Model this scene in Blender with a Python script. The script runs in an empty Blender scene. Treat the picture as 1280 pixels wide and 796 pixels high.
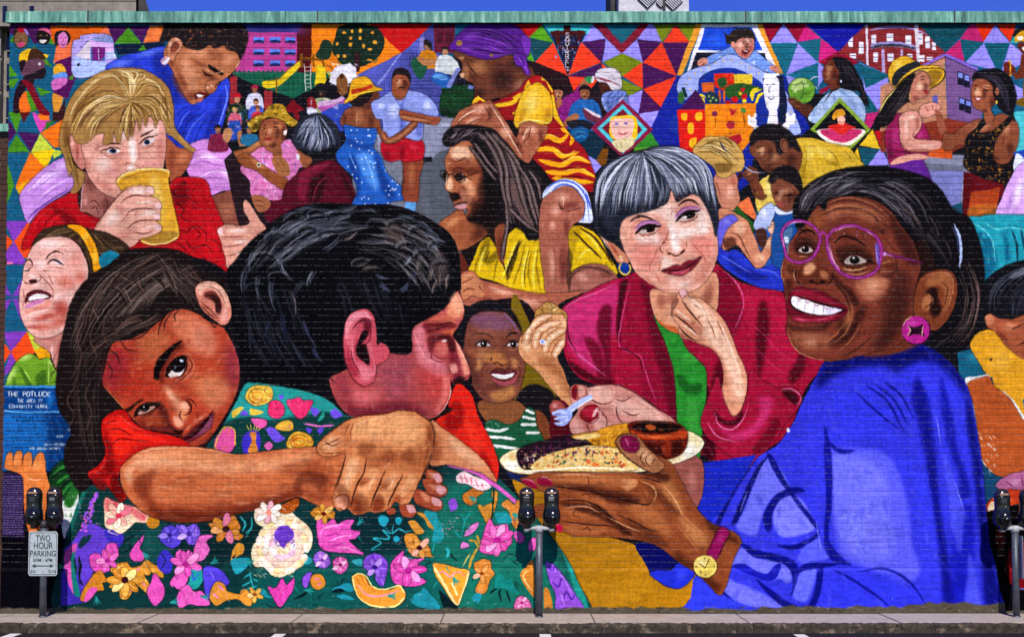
import bpy, bmesh, math, random
import numpy as np
from mathutils import Vector, Matrix
# ---------------------------------------------------------------- camera geometry of the wall
CD, CH, CT = 15.0, 1.6, math.radians(2.6)        # distance to the wall, eye height, pitch
CF = 116.7 * CD                                   # focal length in photograph pixels
_t0 = (-CD*math.sin(CT) - CH*math.cos(CT)) / (CD*math.cos(CT) - CH*math.sin(CT))
CY = 766 + CF * _t0                               # image row of the optical axis
def wall_xz(px, py):
    """a measured point on the mural -> metres on the wall (X along, Z up)"""
    t = (CY - np.asarray(py, float)) / CF
    z = CD * (t*math.cos(CT) + math.sin(CT)) / (math.cos(CT) - t*math.sin(CT))
    d = CD*math.cos(CT) + z*math.sin(CT)
    return (np.asarray(px, float) - 640) * d / CF, z + CH

# ---------------------------------------------------------------- the mural painter: brush work in wall metres
PPM = 230.0                                       # paint resolution per metre
WX0, WX1, WZ0, WZ1 = -5.75, 8.2, -0.1, 6.75
MW, MH = int((WX1-WX0)*PPM), int((WZ1-WZ0)*PPM)
PAINT = np.zeros((MH, MW, 3), np.float32)
CLIP = [None]
BS = PPM / 116.7
rnd = random.Random(7)
nrs = np.random.RandomState(5)

def hexc(c):
    if isinstance(c, str):
        return np.array([int(c[i:i+2], 16)/255 for i in (0, 2, 4)], np.float32)
    return np.asarray(c, np.float32)
def to_canvas(a):
    x, z = wall_xz(a[:, 0], a[:, 1])
    return np.stack([(x - WX0)*PPM, (WZ1 - z)*PPM], 1)
def parse(s):
    out, corner = [], []
    for w in s.split():
        c = w.endswith('!')
        if c: w = w[:-1]
        x, y = w.split(',')
        out.append((float(x), float(y))); corner.append(c)
    return np.array(out), np.array(corner)
def spline(p, closed, corner=None, n=7):
    m = len(p)
    if m < 3: 
        t = np.linspace(0, 1, 12)[:, None]
        return p[0]*(1-t) + p[-1]*t
    if corner is None: corner = np.zeros(m, bool)
    if closed:
        tan = (np.roll(p, -1, 0) - np.roll(p, 1, 0)) * .5
    else:
        q = np.vstack([2*p[0]-p[1], p, 2*p[-1]-p[-2]])
        tan = (q[2:] - q[:-2]) * .5
    tan[corner] = 0
    t = np.linspace(0, 1, n, endpoint=False)[:, None]
    h1, h2, h3, h4 = 2*t**3-3*t**2+1, t**3-2*t**2+t, -2*t**3+3*t**2, t**3-t**2
    segs = []
    for i in range(m if closed else m-1):
        j = (i+1) % m
        # shorter tangents on uneven spacing keep the curve from looping
        L = np.hypot(*(p[j]-p[i])) + 1e-6
        def lim(v):
            k = np.hypot(*v); return v if k < L*1.1 else v*(L*1.1/k)
        segs.append(h1*p[i] + h2*lim(tan[i]) + h3*p[j] + h4*lim(tan[j]))
    if not closed: segs.append(p[-1:])
    return np.vstack(segs)
def coverage(polys, pad=2):
    """exact-ish area coverage of closed polygons (canvas px) -> (mask, x0, y0)"""
    allp = np.vstack(polys)
    x0 = max(0, int(allp[:, 0].min())-pad); x1 = min(MW, int(allp[:, 0].max())+pad+2)
    y0 = max(0, int(allp[:, 1].min())-pad); y1 = min(MH, int(allp[:, 1].max())+pad+2)
    if x1 <= x0 or y1 <= y0: return None
    w, h, SS = x1-x0, y1-y0, 3
    acc = np.zeros((h*SS)*(w+2), np.float32)
    for p in polys:
        a = p - (x0, y0); b = np.roll(a, -1, 0)
        ya, yb = a[:, 1]*SS, b[:, 1]*SS
        s = np.where(yb > ya, 1., -1.)
        lo, hi = np.minimum(ya, yb), np.maximum(ya, yb)
        r0 = np.clip(np.ceil(lo-.5), 0, h*SS).astype(int); r1 = np.clip(np.ceil(hi-.5), 0, h*SS).astype(int)
        cnt = r1-r0; k = cnt > 0
        if not k.any(): continue
        cnt = cnt[k]; idx = np.repeat(np.nonzero(k)[0], cnt)
        rows = np.arange(cnt.sum()) - np.repeat(np.cumsum(cnt)-cnt, cnt) + np.repeat(r0[k], cnt)
        f = (rows+.5-ya[idx]) / (yb[idx]-ya[idx])
        x = np.clip(a[idx, 0] + f*(b[idx, 0]-a[idx, 0]), 0, w)
        xi = np.minimum(x.astype(int), w-1); fr = x-xi
        np.add.at(acc, rows*(w+2)+xi, s[idx]*(1-fr)); np.add.at(acc, rows*(w+2)+xi+1, s[idx]*fr)
    m = np.cumsum(acc.reshape(h*SS, w+2), 1)[:, :w]
    m = np.minimum(np.abs(m), 1).reshape(h, SS, w).mean(1)
    return m, x0, y0
def blur(m, r):
    r = int(round(r))
    if r < 1: return m
    for ax in (0, 1):
        for _ in range(2):
            pw = [(0, 0), (0, 0)]; pw[ax] = (r+1, r)
            c = np.cumsum(np.pad(m, pw), ax, dtype=np.float32)
            n = m.shape[ax]
            m = (np.take(c, range(2*r+1, 2*r+1+n), ax) - np.take(c, range(0, n), ax)) / (2*r+1)
    return m
def put(col, m, x0, y0, a=1.):
    if CLIP[0] is not None:
        cm, cx, cy = CLIP[0]
        X0, Y0 = max(x0, cx), max(y0, cy); X1, Y1 = min(x0+m.shape[1], cx+cm.shape[1]), min(y0+m.shape[0], cy+cm.shape[0])
        if X1 <= X0 or Y1 <= Y0: return
        m = m[Y0-y0:Y1-y0, X0-x0:X1-x0] * cm[Y0-cy:Y1-cy, X0-cx:X1-cx]; x0, y0 = X0, Y0
    m = (m*a)[..., None]
    v = PAINT[y0:y0+m.shape[0], x0:x0+m.shape[1]]
    v += (hexc(col) - v) * m
def f(col, s, e=0, a=1., k=0, sharp=0):
    """filled shape(s), '|' between outlines; e soft edge in px; k=1 keeps it as the clip for what follows"""
    polys = []
    for part in s.split('|'):
        p, c = parse(part)
        polys.append(to_canvas(p if sharp else spline(p, True, c)))
    r = coverage(polys, int(e*BS*2)+(8 if k else 2))
    if r is None: return
    m, x0, y0 = r
    if k:
        CLIP[0] = None
        if a == 1 and not e and not sharp:            # the painters' dark contour round each figure
            put(hexc(col)*.28, np.clip(blur(np.pad(m, 0), 1.1*BS)*2.0, 0, 1), x0, y0, .75)
    if e: m = blur(m, e*BS*.5)
    put(col, m, x0, y0, a)
    if k: CLIP[0] = (m, x0, y0)
def q(col, s, **kw): f(col, s, sharp=1, **kw)
def k0(): CLIP[0] = None
def stroke_poly(p, w, t0, t1):
    d = np.gradient(p, axis=0); n = np.stack([-d[:, 1], d[:, 0]], 1)
    n /= np.maximum(np.hypot(n[:, 0], n[:, 1]), 1e-6)[:, None]
    u = np.linspace(0, 1, len(p))
    prof = np.ones(len(p))
    if t0 > 0: prof = np.minimum(prof, np.sqrt(np.clip(u/t0, .02, 1)))
    if t1 > 0: prof = np.minimum(prof, np.sqrt(np.clip((1-u)/t1, .02, 1)))
    o = n * (w*.5*prof)[:, None]
    return np.vstack([p+o, (p-o)[::-1]])
def l(col, w, s, a=1., t=(.3, .4), e=0, sharp=0):
    """brush stroke(s), '|' between strokes; w width in px; t taper of the two ends"""
    for part in s.split('|'):
        p, c = parse(part)
        p = to_canvas(p if sharp else spline(p, False, c))
        r = coverage([stroke_poly(p, w*BS, *t)], int(e*BS*2)+2)
        if r is None: continue
        m, x0, y0 = r
        if e: m = blur(m, e*BS*.5)
        put(col, m, x0, y0, a)
def g(col, s, a=.6):
    """soft airbrushed ellipses: cx,cy,rx,ry[,degrees]"""
    for w in s.split():
        v = [float(i) for i in w.split(',')]
        cx, cy, rx, ry = v[:4]; an = math.radians(v[4]) if len(v) > 4 else 0
        c = to_canvas(np.array([[cx, cy]]))[0]; rx *= BS; ry *= BS; R = max(rx, ry)*1.05
        x0, x1 = max(0, int(c[0]-R)), min(MW, int(c[0]+R)+1); y0, y1 = max(0, int(c[1]-R)), min(MH, int(c[1]+R)+1)
        if x1 <= x0 or y1 <= y0: continue
        Y, X = np.mgrid[y0:y1, x0:x1].astype(np.float32); X -= c[0]; Y -= c[1]
        U = (X*math.cos(an)+Y*math.sin(an))/rx; V = (-X*math.sin(an)+Y*math.cos(an))/ry
        m = np.clip(1-(U*U+V*V), 0, 1)**1.5
        put(col, m, x0, y0, a)
def o(col, s, a=1.):
    """hard ellipses: cx,cy,rx,ry[,degrees]"""
    for w in s.split():
        v = [float(i) for i in w.split(',')]
        an = math.radians(v[4]) if len(v) > 4 else 0
        th = np.linspace(0, 2*math.pi, 28, endpoint=False)
        u, vv = v[2]*np.cos(th), v[3]*np.sin(th)
        p = np.stack([v[0]+u*math.cos(an)-vv*math.sin(an), v[1]+u*math.sin(an)+vv*math.cos(an)], 1)
        r = coverage([to_canvas(p)])
        if r: put(col, r[0], r[1], r[2], a)
def h(cols, s, n, w=1., a=.8, ln=(.3, .8), jit=1.5):
    """n strands flowing between neighbouring guide strokes of s; cols 'aaa bbb ccc'"""
    cols = cols.split(); G = []
    for part in s.split('|'):
        p, c = parse(part); pp = spline(p, False, c)
        u = np.linspace(0, 1, len(pp)); v = np.linspace(0, 1, 24)
        G.append(np.stack([np.interp(v, u, pp[:, 0]), np.interp(v, u, pp[:, 1])], 1))
    for _ in range(n):
        i = rnd.randrange(max(1, len(G)-1)); k = rnd.random()
        A, B = G[i], G[min(i+1, len(G)-1)]
        P = A*(1-k) + B*k
        L = rnd.uniform(*ln); s0 = rnd.uniform(0, 1-L); i0, i1 = int(s0*23), int((s0+L)*23)+1
        P = P[i0:i1+1]
        if len(P) < 3: continue
        ph, am = rnd.uniform(0, 6.3), rnd.uniform(0, jit)
        P = P + np.stack([np.sin(np.linspace(0, 3, len(P))+ph), np.cos(np.linspace(0, 3, len(P))+ph)], 1)*am
        r = coverage([stroke_poly(to_canvas(P), w*rnd.uniform(.5, 1.4)*BS, .4, .5)])
        if r: put(rnd.choice(cols), r[0], r[1], r[2], a*rnd.uniform(.5, 1))
def dabs(cols, box, n, w, ln, ang, a=.5, dev=15):
    """short loose brush dabs within box x0,y0,x1,y1 (use with a clip)"""
    cols = cols.split(); x0, y0, x1, y1 = box
    for _ in range(n):
        x, y = rnd.uniform(x0, x1), rnd.uniform(y0, y1); an = math.radians(ang+rnd.uniform(-dev, dev)); L = ln*rnd.uniform(.5, 1.3)
        b = rnd.uniform(-.15, .15)*L
        P = np.array([[x-math.cos(an)*L/2, y-math.sin(an)*L/2], [x+b*math.sin(an), y-b*math.cos(an)], [x+math.cos(an)*L/2, y+math.sin(an)*L/2]])
        soft = a <= .5                            # blending strokes are broad and soft, marks stay crisp
        r = coverage([stroke_poly(to_canvas(spline(P, False)), w*(1.8 if soft else 1)*rnd.uniform(.5, 1.4)*BS, .4, .5)], 5 if soft else 2)
        if r: put(rnd.choice(cols), blur(r[0], 1.4) if soft else r[0], r[1], r[2], a*rnd.uniform(.5, 1)*(.8 if soft else 1))
FONT = {'A':'0,6 2,0 4,6|1,4 3,4','B':'0,0 0,6 3,6 4,5 4,4 3,3 0,3|0,0 3,0 4,1 4,2 3,3','C':'4,1 3,0 1,0 0,1 0,5 1,6 3,6 4,5','D':'0,0 0,6 2,6 4,4 4,2 2,0 0,0','E':'4,0 0,0 0,6 4,6|0,3 3,3',
 'F':'4,0 0,0 0,6|0,3 3,3','G':'4,1 3,0 1,0 0,1 0,5 1,6 3,6 4,5 4,3 2,3','H':'0,0 0,6|4,0 4,6|0,3 4,3','I':'2,0 2,6','J':'4,0 4,5 3,6 1,6 0,5','K':'0,0 0,6|4,0 0,3 4,6','L':'0,0 0,6 4,6','M':'0,6 0,0 2,4 4,0 4,6',
 'N':'0,6 0,0 4,6 4,0','O':'1,0 0,1 0,5 1,6 3,6 4,5 4,1 3,0 1,0','P':'0,6 0,0 3,0 4,1 4,2 3,3 0,3','Q':'1,0 0,1 0,5 1,6 3,6 4,5 4,1 3,0 1,0|2,4 4,6','R':'0,6 0,0 3,0 4,1 4,2 3,3 0,3|2,3 4,6','S':'4,1 3,0 1,0 0,1 0,2 1,3 3,3 4,4 4,5 3,6 1,6 0,5',
 'T':'0,0 4,0|2,0 2,6','U':'0,0 0,5 1,6 3,6 4,5 4,0','V':'0,0 2,6 4,0','W':'0,0 1,6 2,2 3,6 4,0','X':'0,0 4,6|4,0 0,6','Y':'0,0 2,3 4,0|2,3 2,6','Z':'0,0 4,0 0,6 4,6','-':'1,3 3,3'}
def text(col, s, x, y, hgt, wid, w=.7, a=1., dx=0, dy=0, arc=None):
    """brush lettering: cap height hgt, total width wid, starting at x,y (top left)"""
    ad = wid / len(s)
    for i, ch in enumerate(s):
        if ch not in FONT: continue
        ox, oy = x+i*ad, y
        if arc: oy = y + arc*((2*(i+.5)/len(s)-1)**2)
        if dy: ox, oy = x, y+i*dy
        cw = (ad if not dy else wid)*.72
        l(col, w, '|'.join(' '.join('%.2f,%.2f' % (ox+float(p.split(',')[0])/4*cw, oy+float(p.split(',')[1])/6*hgt) for p in part.split()) for part in FONT[ch].split('|')), a=a, t=(0, 0), sharp=1)
# ---------------------------------------------------------------- camera, sky, sun, exposure
scene = bpy.context.scene
COL = scene.collection
cam_d = bpy.data.cameras.new('camera'); cam = bpy.data.objects.new('camera', cam_d); COL.objects.link(cam)
cam.location = (0, -CD, CH); cam.rotation_euler = (math.radians(90)+CT, 0, 0)
cam_d.sensor_width = 36; cam_d.lens = 36*CF/1280; cam_d.shift_y = (CY-398)/1280; cam_d.clip_end = 2000; cam_d.clip_start = .1
scene.camera = cam
SUN_EL, SUN_AZ = math.radians(45), math.radians(3.0)      # height of the sun; angle to the right of the wall's normal
world = bpy.data.worlds.new('World'); scene.world = world; world.use_nodes = True
wn = world.node_tree; bg = wn.nodes['Background']
sky = wn.nodes.new('ShaderNodeTexSky'); sky.sky_type = 'NISHITA'; sky.sun_disc = False
sky.sun_elevation = SUN_EL; sky.sun_rotation = math.pi - SUN_AZ; sky.air_density = 1.0; sky.dust_density = .0; sky.ozone_density = 2.0; sky.altitude = 0
hs = wn.nodes.new('ShaderNodeHueSaturation'); hs.inputs['Saturation'].default_value = 1.47; hs.inputs['Hue'].default_value = .542; hs.inputs['Value'].default_value = 1
wn.links.new(sky.outputs[0], hs.inputs['Color']); wn.links.new(hs.outputs[0], bg.inputs[0]); bg.inputs[1].default_value = .12
sun_d = bpy.data.lights.new('sun', 'SUN'); sun_d.energy = 4.6; sun_d.angle = math.radians(.53); sun_d.color = (1, .955, .89)
sun = bpy.data.objects.new('sun', sun_d); COL.objects.link(sun)
sun_dir = Vector((math.sin(SUN_AZ)*math.cos(SUN_EL), -math.cos(SUN_AZ)*math.cos(SUN_EL), math.sin(SUN_EL)))
sun.rotation_euler = sun_dir.to_track_quat('Z', 'Y').to_euler()
scene.view_settings.view_transform = 'Standard'; scene.view_settings.look = 'None'; scene.view_settings.gamma = 1; scene.view_settings.exposure = .22
scene.view_settings.use_curve_mapping = False
# ---------------------------------------------------------------- mural, quilt-pattern background
TE, PU, LV, OR, RD, GN, MG = '1d5f7c', '4d1b56', 'a297ee', 'f0482a', 'c01a1e', '4f8e24', 'cf2f80'
q('17161d', '-20,20 1640,20 1640,780 -20,780'); q(TE, '-20,20 1420,20 1420,150 1300,170 1100,120 800,110 500,60 250,60 130,150 90,250 60,330 40,420 40,484 -20,484')
q(PU, '5,30 70,30 58,53 42,55 33,38 22,46 12,42')
q(GN, '11,52 22,38 35,55|58,54 66,44 72,56|42,57 66,84 55,80 40,72')
q('dc661a', '62,32 137,32 118,46 90,52 70,58 64,48')
q('ec7a50', '118,46 133,33 142,45 92,47|70,56 90,52 90,70 66,80')
q(PU, '134,32 162,32 143,55|160,32 188,32 177,54'); q(GN, '160,33 177,55 143,55')
q('ec8048', '187,32 212,32 206,52 178,55'); q('10233c', '143,56 206,52 206,62 147,69'); q(GN, '178,56 184,63 172,63')
q('e07018', '195,32 215,32 205,42')
# left column of diamonds
q('4f8e24', '10,78 22,95 12,97|11,100 24,98 10,120|45,108 64,115 50,120|10,140 28,140 20,166')
q('e8742a', '24,124 31,114 38,140 24,140'); q(GN, '31,114 38,112 46,138 39,140')
q('5a1a1c', '24,140 38,140 29,154'); q('d050a8', '40,140 64,150 50,166 44,152'); q('f07a20', '47,143 60,142 62,150 50,150')
q('d8943c', '65,116 80,118 74,140 66,140'); q('3a1c20', '64,115 66,140 72,141 82,122 80,150 66,152')
q('5a1758', '68,78 90,70 94,98 84,124 65,115 82,100'); q(GN, '84,98 93,92 90,100')
q(PU, '5,150 12,152 20,166 7,182|22,165 49,167 38,190'); q(GN, '20,168 37,190 8,190'); q('3c7f2a','58,152 70,150 54,164')
q('f07a20', '50,166 80,148 80,184 66,184|37,190 58,210 24,243 19,234'); q('c8d44a', '50,167 66,186 38,190|66,186 80,190 66,199')
q('f5cc1c', '38,190 68,186 58,211'); q('f0a81c', '19,234 36,224 24,243')
q(GN, '6,196 18,232 6,252|6,236 16,236 6,262'); q('8a47b4', '5,276 36,276 17,302|17,302 31,324 31,330 5,330 5,318|4,349 15,370 4,366|28,348 15,370 26,370 32,350|4,376 15,372 4,396|24,374 15,372 28,404 30,384')
q('ee5522', '36,276 46,300 36,322 30,322 17,302|5,290 16,302 5,316')
q('e87aa0', '5,328 16,327 16,330 5,331')
q('8a47b4', '4,414 33,414 13,440|13,440 20,449 12,465 3,470'); q('ee5522', '33,414 44,440 20,452 13,440|3,424 13,440 3,456')
q('c8d048', '33,414 62,426 43,438'); q('f0a81c', '60,427 63,448 48,448 43,438')
# top edge, middle
q('3b3a80', '292,30 378,30 371,42 304,40'); q('bf4a92', '300,40 371,41 371,94 290,94 300,70')
for wx, wy in [(x, y) for y in (50.5, 65.5, 79.5) for x in (323, 343.5, 362.5)]:
    q('22305e', '%f,%f %f,%f %f,%f %f,%f' % (wx-6.5, wy-3.6, wx+6.5, wy-3.6, wx+6.5, wy+3.6, wx-6.5, wy+3.6)); q('6a8ce6', '%f,%f %f,%f %f,%f %f,%f %f,%f' % (wx-6.5, wy-3.6, wx+6.5, wy-3.6, wx+6.5, wy+.3, wx, wy-.6, wx-6.5, wy+.8))
q('561417', '371,41 378,31 390,31 390,96 371,96'); g('6a3a78', '376,38,14,10', .6)
q('f08820', '389,30 466,30 502,66 437,98 389,98'); g('f6a830', '440,85,30,16 400,80,16,20', .5)
q('c01a1c', '462,30 540,30 512,58 501,66')
q('5a60b0', '440,97 502,66 512,58 541,30 548,30 552,160 440,160')
f('1c2f24', '424,33 452,30 472,36 480,50 476,66 464,78 448,84 430,82 420,72 414,62 418,48'); f('20392b', '398,62 404,50 414,54 412,72 402,74 394,70')
dabs('10231c 254634 2c4a34', (416, 32, 478, 82), 90, 3, 7, 30, .5, 90)
q('3a1a20', '442,66 450,66 449,90 442,90')
o('eda63a', '430,41,2.4,2 440,39,1.6,2.4 450,38,2,3 438,48,2,2.4 450,48,2,2.4 465,41,2.4,2 468,53,3,2.4 454,58,2,3 438,56,2.2,2.6 421,55,1.8,2.4 462,62,2.6,1.6 430,70,2.4,2 422,70,2,2.4 462,75,4,1.2')
q('1d654c', '290,92 420,90 400,106 366,123 298,98'); 
for i in range(20): l('0f3f33', .7, '%d,92 %d,%d' % (294+6*i, 294+6*i, 97+min(i, 12)*2 if i < 13 else 124-(i-12)*3), a=.8)
for i in range(14): f('1d654c', '%f,92 %f,88 %f,92' % (290+i*6, 293+i*6, 296+i*6))
q('15131c', '296,96 352,121 340,140 300,140|365,123 398,108 450,112 450,160 380,150'); q('7c1522', '365,124 384,140 372,150 354,138'); q('a0353a', '287,96 296,95 297,132 286,130|330,112 340,114 340,140 330,138')
# playground slides
f('f0cf2c', '328,102 346,100 362,86 376,76 375,83 364,94 350,106 338,110 329,109'); l('a06a1c', 1, '330,101 346,99 362,85 376,75')
q('f0cf2c', '395,82 405,81 408,100 403,112 393,110 394,94'); q('8a5a1c', '344,97 346,97 346,116 344,116|375,68 378,66 378,84 375,84|390,70 393,68 393,84 391,84|377,71 404,74 404,77 377,74|402,74 405,74 406,84 403,84')
l('e8dcd0', 1, '380,80 382,114|388,80 388,112', t=(0, 0)); l('e8dcd0', .8, '380,84 388,84|380,89 388,89|381,94 388,94|381,99 388,99|381,104 388,104|382,109 388,109', t=(0, 0))
l('3a2418', 1, '406,80 424,92'); q('e8c038', '405,88 420,98 416,100')
# stoop, street, bush
q('4e5298', '512,60 560,100 566,112 566,118 552,160 500,160 500,70'); 
for i in range(9): l('34366e', 1.2, '%d,%d 570,%d' % (514-i, 84+i*9, 84+i*9), a=.8, t=(0, 0)); l('7478b8', 1, '%d,%d 570,%d' % (514-i, 86+i*9, 86+i*9), a=.5, t=(0, 0))
q('6a2038', '541,31 568,31 568,66 543,66'); q('50182c', '546,40 553,40 553,54 546,54|557,40 565,40 565,54 557,54'); q('4a4a90', '530,40 541,32 543,70 524,70'); q('8c86b8','524,48 530,46 530,66 524,64')
l('26284e', 1, '512,66 512,86|516,64 516,84|520,62 520,82'); q('8a90d2', '499,68 503,66 474,106 470,106'); l('3a3c78', .8, '480,100 480,118|486,92 486,116|492,84 492,112')
q('8c8ea0', '542,146 610,146 610,200 540,200'); q('b8b8cc', '548,155 606,154 606,157 546,158|546,191 606,190 606,194 545,195'); q('474a58', '545,195 606,194 606,202 545,202'); q('5c6068', '500,202 640,202 640,320 500,320')
q('9698ac', '530,152 552,152 545,196 524,196'); l('70728a', .7, '546,168 606,168|541,182 606,182|560,158 557,195|580,158 577,195', t=(0, 0))
g('74767e', '560,240,60,40', .4); l('3e4148', 1, '524,214 600,214', a=.8)
f('173c22', '552,112 560,107 575,106 592,110 592,144 552,144'); dabs('2c6a36 0e2a18 214f2a', (552, 108, 592, 144), 80, 2, 6, 10, .6, 60)
f('0c1f14', '552,136 572,140 592,138 592,146 552,146', e=2, a=.7); q('7a86c4', '586,106 593,108 590,112 584,111')
# quilt right of the bandana
q(RD, '640,30 679,30 661,49 650,52'); q('62a826', '677,31 691,53 661,47|660,58 668,78 654,72'); q('45c0c0', '678,30 742,30 734,42 688,42'); q('1b4d54', '661,48 691,53 668,77')
q(OR, '691,53 710,95 668,78'); q('2a141a', '650,74 668,77 708,94 718,116 686,118 676,100 655,86'); q('20203a', '687,39 732,39 710,93')
q('4a1818', '687,39 732,39 730,44 689,44|704,32 713,32 713,40 704,40|692,38 698,38 700,56 696,56|722,38 729,38 724,53 721,53|695,58 724,58 722,62 697,62')
dabs('8088c8 b8c0e8 505a98', (694, 44, 726, 76), 50, 1.4, 4, 90, .8, 10)
q('2c1018', '706,42 712,42 711,92 708,92'); text('f4f0f4', 'SQUIRREL', 706.8, 41.5, 4.8, 5.6, .95, dy=5.4)
o('f0e0e8', '709.6,87.5,1.7,1.6'); o('2c1018', '709.6,87.5,.8,.8')
q(OR, '726,53 752,78 710,94|710,96 718,116 738,112 752,94 728,90|750,78 768,90 752,96'); q(PU, '727,53 757,48 752,79|710,95 752,79 752,92 740,98 726,96')
q(LV, '740,31 757,48 727,53|757,48 777,67 753,78'); q('8a2038', '740,30 754,30 777,55 800,30 814,30 777,67'); q('1d6678', '753,30 800,30 777,55')
q(LV, '811,30 819,32 827,53 796,49|796,49 803,78 777,67|803,112 785,120 770,118 798,142|798,142 829,137 822,170 806,160'); q(PU, '796,49 827,53 803,78|827,53 862,53 845,95|803,78 845,95 803,112|803,112 828,137 798,142')
q(OR, '827,53 845,95 803,78|844,31 862,53 828,53|803,78 803,111 777,95|845,95 829,137 803,112'); q('7c8a1c', '817,31 843,31 827,53|845,31 870,31 862,53|777,67 803,78 777,95 754,78|768,95 803,111 785,120 768,116'); 
q('62a02a', '762,90 778,95 768,108|735,163 752,175 745,186|735,163 728,186 752,188 760,200|800,160 822,180 790,195'); q('7a4a14', '732,187 760,186 758,206 748,208'); q(LV, '732,188 752,208 742,218|795,146 826,148 818,166 810,176')
# window with the boy, left frame
q('e8a03c', '869,30 878,30 852,94 845,94|944,30 952,30 979,92 970,92'); q('f4eef4', '877,30 945,30 972,88 966,90 939,35 881,35 864,91 857,93'); q('2451cc', '881,34.5 939,34.5 953,64 872,64'); q('eef0fa', '871,63 954,63 955,66 870,66'); q('1c1c30', '870,66 956,66 960,90 862,90')
g('3a70ea', '895,50,18,12', .6)
q('8e1232', '952,30 979,30 962,53|979,30 1007,30 997,53'); q(LV, '979,31 997,54 962,54|997,54 1022,78 982,94|1022,78 1034,88 1022,110|982,94 1000,100 988,112'); q(MG, '1006,30 1026,48 997,53|1026,48 1050,66 1022,78'); q('1b1f96', '1008,30 1082,30 1048,66')
q('1d6a7c', '963,54 996,54 982,94|997,54 1026,49 1022,78|982,94 1022,79 1022,106'); q('8e1232', '1022,78 1050,63 1074,78 1050,90')
# far right quilt
q('17505c', '1146,30 1214,30 1180,67'); q('c63074', '1212,31 1221,31 1229,53 1200,49|1200,49 1205,77 1180,67'); q('e03a1c', '1219,30 1244,30 1229,53|1244,30 1270,30 1262,53'); q(LV, '1243,31 1262,54 1228,54|1229,54 1246,90 1206,78|1262,54 1290,74 1250,92|1074,78 1074,78 1112,95 1098,140 1080,112')
q('17606e', '1201,50 1228,54 1205,77|1230,54 1262,54 1247,88|1072,78 1112,95 1082,110'); q('c63074', '1080,142 1100,136 1088,160 1070,165'); q('17606e', '1080,112 1098,140 1082,142')
q('30b0a8', '1262,54 1272,54 1270,40'); q('54bcc0', '1262,140 1300,136 1300,190 1266,190'); q(LV, '1256,100 1280,112 1280,130 1262,130')
# yellow, teal, lavender triangles right of the diamond
q('f0c636', '1090,162 1100,186 1074,182|1072,184 1077,208 1058,208'); q('1b5868', '1073,184 1101,186 1084,207 1078,207'); q(LV, '1101,184 1112,206 1084,207'); q('c2202a', '1092,164 1106,162 1110,184 1100,184')
# quilt behind the arch and the man in yellow
q('1c2a8e', '845,95 980,94 1012,160 1000,170 990,150 940,200 940,225 906,256 828,206 808,170'); q('e87a4a', '936,246 950,280 918,256'); q('1d7a80', '944,252 952,268 946,285'); q('2a5a22', '905,258 920,256 945,282 936,300'); q('3a8a30','770,178 812,164 824,182 790,186')
# the pattern runs on along the wall past the big figures
for i in range(10):
    for j in range(11):
        x, y = 1292+i*34, 30+j*46; a, b_, c, d = [rnd.choice((TE, PU, LV, OR, MG, '17606e', '1c2a8e', 'e8a03c', '7c8a1c')) for _ in range(4)]
        q(a, '%d,%d %d,%d %d,%d' % (x, y, x+34, y, x+17, y+23)); q(b_, '%d,%d %d,%d %d,%d' % (x, y, x+17, y+23, x, y+46)); q(c, '%d,%d %d,%d %d,%d' % (x+34, y, x+34, y+46, x+17, y+23)); q(d, '%d,%d %d,%d %d,%d' % (x, y+46, x+34, y+46, x+17, y+23))
# ---------------------------------------------------------------- mural, upper left: painted heads, camper, boy, fair-haired woman with cup
o('8a6448', '26,48,8.5,12'); f('30201c', '17,44 18,37 26,35 34,38 35,46 31,40 22,40'); f('b01c2c', '22,40 24,33 31,35 33,40'); f('a88ce0', '29,36 33,38 37,45 32,42'); f('d04a78', '22,54 30,53 27,59 23,58'); l('2a1a16', .7, '20,47 23,46|29,46 32,47|26,47 25,51 28,51'); l('2a1a16', .8, '18,44 17,52 20,58 25,61 31,58 35,51 35,43', t=(0, 0))
o('231619', '54,46,9,10.5'); f('e06a90', '47,38 54,34 62,38 64,45 60,41 53,38'); o('d8c850', '51,44,1.2,.9 58,44,1.2,.9'); f('f4ece0', '49,50 58,50 54,54 50,53'); o('231619', '51,44,.5,.5 58,44,.5,.5')
o('231c20', '78,48,10,10'); f('dc86c0', '72,46 78,40 84,45 84,54 79,60 73,55'); l('7a2050', .8, '74,47 77,47|80,47 83,47|79,48 78,52|75,54 79,56 83,53'); f('231c20', '68,44 72,40 72,54 69,58')
f('f0c024', '24,68 30,63 39,62 34,76 24,77'); f('4a2e1a', '39,62 48,62 57,73 40,77 34,76'); f('f0c024', '54,68 60,69 58,73'); f('6e4858', '26,92 30,80 38,74 52,74 56,80 50,90 34,95'); f('2a1820', '24,77 32,76 27,90'); f('261a24', '30,95 40,92 55,85 57,92 52,99 44,99 40,108 30,104'); o('e8d8e8', '49,80,1.6,1.8')
f('2a1420', '16,140 18,118 26,100 32,106 28,122 24,140'); f('7c1428', '27,100 40,104 50,126 62,143 50,142 40,124 34,112'); f('e8742a', '24,138 25,122 32,114 34,124 38,139'); q(TE, '8,112 16,108 16,140 9,140'); q(GN, '9,120 12,120 10,128')
f('e8b030', '66,88 68,82 76,80 82,88 80,92 68,93'); f('6a98dc', '65,94 80,90 84,97 68,98'); f('d070b4', '65,100 82,97 83,104 72,112 65,112')
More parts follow.
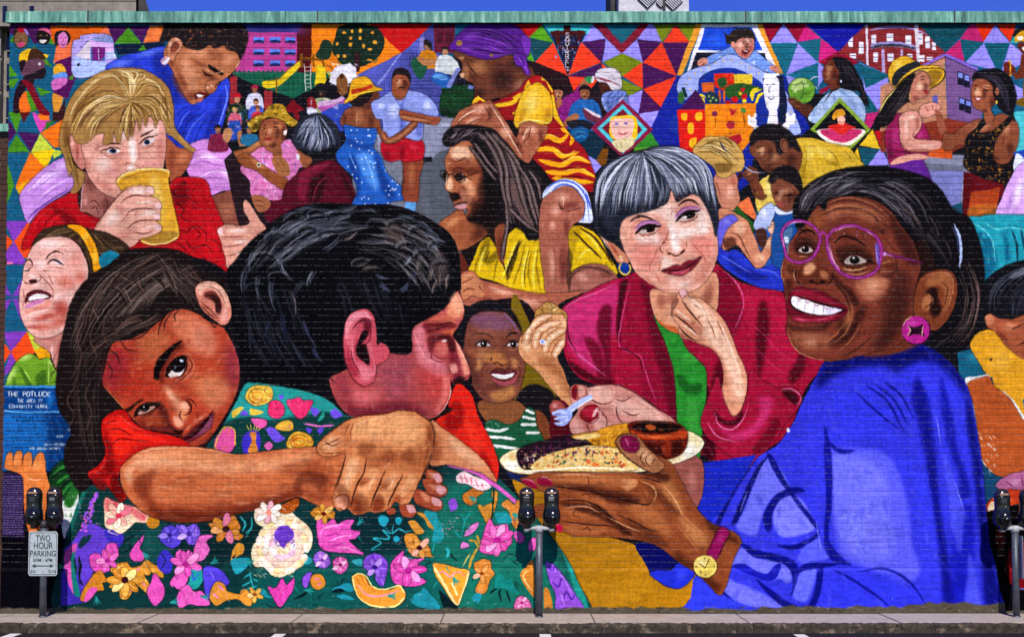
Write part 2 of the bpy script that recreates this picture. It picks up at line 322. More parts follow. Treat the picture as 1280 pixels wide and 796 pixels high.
# camper
f('b9a9e4', '91,52 96,49 100,49 101,44 137,44 143,66 147,82 130,95 118,95 91,94', k=1); q('8f9cc8', '120,45 140,44 142,54 112,50'); q('e4b8ec', '112,50 142,55 144,64 110,64'); q('ded2d8', '112,50 94,70 112,76 112,64'); q('b4c4f0', '91,70 112,76 130,78 147,80 140,96 91,96'); q('c6d0f4', '133,64 145,64 147,72 133,74'); k0()
dabs('6a5a9a 4c4880', (102, 46, 138, 49), 22, .8, 3, 80, .8, 40); q('47709e', '113,59 131,59 131,76 113,76'); q('7a2878', '115,59 131,59 131,70 124,76 115,75'); l('e8d0ec', .9, '123,61 123,75', t=(0, 0)); l('3c3450', .8, '99,57 102,60|96,81 99,79|108,75 112,74|111,50 100,60'); q('1c1c30', '96,80 99,79 100,81 97,83')
# boy carried on the shoulders
f('3247c6', '132,86 150,72 175,65 206,58 216,70 222,92 236,124 252,126 268,112 282,97 287,106 285,126 276,162 262,184 236,192 212,180 196,130 170,96', k=1)
g('7890ee', '150,80,22,8,-15 188,66,26,6,-12', .7); f('1c2a86', '190,72 206,66 214,90 226,120 215,130 196,96', e=6, a=.8); f('20309c', '214,176 226,150 240,132 250,132 234,160 226,184', e=5, a=.8); f('1a2888', '252,182 262,150 276,118 282,120 270,160', e=4, a=.8)
l('8094f2', 2.2, '281,104 284,120 276,148 268,170', a=.9); l('1a2578', 1.6, '226,176 236,152 256,138|216,150 228,136 238,132|240,184 250,160 268,134', a=.8); l('5c74e6', 2, '230,180 240,158 258,140|222,162 230,146 238,138'); dabs('5068e0 22329c', (135, 62, 286, 186), 60, 2, 14, -60, .35)
k0(); l('10153c', 1.2, '206,58 216,84 226,108 238,128', a=.9)
f('b8744f', '205,70 208,58 216,50 230,46 262,42 300,62 300,74 294,86 284,96 268,106 262,114 252,124 240,130 232,122 222,104 214,86', k=1)
g('e0a07c', '248,66,18,10 284,74,12,10 232,78,8,14 240,108,8,12,60', .75); g('7a3e2a', '226,98,6,22,-25 262,96,14,8,30 214,78,6,12', .75); g('5e2e22', '238,120,10,8 250,80,12,4,25', .6)
dabs('d89870 8a4a34 c8845c', (206, 44, 300, 130), 90, 1.6, 9, -40, .3, 40); k0()
f('231a1c', '200,52 203,40 206,31 302,31 309,44 308,56 304,68 300,74 296,66 284,62 280,56 268,60 262,56 250,62 236,60 226,54 222,48 210,50', k=1)
dabs('5a4844 0c0a0e 7a5a48 40322e', (202, 30, 310, 74), 160, 2, 7, 30, .6, 90); k0()
f('c08060', '209,60 212,50 220,47 227,53 226,62 220,68 217,76 210,72', k=1); f('8a4a38', '213,60 216,53 223,54 221,62 216,66'); g('eab89a', '213,55,4,6 222,49,6,3', .8); k0(); l('3a1c18', 1, '214,70 214,60 218,54 223,57 220,64')
f('e8b0b4', '200,76 208,70 211,76 205,82', a=.8)
f('b4704c', '258,104 266,100 272,100 272,106 269,113 263,117 258,116', k=1); g('f0c4a8', '259,109,3,3 264,107,3,3', .9); k0(); l('3a160e', 1.4, '256,112 260,116 266,115|271,102 269,111', a=.8); f('5c2018', '242,118 248,115 258,116 260,118 254,124 247,127 243,123'); f('f6ece4', '245,118.5 251,118.5 255,120 248,122'); f('b86a58', '246,124 254,122 252,127 247,128', e=.8); f('1a0c0a', '260,81 264,82 272,87 279,92 276,94 268,90 262,86'); f('1a0c0a', '252,86 258,92 266,95 262,96 256,94'); l('f0c09c', 1.4, '256,84 262,90 268,93|270,92 280,88|300,76 294,86', a=.8); f('d89a78', '232,84 244,84 246,98 236,102 228,94', e=6, a=.7); f('6e3626', '214,92 222,100 230,118 236,128 226,120 218,106', e=3, a=.7); f('8a4c36', '262,60 276,66 284,76 272,76 262,70', e=5, a=.5); f('f0f0f4', '203,79 210,72 212,74 206,80'); dabs('8a4a2c c06a40', (226, 36, 266, 60), 16, 1.8, 4, 20, .8, 80)
# lavender trousers of the boy, both sides of the woman's head
f('c893d6', '24,246 32,232 48,216 64,204 82,196 96,200 98,228 84,240 62,254 42,272 34,278', k=1); g('efd2f6', '60,222,26,9,-35 80,206,14,6', .8); g('9a66b8', '50,262,26,5,-35 84,240,14,5,-20', .7); l('9a6abc', 1.4, '36,246 52,230 70,218|44,258 60,242 84,228|60,214 72,214', a=.8); l('f4e0fa', 1.6, '34,240 48,226 62,212|50,246 66,234 88,222', a=.8); k0(); l('6a3f96', 2, '34,274 46,262 64,250 92,232')
f('d694d4', '228,190 238,180 256,174 276,178 292,192 302,216 308,238 296,242 280,238 262,246 256,248 244,232 234,214', k=1); g('f4d0f2', '262,196,18,8,20 284,218,14,8,60', .8); l('9a58a8', 1.4, '232,210 250,202 268,206 290,210|244,230 262,222 290,226|250,240 272,234 300,236|240,190 254,186 270,190', a=.8); l('fae4fa', 1.6, '240,200 258,196 280,202|246,222 268,214 292,218', a=.8); k0()
# bare arm of the boy beside the face, forearm below the trousers
f('a85e40', '206,172 222,184 240,188 236,204 228,218 216,230 208,212', k=1); g('7a3826', '214,200,6,24', .6); g('d08a60', '228,196,8,12,30', .7); k0()
f('8c5040', '256,248 268,244 288,238 304,240 308,246 308,282 300,284 270,284 262,270', k=1); g('b87858', '284,262,14,16', .7); g('4a241e', '304,262,6,22 262,266,6,18', .8); k0()
# red top
f('b3141f', '28,312 36,284 52,262 78,246 98,236 104,258 122,270 150,256 206,234 224,222 256,224 264,244 274,268 286,300 292,344 250,350 180,330 150,312 60,300', k=1)
f('6e0a14', '60,256 90,270 100,290 86,284 66,262|214,240 230,226 236,246 224,258', e=4, a=.8); l('6a0812', 1.8, '44,286 50,272 62,262|52,292 58,278 72,264 84,262|66,284 70,272 84,270 104,284|98,250 112,270 130,282', a=.8); l('e02a34', 2, '40,290 48,274 64,258|60,290 66,276 80,266', a=.8)
g('d8202c', '262,290,20,40', .6); l('280a10', 1.1, '214,238 222,246 232,244 240,250|218,252 230,262 226,270 236,278|222,286 234,290 240,284 250,292 244,300|232,300 240,310 256,306 266,316|246,282 256,290 258,304|252,320 262,328 276,326|214,300 226,306 236,318 250,330|262,298 272,304 276,316|218,270 226,268|240,322 246,334 258,338', a=.9, t=(.1, .1))
dabs('240810 5a0a14', (212, 228, 244, 262), 40, 1.2, 7, 40, .7, 90); k0()
f('3a1c18', '84,180 110,180 120,230 150,250 130,270 100,262 96,230')
# neck
f('a5695e', '100,262 102,240 104,214 118,232 138,246 150,252 136,264 124,272 110,266', k=1); g('6a342e', '112,230,8,14,-30 132,256,10,12', .7); l('5a2a28', 1.3, '108,256 118,250 126,262|112,262 120,258 122,268|130,244 134,256 128,266'); g('dca094', '106,250,4,10', .7); k0(); l('e0b4b8', 1.2, '101,264 102,240 105,216')
# face
f('e2a794', '90,172 96,160 120,160 150,152 180,146 204,148 207,166 206,192 202,212 186,216 168,222 156,242 143,247 126,239 112,223 104,206 94,200', k=1)
g('f8dcd0', '130,205,16,14 188,164,16,14 166,190,6,22 150,170,18,8', .8); g('c8786c', '130,232,22,8,30 200,190,6,22 108,206,6,12', .6); g('d4888a', '140,214,14,10 190,206,12,8', .5); g('b87868', '148,192,14,5 186,182,10,4', .5); g('f6e4da', '163,209,7,5', .9)
f('cf8f80', '118,180 126,176 128,184', a=.5); k0()
# eyes
l('4a2a26', 2.4, '129,181 138,179 152,180'); f('e8d8d4', '133,189 140,186.5 150,188 147,191 138,192'); o('2c4264', '141,189,4.3,2.9'); o('0c1018', '141.5,188.5,2.2,2.2'); l('1c1214', 1.8, '126,189 134,186 142,184.5 154,187'); l('a06058', 1, '117,186 126,190 134,195 146,194 154,190'); l('8a4a44', 1, '118,185 128,183')
l('5a3428', 2.6, '174,172 182,167 192,162'); f('e8dcd8', '177,181 184,176 194,173.5 190,178.5 183,182'); o('2c4264', '183.5,178,4,3.2'); o('0c1018', '183.5,177.6,2.1,2.2'); l('1c1214', 2, '173,181 180,174 188,171 198,169'); l('9a5a50', 1, '176,186 186,184 194,178')
l('b87062', 1.2, '172,180 174,196 168,204|178,206 184,210 182,213|156,210 158,214', a=.8); l('8a4840', 1.3, '156,206 158,203 164,204|176,208 180,208'); l('fff0ea', 2, '166,182 167,200', a=.7)
# ear and hair
f('cf8878', '86,174 90,168 98,172 102,190 106,206 102,212 94,204 88,190', k=1); g('8a4038', '96,190,3,14', .7); g('f0c0b0', '90,178,3,8', .8); k0()
f('a77e48', '78,152 84,132 96,112 112,98 132,88 154,85 178,87 198,98 210,110 216,130 217,152 221,164 230,174 240,184 244,188 238,189 226,180 214,170 208,166 204,152 198,150 194,160 192,150 186,144 182,158 178,146 174,164 170,148 164,172 162,150 160,176 154,160 150,176 146,178 142,164 140,176 134,180 128,180 130,166 120,168 108,178 96,178 90,168 85,172 87,188 92,206 104,216 104,226 98,238 90,242 88,240 93,228 88,214 88,222 84,214 80,196 74,182 74,170', k=1)
h('e0c07c 7a5426 caa05c 5e3e1c efd79a 8a6434', '162,126 140,112 116,118 98,138 90,164|162,126 130,118 104,130 90,150 82,176|162,128 128,134 110,150 104,166|162,128 140,142 128,156 122,172', 140, 1.5, .85)
h('e0c07c 7a5426 caa05c 5e3e1c efd79a 8a6434', '162,126 152,146 146,170|162,128 162,150 162,174|162,126 176,140 184,158|162,126 190,132 204,160|162,126 196,118 214,140 218,160 240,186', 130, 1.4, .85)
h('e0c07c 6e4a22 caa05c f3dfa8 8a6434', '160,124 150,104 130,94 108,106 90,130|162,124 160,106 154,90 122,94|164,124 168,104 178,92 160,86|164,124 186,108 206,118 216,150', 150, 1.6, .85)
h('5a3c1c 3a2614 8a6434 b08a4c', '86,172 88,190 96,212 100,236|78,166 80,184 86,204 90,214', 40, 1.4, .8, ln=(.4, .9)); l('3a2412', 1.6, '162,128 154,140 150,156|163,130 164,148|164,128 178,136', a=.8); l('f4e2b0', 2.2, '164,122 168,106 160,92 146,88|160,126 134,120 114,128', a=.8); f('4a2e18', '100,150 112,138 120,142 108,150 98,162', e=3, a=.5); k0()
# paper cup
f('e0aa3a', '145,227 150,220 166,213 190,210 208,213 212,218 210,224 214,244 220,272 224,292 220,299 208,304 190,306 178,303 174,298 172,276 160,250 150,236', k=1); f('c08826', '150,226 170,218 200,214 210,218 206,222 170,226 152,238', e=2, a=.4); g('f6d884', '196,246,10,40,-10', .8); f('a87420', '172,270 176,298 186,304 196,290 184,262', e=6, a=.7); f('9a7430', '180,297 190,290 210,288 222,290 220,297 206,303 188,305', a=.8); dabs('f4d070 b88428', (150, 215, 222, 300), 50, 1.6, 12, 75, .35); k0()
l('f8dc90', 2.2, '145,228 152,220 168,213 190,210.5 209,213.5 211,217', t=(.1, .1)); l('8a5c18', 1, '148,232 154,224 170,217 192,214 209,217'); l('f4dc94', 1.6, '176,301 190,305 208,303 223,296', t=(.1, .1)); l('7a4e14', 1, '209,220 214,244 224,290', a=.8)
# hand round the cup
f('e3ac97', '118,288 126,272 138,256 150,242 160,234 176,232 190,234 192,242 186,244 198,250 202,258 200,262 199,268 200,274 194,276 202,283 200,289 186,296 176,298 164,308 150,308 130,296', k=1)
g('fae2d4', '140,272,16,12,-45 172,240,14,5 186,264,12,4', .8); g('b06a60', '156,292,20,8,-20 150,262,8,10', .5); l('6a2c28', 1.6, '150,254 160,246 174,244 188,246|156,270 166,262 182,260 196,263|158,286 170,277 184,275 196,275|166,290 180,292 192,288', a=.9); l('9a5048', 1, '150,278 160,268|140,300 156,296 166,298|176,250 172,258|171,264 168,270', a=.8); l('fbe8dc', 2, '160,238 174,236 186,238|170,254 184,252 194,255|172,270 186,268 196,270|178,286 190,283 198,284', a=.8)
f('f3c8c4', '183,234 191,235 192,241 184,240|195,253 201,256 200,261 195,260|193,267 200,269 199,274 193,273|193,281 201,284 199,288 193,287'); k0(); l('5a2826', 1.2, '118,288 132,264 152,240 162,234', a=.7)
# ---------------------------------------------------------------- mural, left: laughing girl with yellow headband, green top, blue title panel, hand, text panel
f('c98a7c', '42,424 60,412 84,400 100,392 104,420 84,440 80,470 72,470 66,452 62,440', k=1); g('8a3f36', '76,440,8,24', .7); g('f0c4b8', '64,440,3,14', .8); g('a85048', '60,420,14,8', .5); k0()
f('e8b3a4', '38,312 44,304 56,297 76,295 94,303 106,322 110,344 104,372 94,392 84,408 66,420 48,422 34,412 27,398 24,380 24,366 28,350 30,334', k=1)
g('fae0d4', '62,305,26,9 50,330,10,8 72,328,10,6 46,352,8,8 70,372,10,8', .8); g('cc6450', '82,352,18,12,20 70,392,20,10,-20 100,346,10,12', .65); g('b04a3c', '74,402,22,8,-25 52,408,14,8', .7); g('d88a7a', '96,324,14,20,30', .6); g('f4c8bc', '88,372,8,12', .5)
dabs('f0c8bc d09080 f8dcd0 c87868', (26, 296, 110, 420), 120, 1.6, 10, -20, .3, 40)
f('5a1e24', '31,375 33,368 38,364 45,362 55,363 63,367 65,370 58,374 46,377 34,377 32,380'); f('f8f0ea', '35,374 40,369 48,367 57,368 61,370 55,373 46,374 38,376'); f('d487b4', '30,383 36,379 45,375 56,374 52,378 44,381 36,384'); f('e88f7c', '31,388 40,385 52,380 62,374 64,380 58,386 44,390 33,392', a=.7); l('f6cabc', 2.4, '31,396 40,391 52,388 60,386'); l('b8a8a4', .5, '41,369 40,375|46,367 46,374|52,367 52,374'); l('3a1416', 1.3, '32,377 33,369 40,364 50,362.5 64,368'); g('a83428', '54,396,18,5,-12 76,384,12,16,-40', .7); g('f6c4b4', '67,368,3,14,10', .7); l('7c3028', 1, '29,360 30,374 28,386', a=.8); g('9c3f34', '40,408,14,4', .6)
l('8a4238', 1.3, '48,342 58,352 66,364 65,378|60,344 66,356', a=.8); l('6a3028', 1.4, '28,346 30,352 40,354 50,350 52,344'); f('3a1614', '36,350 45,349 46,352 38,353'); g('fdeae0', '40,345,7,3', .9); g('fbe6da', '27,352,3,6', .8); k0()
l('2a1614', 2.2, '56,324 62,317 70,314 80,317'); l('18100e', 2.4, '59,330 64,325 72,326 80,332'); l('6c6a98', 1, '70,327 78,331'); l('b06a5c', 1.1, '58,335 66,333 78,336 84,336|52,338 60,338'); l('2a1614', 1.8, '31,328 36,324 40,328 40,334'); l('2a1614', 1.4, '30,338 35,338 39,333'); g('d89888', '35,332,4,5', .6)
f('3a2a1c', '39,307 44,298 54,288 70,282 90,281 112,286 136,292 156,304 160,314 142,322 130,334 118,344 112,372 108,366 112,340 106,318 96,302 76,295 56,296 46,302', k=1)
h('6a5238 241810 8a7048 483420', '90,284 66,288 44,304|96,288 74,292 50,300|100,292 106,310 112,340|118,288 140,304 158,312|116,300 128,320 120,344', 110, 1.4, .8); k0()
f('eaa21e', '84,282 100,282 110,290 120,308 125,328 126,334 117,339 114,322 106,304 98,292', k=1); g('f8d058', '106,296,6,10,40 118,320,4,12', .8); g('b06c10', '112,306,3,20,-25', .5); k0(); f('1c7c92', '123,324 130,316 140,313 150,319 142,324 134,332 126,334')
# green top
f('74a02e', '6,482 14,462 22,450 34,442 44,444 50,449 60,446 66,456 74,466 82,474 80,484 6,484', k=1); g('c2e07a', '30,446,14,5,-10 14,468,6,16,30 64,452,6,6', .9); f('3a641a', '23,458 30,466 40,484 34,484|16,468 20,484 16,484|44,470 56,462 58,476 48,484', e=2, a=.8); l('365c18', 1.2, '24,456 34,472 40,484|48,474 60,466 72,464|52,480 64,476', a=.8); l('c8e880', 1.4, '60,452 61,480|30,462 38,476|66,460 72,468', a=.8); k0()
l('1c1410', .8, '70,440 66,456 74,462 80,450|60,470 72,462 84,452|62,478 74,474 86,460|74,444 76,456', a=.9)
# title panel
q('0f4a86', '1,481 110,481 114,600 1,600'); f('2a7cc4', '2,516 40,514 60,520 62,560 46,600 4,600', e=10, a=.8); f('0b2f5e', '60,514 84,520 100,560 96,600 60,600', e=8, a=.7); q('0c4480', '2,484 70,484 74,512 2,512'); g('2f86cc', '62,498,6,16', .7)
l('5cb0ec', 1.8, '2,482.5 70,483', t=(0, 0)); l('7cc4f4', 1.5, '2,513 30,515 74,514', t=(0, 0)); l('0a2850', 1, '2,515.5 74,516.5', t=(0, 0)); dabs('3a90d4 0d3f78 1f6ab0', (2, 516, 92, 598), 60, 2.5, 14, 80, .35)
text('f6f4ee', 'THE POTLUCK', 9, 489, 5.6, 54, 1.05); text('ece8e4', 'THE AREA IV', 21.5, 498, 4.2, 32, .8); text('ece8e4', 'COMMUNITY MURAL', 11.5, 505.2, 4.2, 50, .8)
text('0a2038', 'DESIGNED AND PAINTED', 15, 519.5, 2.6, 46, .6, .85); text('0a2038', 'BY DAVID FICHTER', 20, 523.8, 2.6, 38, .6, .85)
for i, (x, w) in enumerate([(6, 76), (30, 26), (6, 72), (34, 18), (6, 60), (6, 52), (6, 38), (6, 44), (6, 28)]):
    xx = x
    while xx < x+w:
        ww = rnd.uniform(1.2, 2.2); l('0a2038', rnd.uniform(.7, 1.5), '%.1f,%.1f %.1f,%.1f' % (xx, 529+i*4.3, xx+ww, 529+i*4.3), a=.75, t=(0, 0)); xx += ww+rnd.choice((.4, .5, 1.6))
text('e4e0dc', 'ES', 86, 527.5, 2.6, 5.5, .6); text('e4e0dc', 'UTION', 85, 535, 2.6, 13, .6); text('e4e0dc', 'ALEX-', 70, 543, 2.6, 11, .6); text('e4e0dc', 'AKIM NELSON', 55, 553.5, 2.6, 27, .6); text('e4e0dc', 'AND BRENDA MATHEW', 37, 558.5, 2.6, 38, .6)
# bottom left: dark text panel, green leaves, orange hand
q('0a0810', '0,588 120,588 120,768 0,768'); q('2a1c3c', '2,590 30,590 30,672 2,670')
for i in range(27):
    x = 3
    while x < 27:
        w = rnd.uniform(1.5, 4.5); l('8a78b0', .95, '%.1f,%.1f %.1f,%.1f' % (x, 595+i*2.75, min(x+w, 29), 595+i*2.75), a=.85, t=(0, 0)); x += w+.8
f('123a1c', '60,600 66,584 80,574 100,570 104,600 98,640 84,650 70,640 62,620', k=1); l('2f7a30', 4, '66,592 76,584 88,580|70,604 80,596 92,590|74,624 84,608 96,600|84,640 90,622 98,610'); l('0a1c10', 2, '64,598 74,588 84,586|72,616 82,602 90,598'); k0()
f('e8ece4', '74,630 84,622 92,610 98,618 96,640 86,660 80,672 76,650'); f('2c6a2c', '80,628 90,606 98,612 92,630 86,634'); dabs('2c6a2c b8d8b0', (76, 618, 98, 644), 20, 2, 7, 60, .7, 50)
f('de8244', '5,584 7,572 10,566 14,565 16,570 15,580 17,572 20,565 24,563 28,566 27,580 30,570 34,565 39,566 40,574 39,582 43,572 48,565 54,566 56,574 57,588 60,600 62,606 60,680 58,700 50,700 34,660 30,630 28,596 20,590 8,586', k=1); g('f0a86a', '44,580,12,8 20,576,5,8', .6); g('b85e28', '34,640,6,40 56,640,6,40', .5); k0(); l('f4d0a8', 1, '32,594 38,598 46,599 54,596', a=.9)
l('a84e20', 1, '15,584 17,572|27,584 30,571|39,584 43,572', a=.7)
# ---------------------------------------------------------------- mural, middle distance: small crowd, older women, dancers, couple on the stoop
q('2a1a20', '280,200 300,180 460,180 470,270 380,290 300,290')
q('7a7c88', '440,160 500,160 520,280 440,280')
q('17161e', '280,140 366,140 372,160 340,200 300,200 292,160'); q('1c1c26', '372,140 440,118 450,150 440,170 380,160')
f('e8e4ec', '416,88 424,82 436,80 444,86 444,98 438,104 428,106 418,106 412,100'); dabs('ffffff c8c4dc f4f0fa', (412, 80, 446, 108), 50, 2.4, 6, 60, .8, 60)
f('8a5a34', '420,100 428,92 434,100 434,116 424,118'); o('4a2a1a', '427,95,2.6,3.4'); dabs('d8b070 6a3c20', (420, 98, 434, 118), 20, 1.2, 4, 60, .8, 60)
def mini(x, y, s, skin, hair, shirt, trim=None, hat=None):
    """a small painted bystander: head at x,y, s head height"""
    f(shirt, ' '.join('%f,%f' % (x+a*s, y+b*s) for a, b in ((-.9, .8), (-.4, .5), (.4, .5), (.95, .8), (1.2, 1.6), (1.1, 2.7), (-1.1, 2.7), (-1.2, 1.6))))
    if trim: dabs(trim, (x-s, y+.6*s, x+s, y+2.6*s), 12, s*.14, s*.7, 70, .8, 50)
    o(skin, '%f,%f,%f,%f' % (x, y, s*.37, s*.5)); f(hair, ' '.join('%f,%f' % (x+a*s, y+b*s) for a, b in ((-.42, .1), (-.42, -.35), (0, -.62), (.42, -.35), (.42, .1), (.3, -.2), (-.3, -.2))))
    if hat: f(hat, ' '.join('%f,%f' % (x+a*s, y+b*s) for a, b in ((-.5, -.15), (-.4, -.55), (0, -.75), (.4, -.55), (.5, -.15), (0, -.25))))
    l('2a1612', s*.07, '%f,%f %f,%f|%f,%f %f,%f|%f,%f %f,%f' % (x-s*.22, y, x-s*.08, y, x+s*.08, y, x+s*.22, y, x-s*.14, y+s*.27, x+s*.14, y+s*.27))
    g('ffe8d0', '%f,%f,%f,%f' % (x-s*.1, y+s*.08, s*.16, s*.16), .4)
mini(318, 112, 9, 'a06844', '2a1a18', 'dcd8e4', '8898c8 f0ece8', 'b03050'); mini(296, 124, 11, 'c08a6a', '241818', '1f3428', '30503a d06878 3a58b0', 'b82030'); mini(320, 128, 8, 'c89068', '402a20', '4a60c0', '7890e0'); mini(322, 136, 7, 'b87850', '6a3a20', 'c03048', 'e06070'); mini(293, 138, 7, 'c89a78', 'caa050', 'd86078', 'ffffff e8a0b0')
q('2a50a8', '284,152 300,150 302,172 288,176'); dabs('88a0d8 2a3c80 c06070 d8c0b0 40302c', (284, 140, 330, 178), 60, 2, 6, 60, .7, 70)
mini(272, 162, 10, '9a6a4a', '20181a', '7a2440', 'a04060'); f('c08a60', '280,162 288,160 290,168 284,178 278,172'); mini(312, 162, 10, 'a8744e', '1c1c24', '2a6c8c', '3e90b0 1a4c6c', '26407c'); f('b07a54', '296,166 302,164 300,178 306,182 300,184'); q('101c18', '290,182 320,184 316,190 290,192')
mini(402, 116, 13, '3a241c', '16141a', 'a8b080', '6a7a50 e8dcd0', '22242a'); f('8a2028', '384,124 392,122 396,134 386,142'); f('1a1a22', '392,110 400,104 412,108 412,112 400,111'); f('d0a8c8', '398,128 420,124 428,120 430,128 414,138 400,136'); f('b060a0', '396,134 420,130 430,124 430,132 412,142'); q('3a50b0', '400,140 440,124 440,160 418,166'); dabs('6a80d8 2a3a90 e0d8ec 58a8b8', (384, 122, 440, 164), 60, 2, 7, 30, .6, 60); f('d8d8e8', '386,134 396,138 392,144 384,142')
# woman in straw hat with flowered blouse
f('9a5c38', '292,190 306,186 320,178 328,172 334,178 330,190 314,198 300,200', k=1); g('d09060', '318,182,12,4,-30', .8); k0()
f('d884b4', '300,212 310,196 326,184 348,178 362,174 370,186 380,206 372,212 366,240 352,250 316,246 312,226', k=1); dabs('f4c0dc b0408a e8e0f4 8058b8 d05a88 f8d8e8', (300, 172, 382, 250), 200, 2, 6, 60, .75, 80); k0()
f('9a5a3c', '325,158 332,150 346,147 356,154 358,166 352,178 344,184 342,190 332,186 326,178 324,168', k=1); g('d08c64', '334,164,6,8 348,158,6,4 334,178,6,4', .8); g('4a2418', '354,166,5,14 342,182,8,5', .8); k0()
l('2a1410', 1, '328,157 334,155|340,154 347,154'); l('20100c', 1.2, '328,161 334,160|341,159 348,159'); l('6a2a1c', 1.2, '335,160 332,168 338,168'); f('8a3030', '330,173 340,172 336,176'); f('f0e4dc', '354,164 358,162 357,168 354,168'); f('8a5438', '340,186 350,180 352,196 342,196')
f('b08a2a', '309,154 318,146 330,140 334,134 344,130 354,132 360,142 366,148 372,152 364,158 352,150 338,146 328,150 322,162 316,164', k=1); dabs('e8cc4a 6a5416 f0dc70 2a2410', (308, 130, 374, 164), 120, 1.8, 6, 20, .8, 50); f('3a2c10', '314,160 322,152 334,147 330,150 322,162', e=1, a=.6); k0()
f('8e5230', '296,198 306,192 320,200 340,214 356,222 362,232 352,236 336,226 318,212 304,208', k=1); g('c88a58', '322,204,16,4,35', .8); k0(); o('d8d0b0', '323,206,2.6,3.6'); o('3a3a30', '323,206,1.4,2'); f('a06a44', '340,198 350,194 360,204 362,218 352,220 344,212'); l('5a2e1c', 1, '344,200 350,208|350,198 356,210|296,200 306,198', a=.8)
# grey-haired woman in maroon, from behind
f('5a1026', '352,250 358,230 376,214 396,204 412,200 424,206 436,222 446,250 448,262 350,262', k=1); f('8c2440', '376,214 396,206 412,202 400,216 384,232 380,256 372,240', e=3, a=.8); f('2c0812', '388,224 402,216 406,232 396,256 386,250|424,210 440,236 444,256 432,236', e=3, a=.8); l('b0405c', 1.4, '380,216 398,208 414,204|390,254 396,232 408,220', a=.7); dabs('7a1c34 3a0a18', (352, 202, 446, 262), 80, 2, 10, 60, .4); k0()
f('a06040', '372,186 384,190 390,202 380,210 374,200'); f('2a2c38', '364,174 368,160 376,150 388,143 402,143 416,152 424,166 426,182 420,192 408,198 396,198 384,194 372,186', k=1); h('9aa0b4 d8dce8 5a6078 14161e', '394,144 380,152 368,172|394,144 386,166 378,186|396,144 400,170 396,192|398,144 414,164 420,186', 110, 1.5, .85); f('0c0c12', '372,186 396,190 422,180 418,194 396,199 382,194', e=2, a=.8); k0(); o('e8e4e8', '372,196,2.2,4')
# dancer in the blue dotted dress, straw hat
f('8a4e34', '425,152 432,138 446,132 466,134 474,146 476,162 486,172 512,158 516,164 498,178 484,184 474,176 468,166 456,164 430,158', k=1); g('c0845c', '448,146,8,14 492,172,16,4,-25', .7); g('4a2418', '464,152,6,14 430,148,4,8', .7); k0(); l('e0b090', 1, '446,140 446,158', a=.7)
f('6a3a2c', '446,126 452,116 466,112 474,118 470,132 456,136'); f('23181a', '436,128 446,118 462,112 464,122 450,134')
f('e2a626', '430,128 436,118 438,104 444,98 456,96 464,102 468,108 478,112 470,114 452,118 438,126 430,130', k=1); dabs('f8d860 b07a18 f0c040', (430, 96, 480, 132), 50, 1.6, 8, -15, .6); k0(); f('c03820', '440,112 452,110 464,106 466,109 454,114 440,118'); l('f4e04a', 1.4, '430,129 440,120 456,116 476,112')
f('2c62b4', '430,156 440,158 456,160 470,162 468,178 466,184 476,196 484,216 500,232 512,240 510,248 488,252 480,262 440,262 446,240 440,220 424,204 420,192 432,176 430,164', k=1); f('6aa4e4', '444,196 460,190 468,204 476,230 466,236 452,214', e=4, a=.7); f('143a80', '436,200 444,196 450,226 446,250 440,226|470,190 482,222 494,244 484,250 472,222', e=3, a=.8); f('1c4690', '430,170 450,180 468,178 466,185 448,186 432,178', e=2, a=.8); l('9cc4f0', 1.4, '452,188 464,214 470,240|436,190 446,214', a=.7)
for i in range(75): o('e8f0fc', '%f,%f,1,1' % (rnd.uniform(426, 508), rnd.uniform(158, 260)), a=.9)
k0()
# man in light shirt and red shorts
f('8a4630', '481,188 500,196 504,218 502,236 506,252 514,254 522,250 524,222 526,196', k=1); g('b87850', '514,220,6,24', .7); g('4a2018', '502,220,5,30', .7); k0(); q('6aa8dc', '506,252 520,252 518,266 506,262'); q('9aa0b8','470,168 480,168 482,196 474,190')
f('b8182e', '478,176 524,173 528,198 504,202 500,200 482,200', k=1); g('7a0c1c', '502,192,5,14 484,192,6,10', .7); g('e04050', '516,184,7,8', .7); k0()
f('98a4e0', '464,130 476,122 490,114 500,112 516,114 530,118 542,128 548,142 542,150 530,144 526,174 502,172 480,178 478,150 470,148', k=1); g('dde4fa', '492,138,10,14 534,132,8,8 476,132,6,6', .9); f('5c68b8', '500,130 504,128 506,170 500,172|522,140 528,142 526,170 520,168', e=2, a=.7); l('4a549c', 1, '491,114 500,132 508,116|500,132 502,170|484,140 496,140|508,142 518,142', a=.8); k0()
f('9a5638', '490,116 491,92 498,86 508,88 512,100 510,112 504,122 498,124', k=1); g('d09870', '498,104,5,8', .7); g('5a2a1c', '508,106,4,10', .6); k0(); f('20161a', '490,98 491,90 498,85 508,87 513,95 512,104 509,96 500,93 494,94'); l('1c1010', 1.6, '497,111 502,109 507,111'); l('20120f', 1, '494,101 498,101|503,101 508,102'); f('9c5236', '500,138 512,140 524,142 540,146 550,148 544,156 526,152 510,148 500,146', k=1); g('d08a64', '530,148,12,3', .7); k0()
# couple on the stoop
mini(534, 58, 10, 'b07850', '241c1e', 'c8801c', 'e8a838'); f('22573e', '515,74 524,72 534,80 528,98 522,98 514,84'); f('b88054', '520,72 540,74 552,72 548,80 530,82'); f('241c1e', '529,52 533,49 539,54 540,64 536,60'); mini(556, 64, 10, 'c08a68', '1c1a20', 'd8dcd8', 'f4f4f4 a8b0b8'); f('2c60a8', '538,98 546,90 560,94 566,104 560,110 546,106'); f('6aa0dc', '540,96 550,92 560,98 552,100'); f('d8dcd8', '556,72 566,72 574,84 568,94 556,88'); q('868cc8', '571,84 576,86 562,110 557,108'); l('3c3e70', 1, '570,92 570,106|575,90 575,106|580,92 580,106')
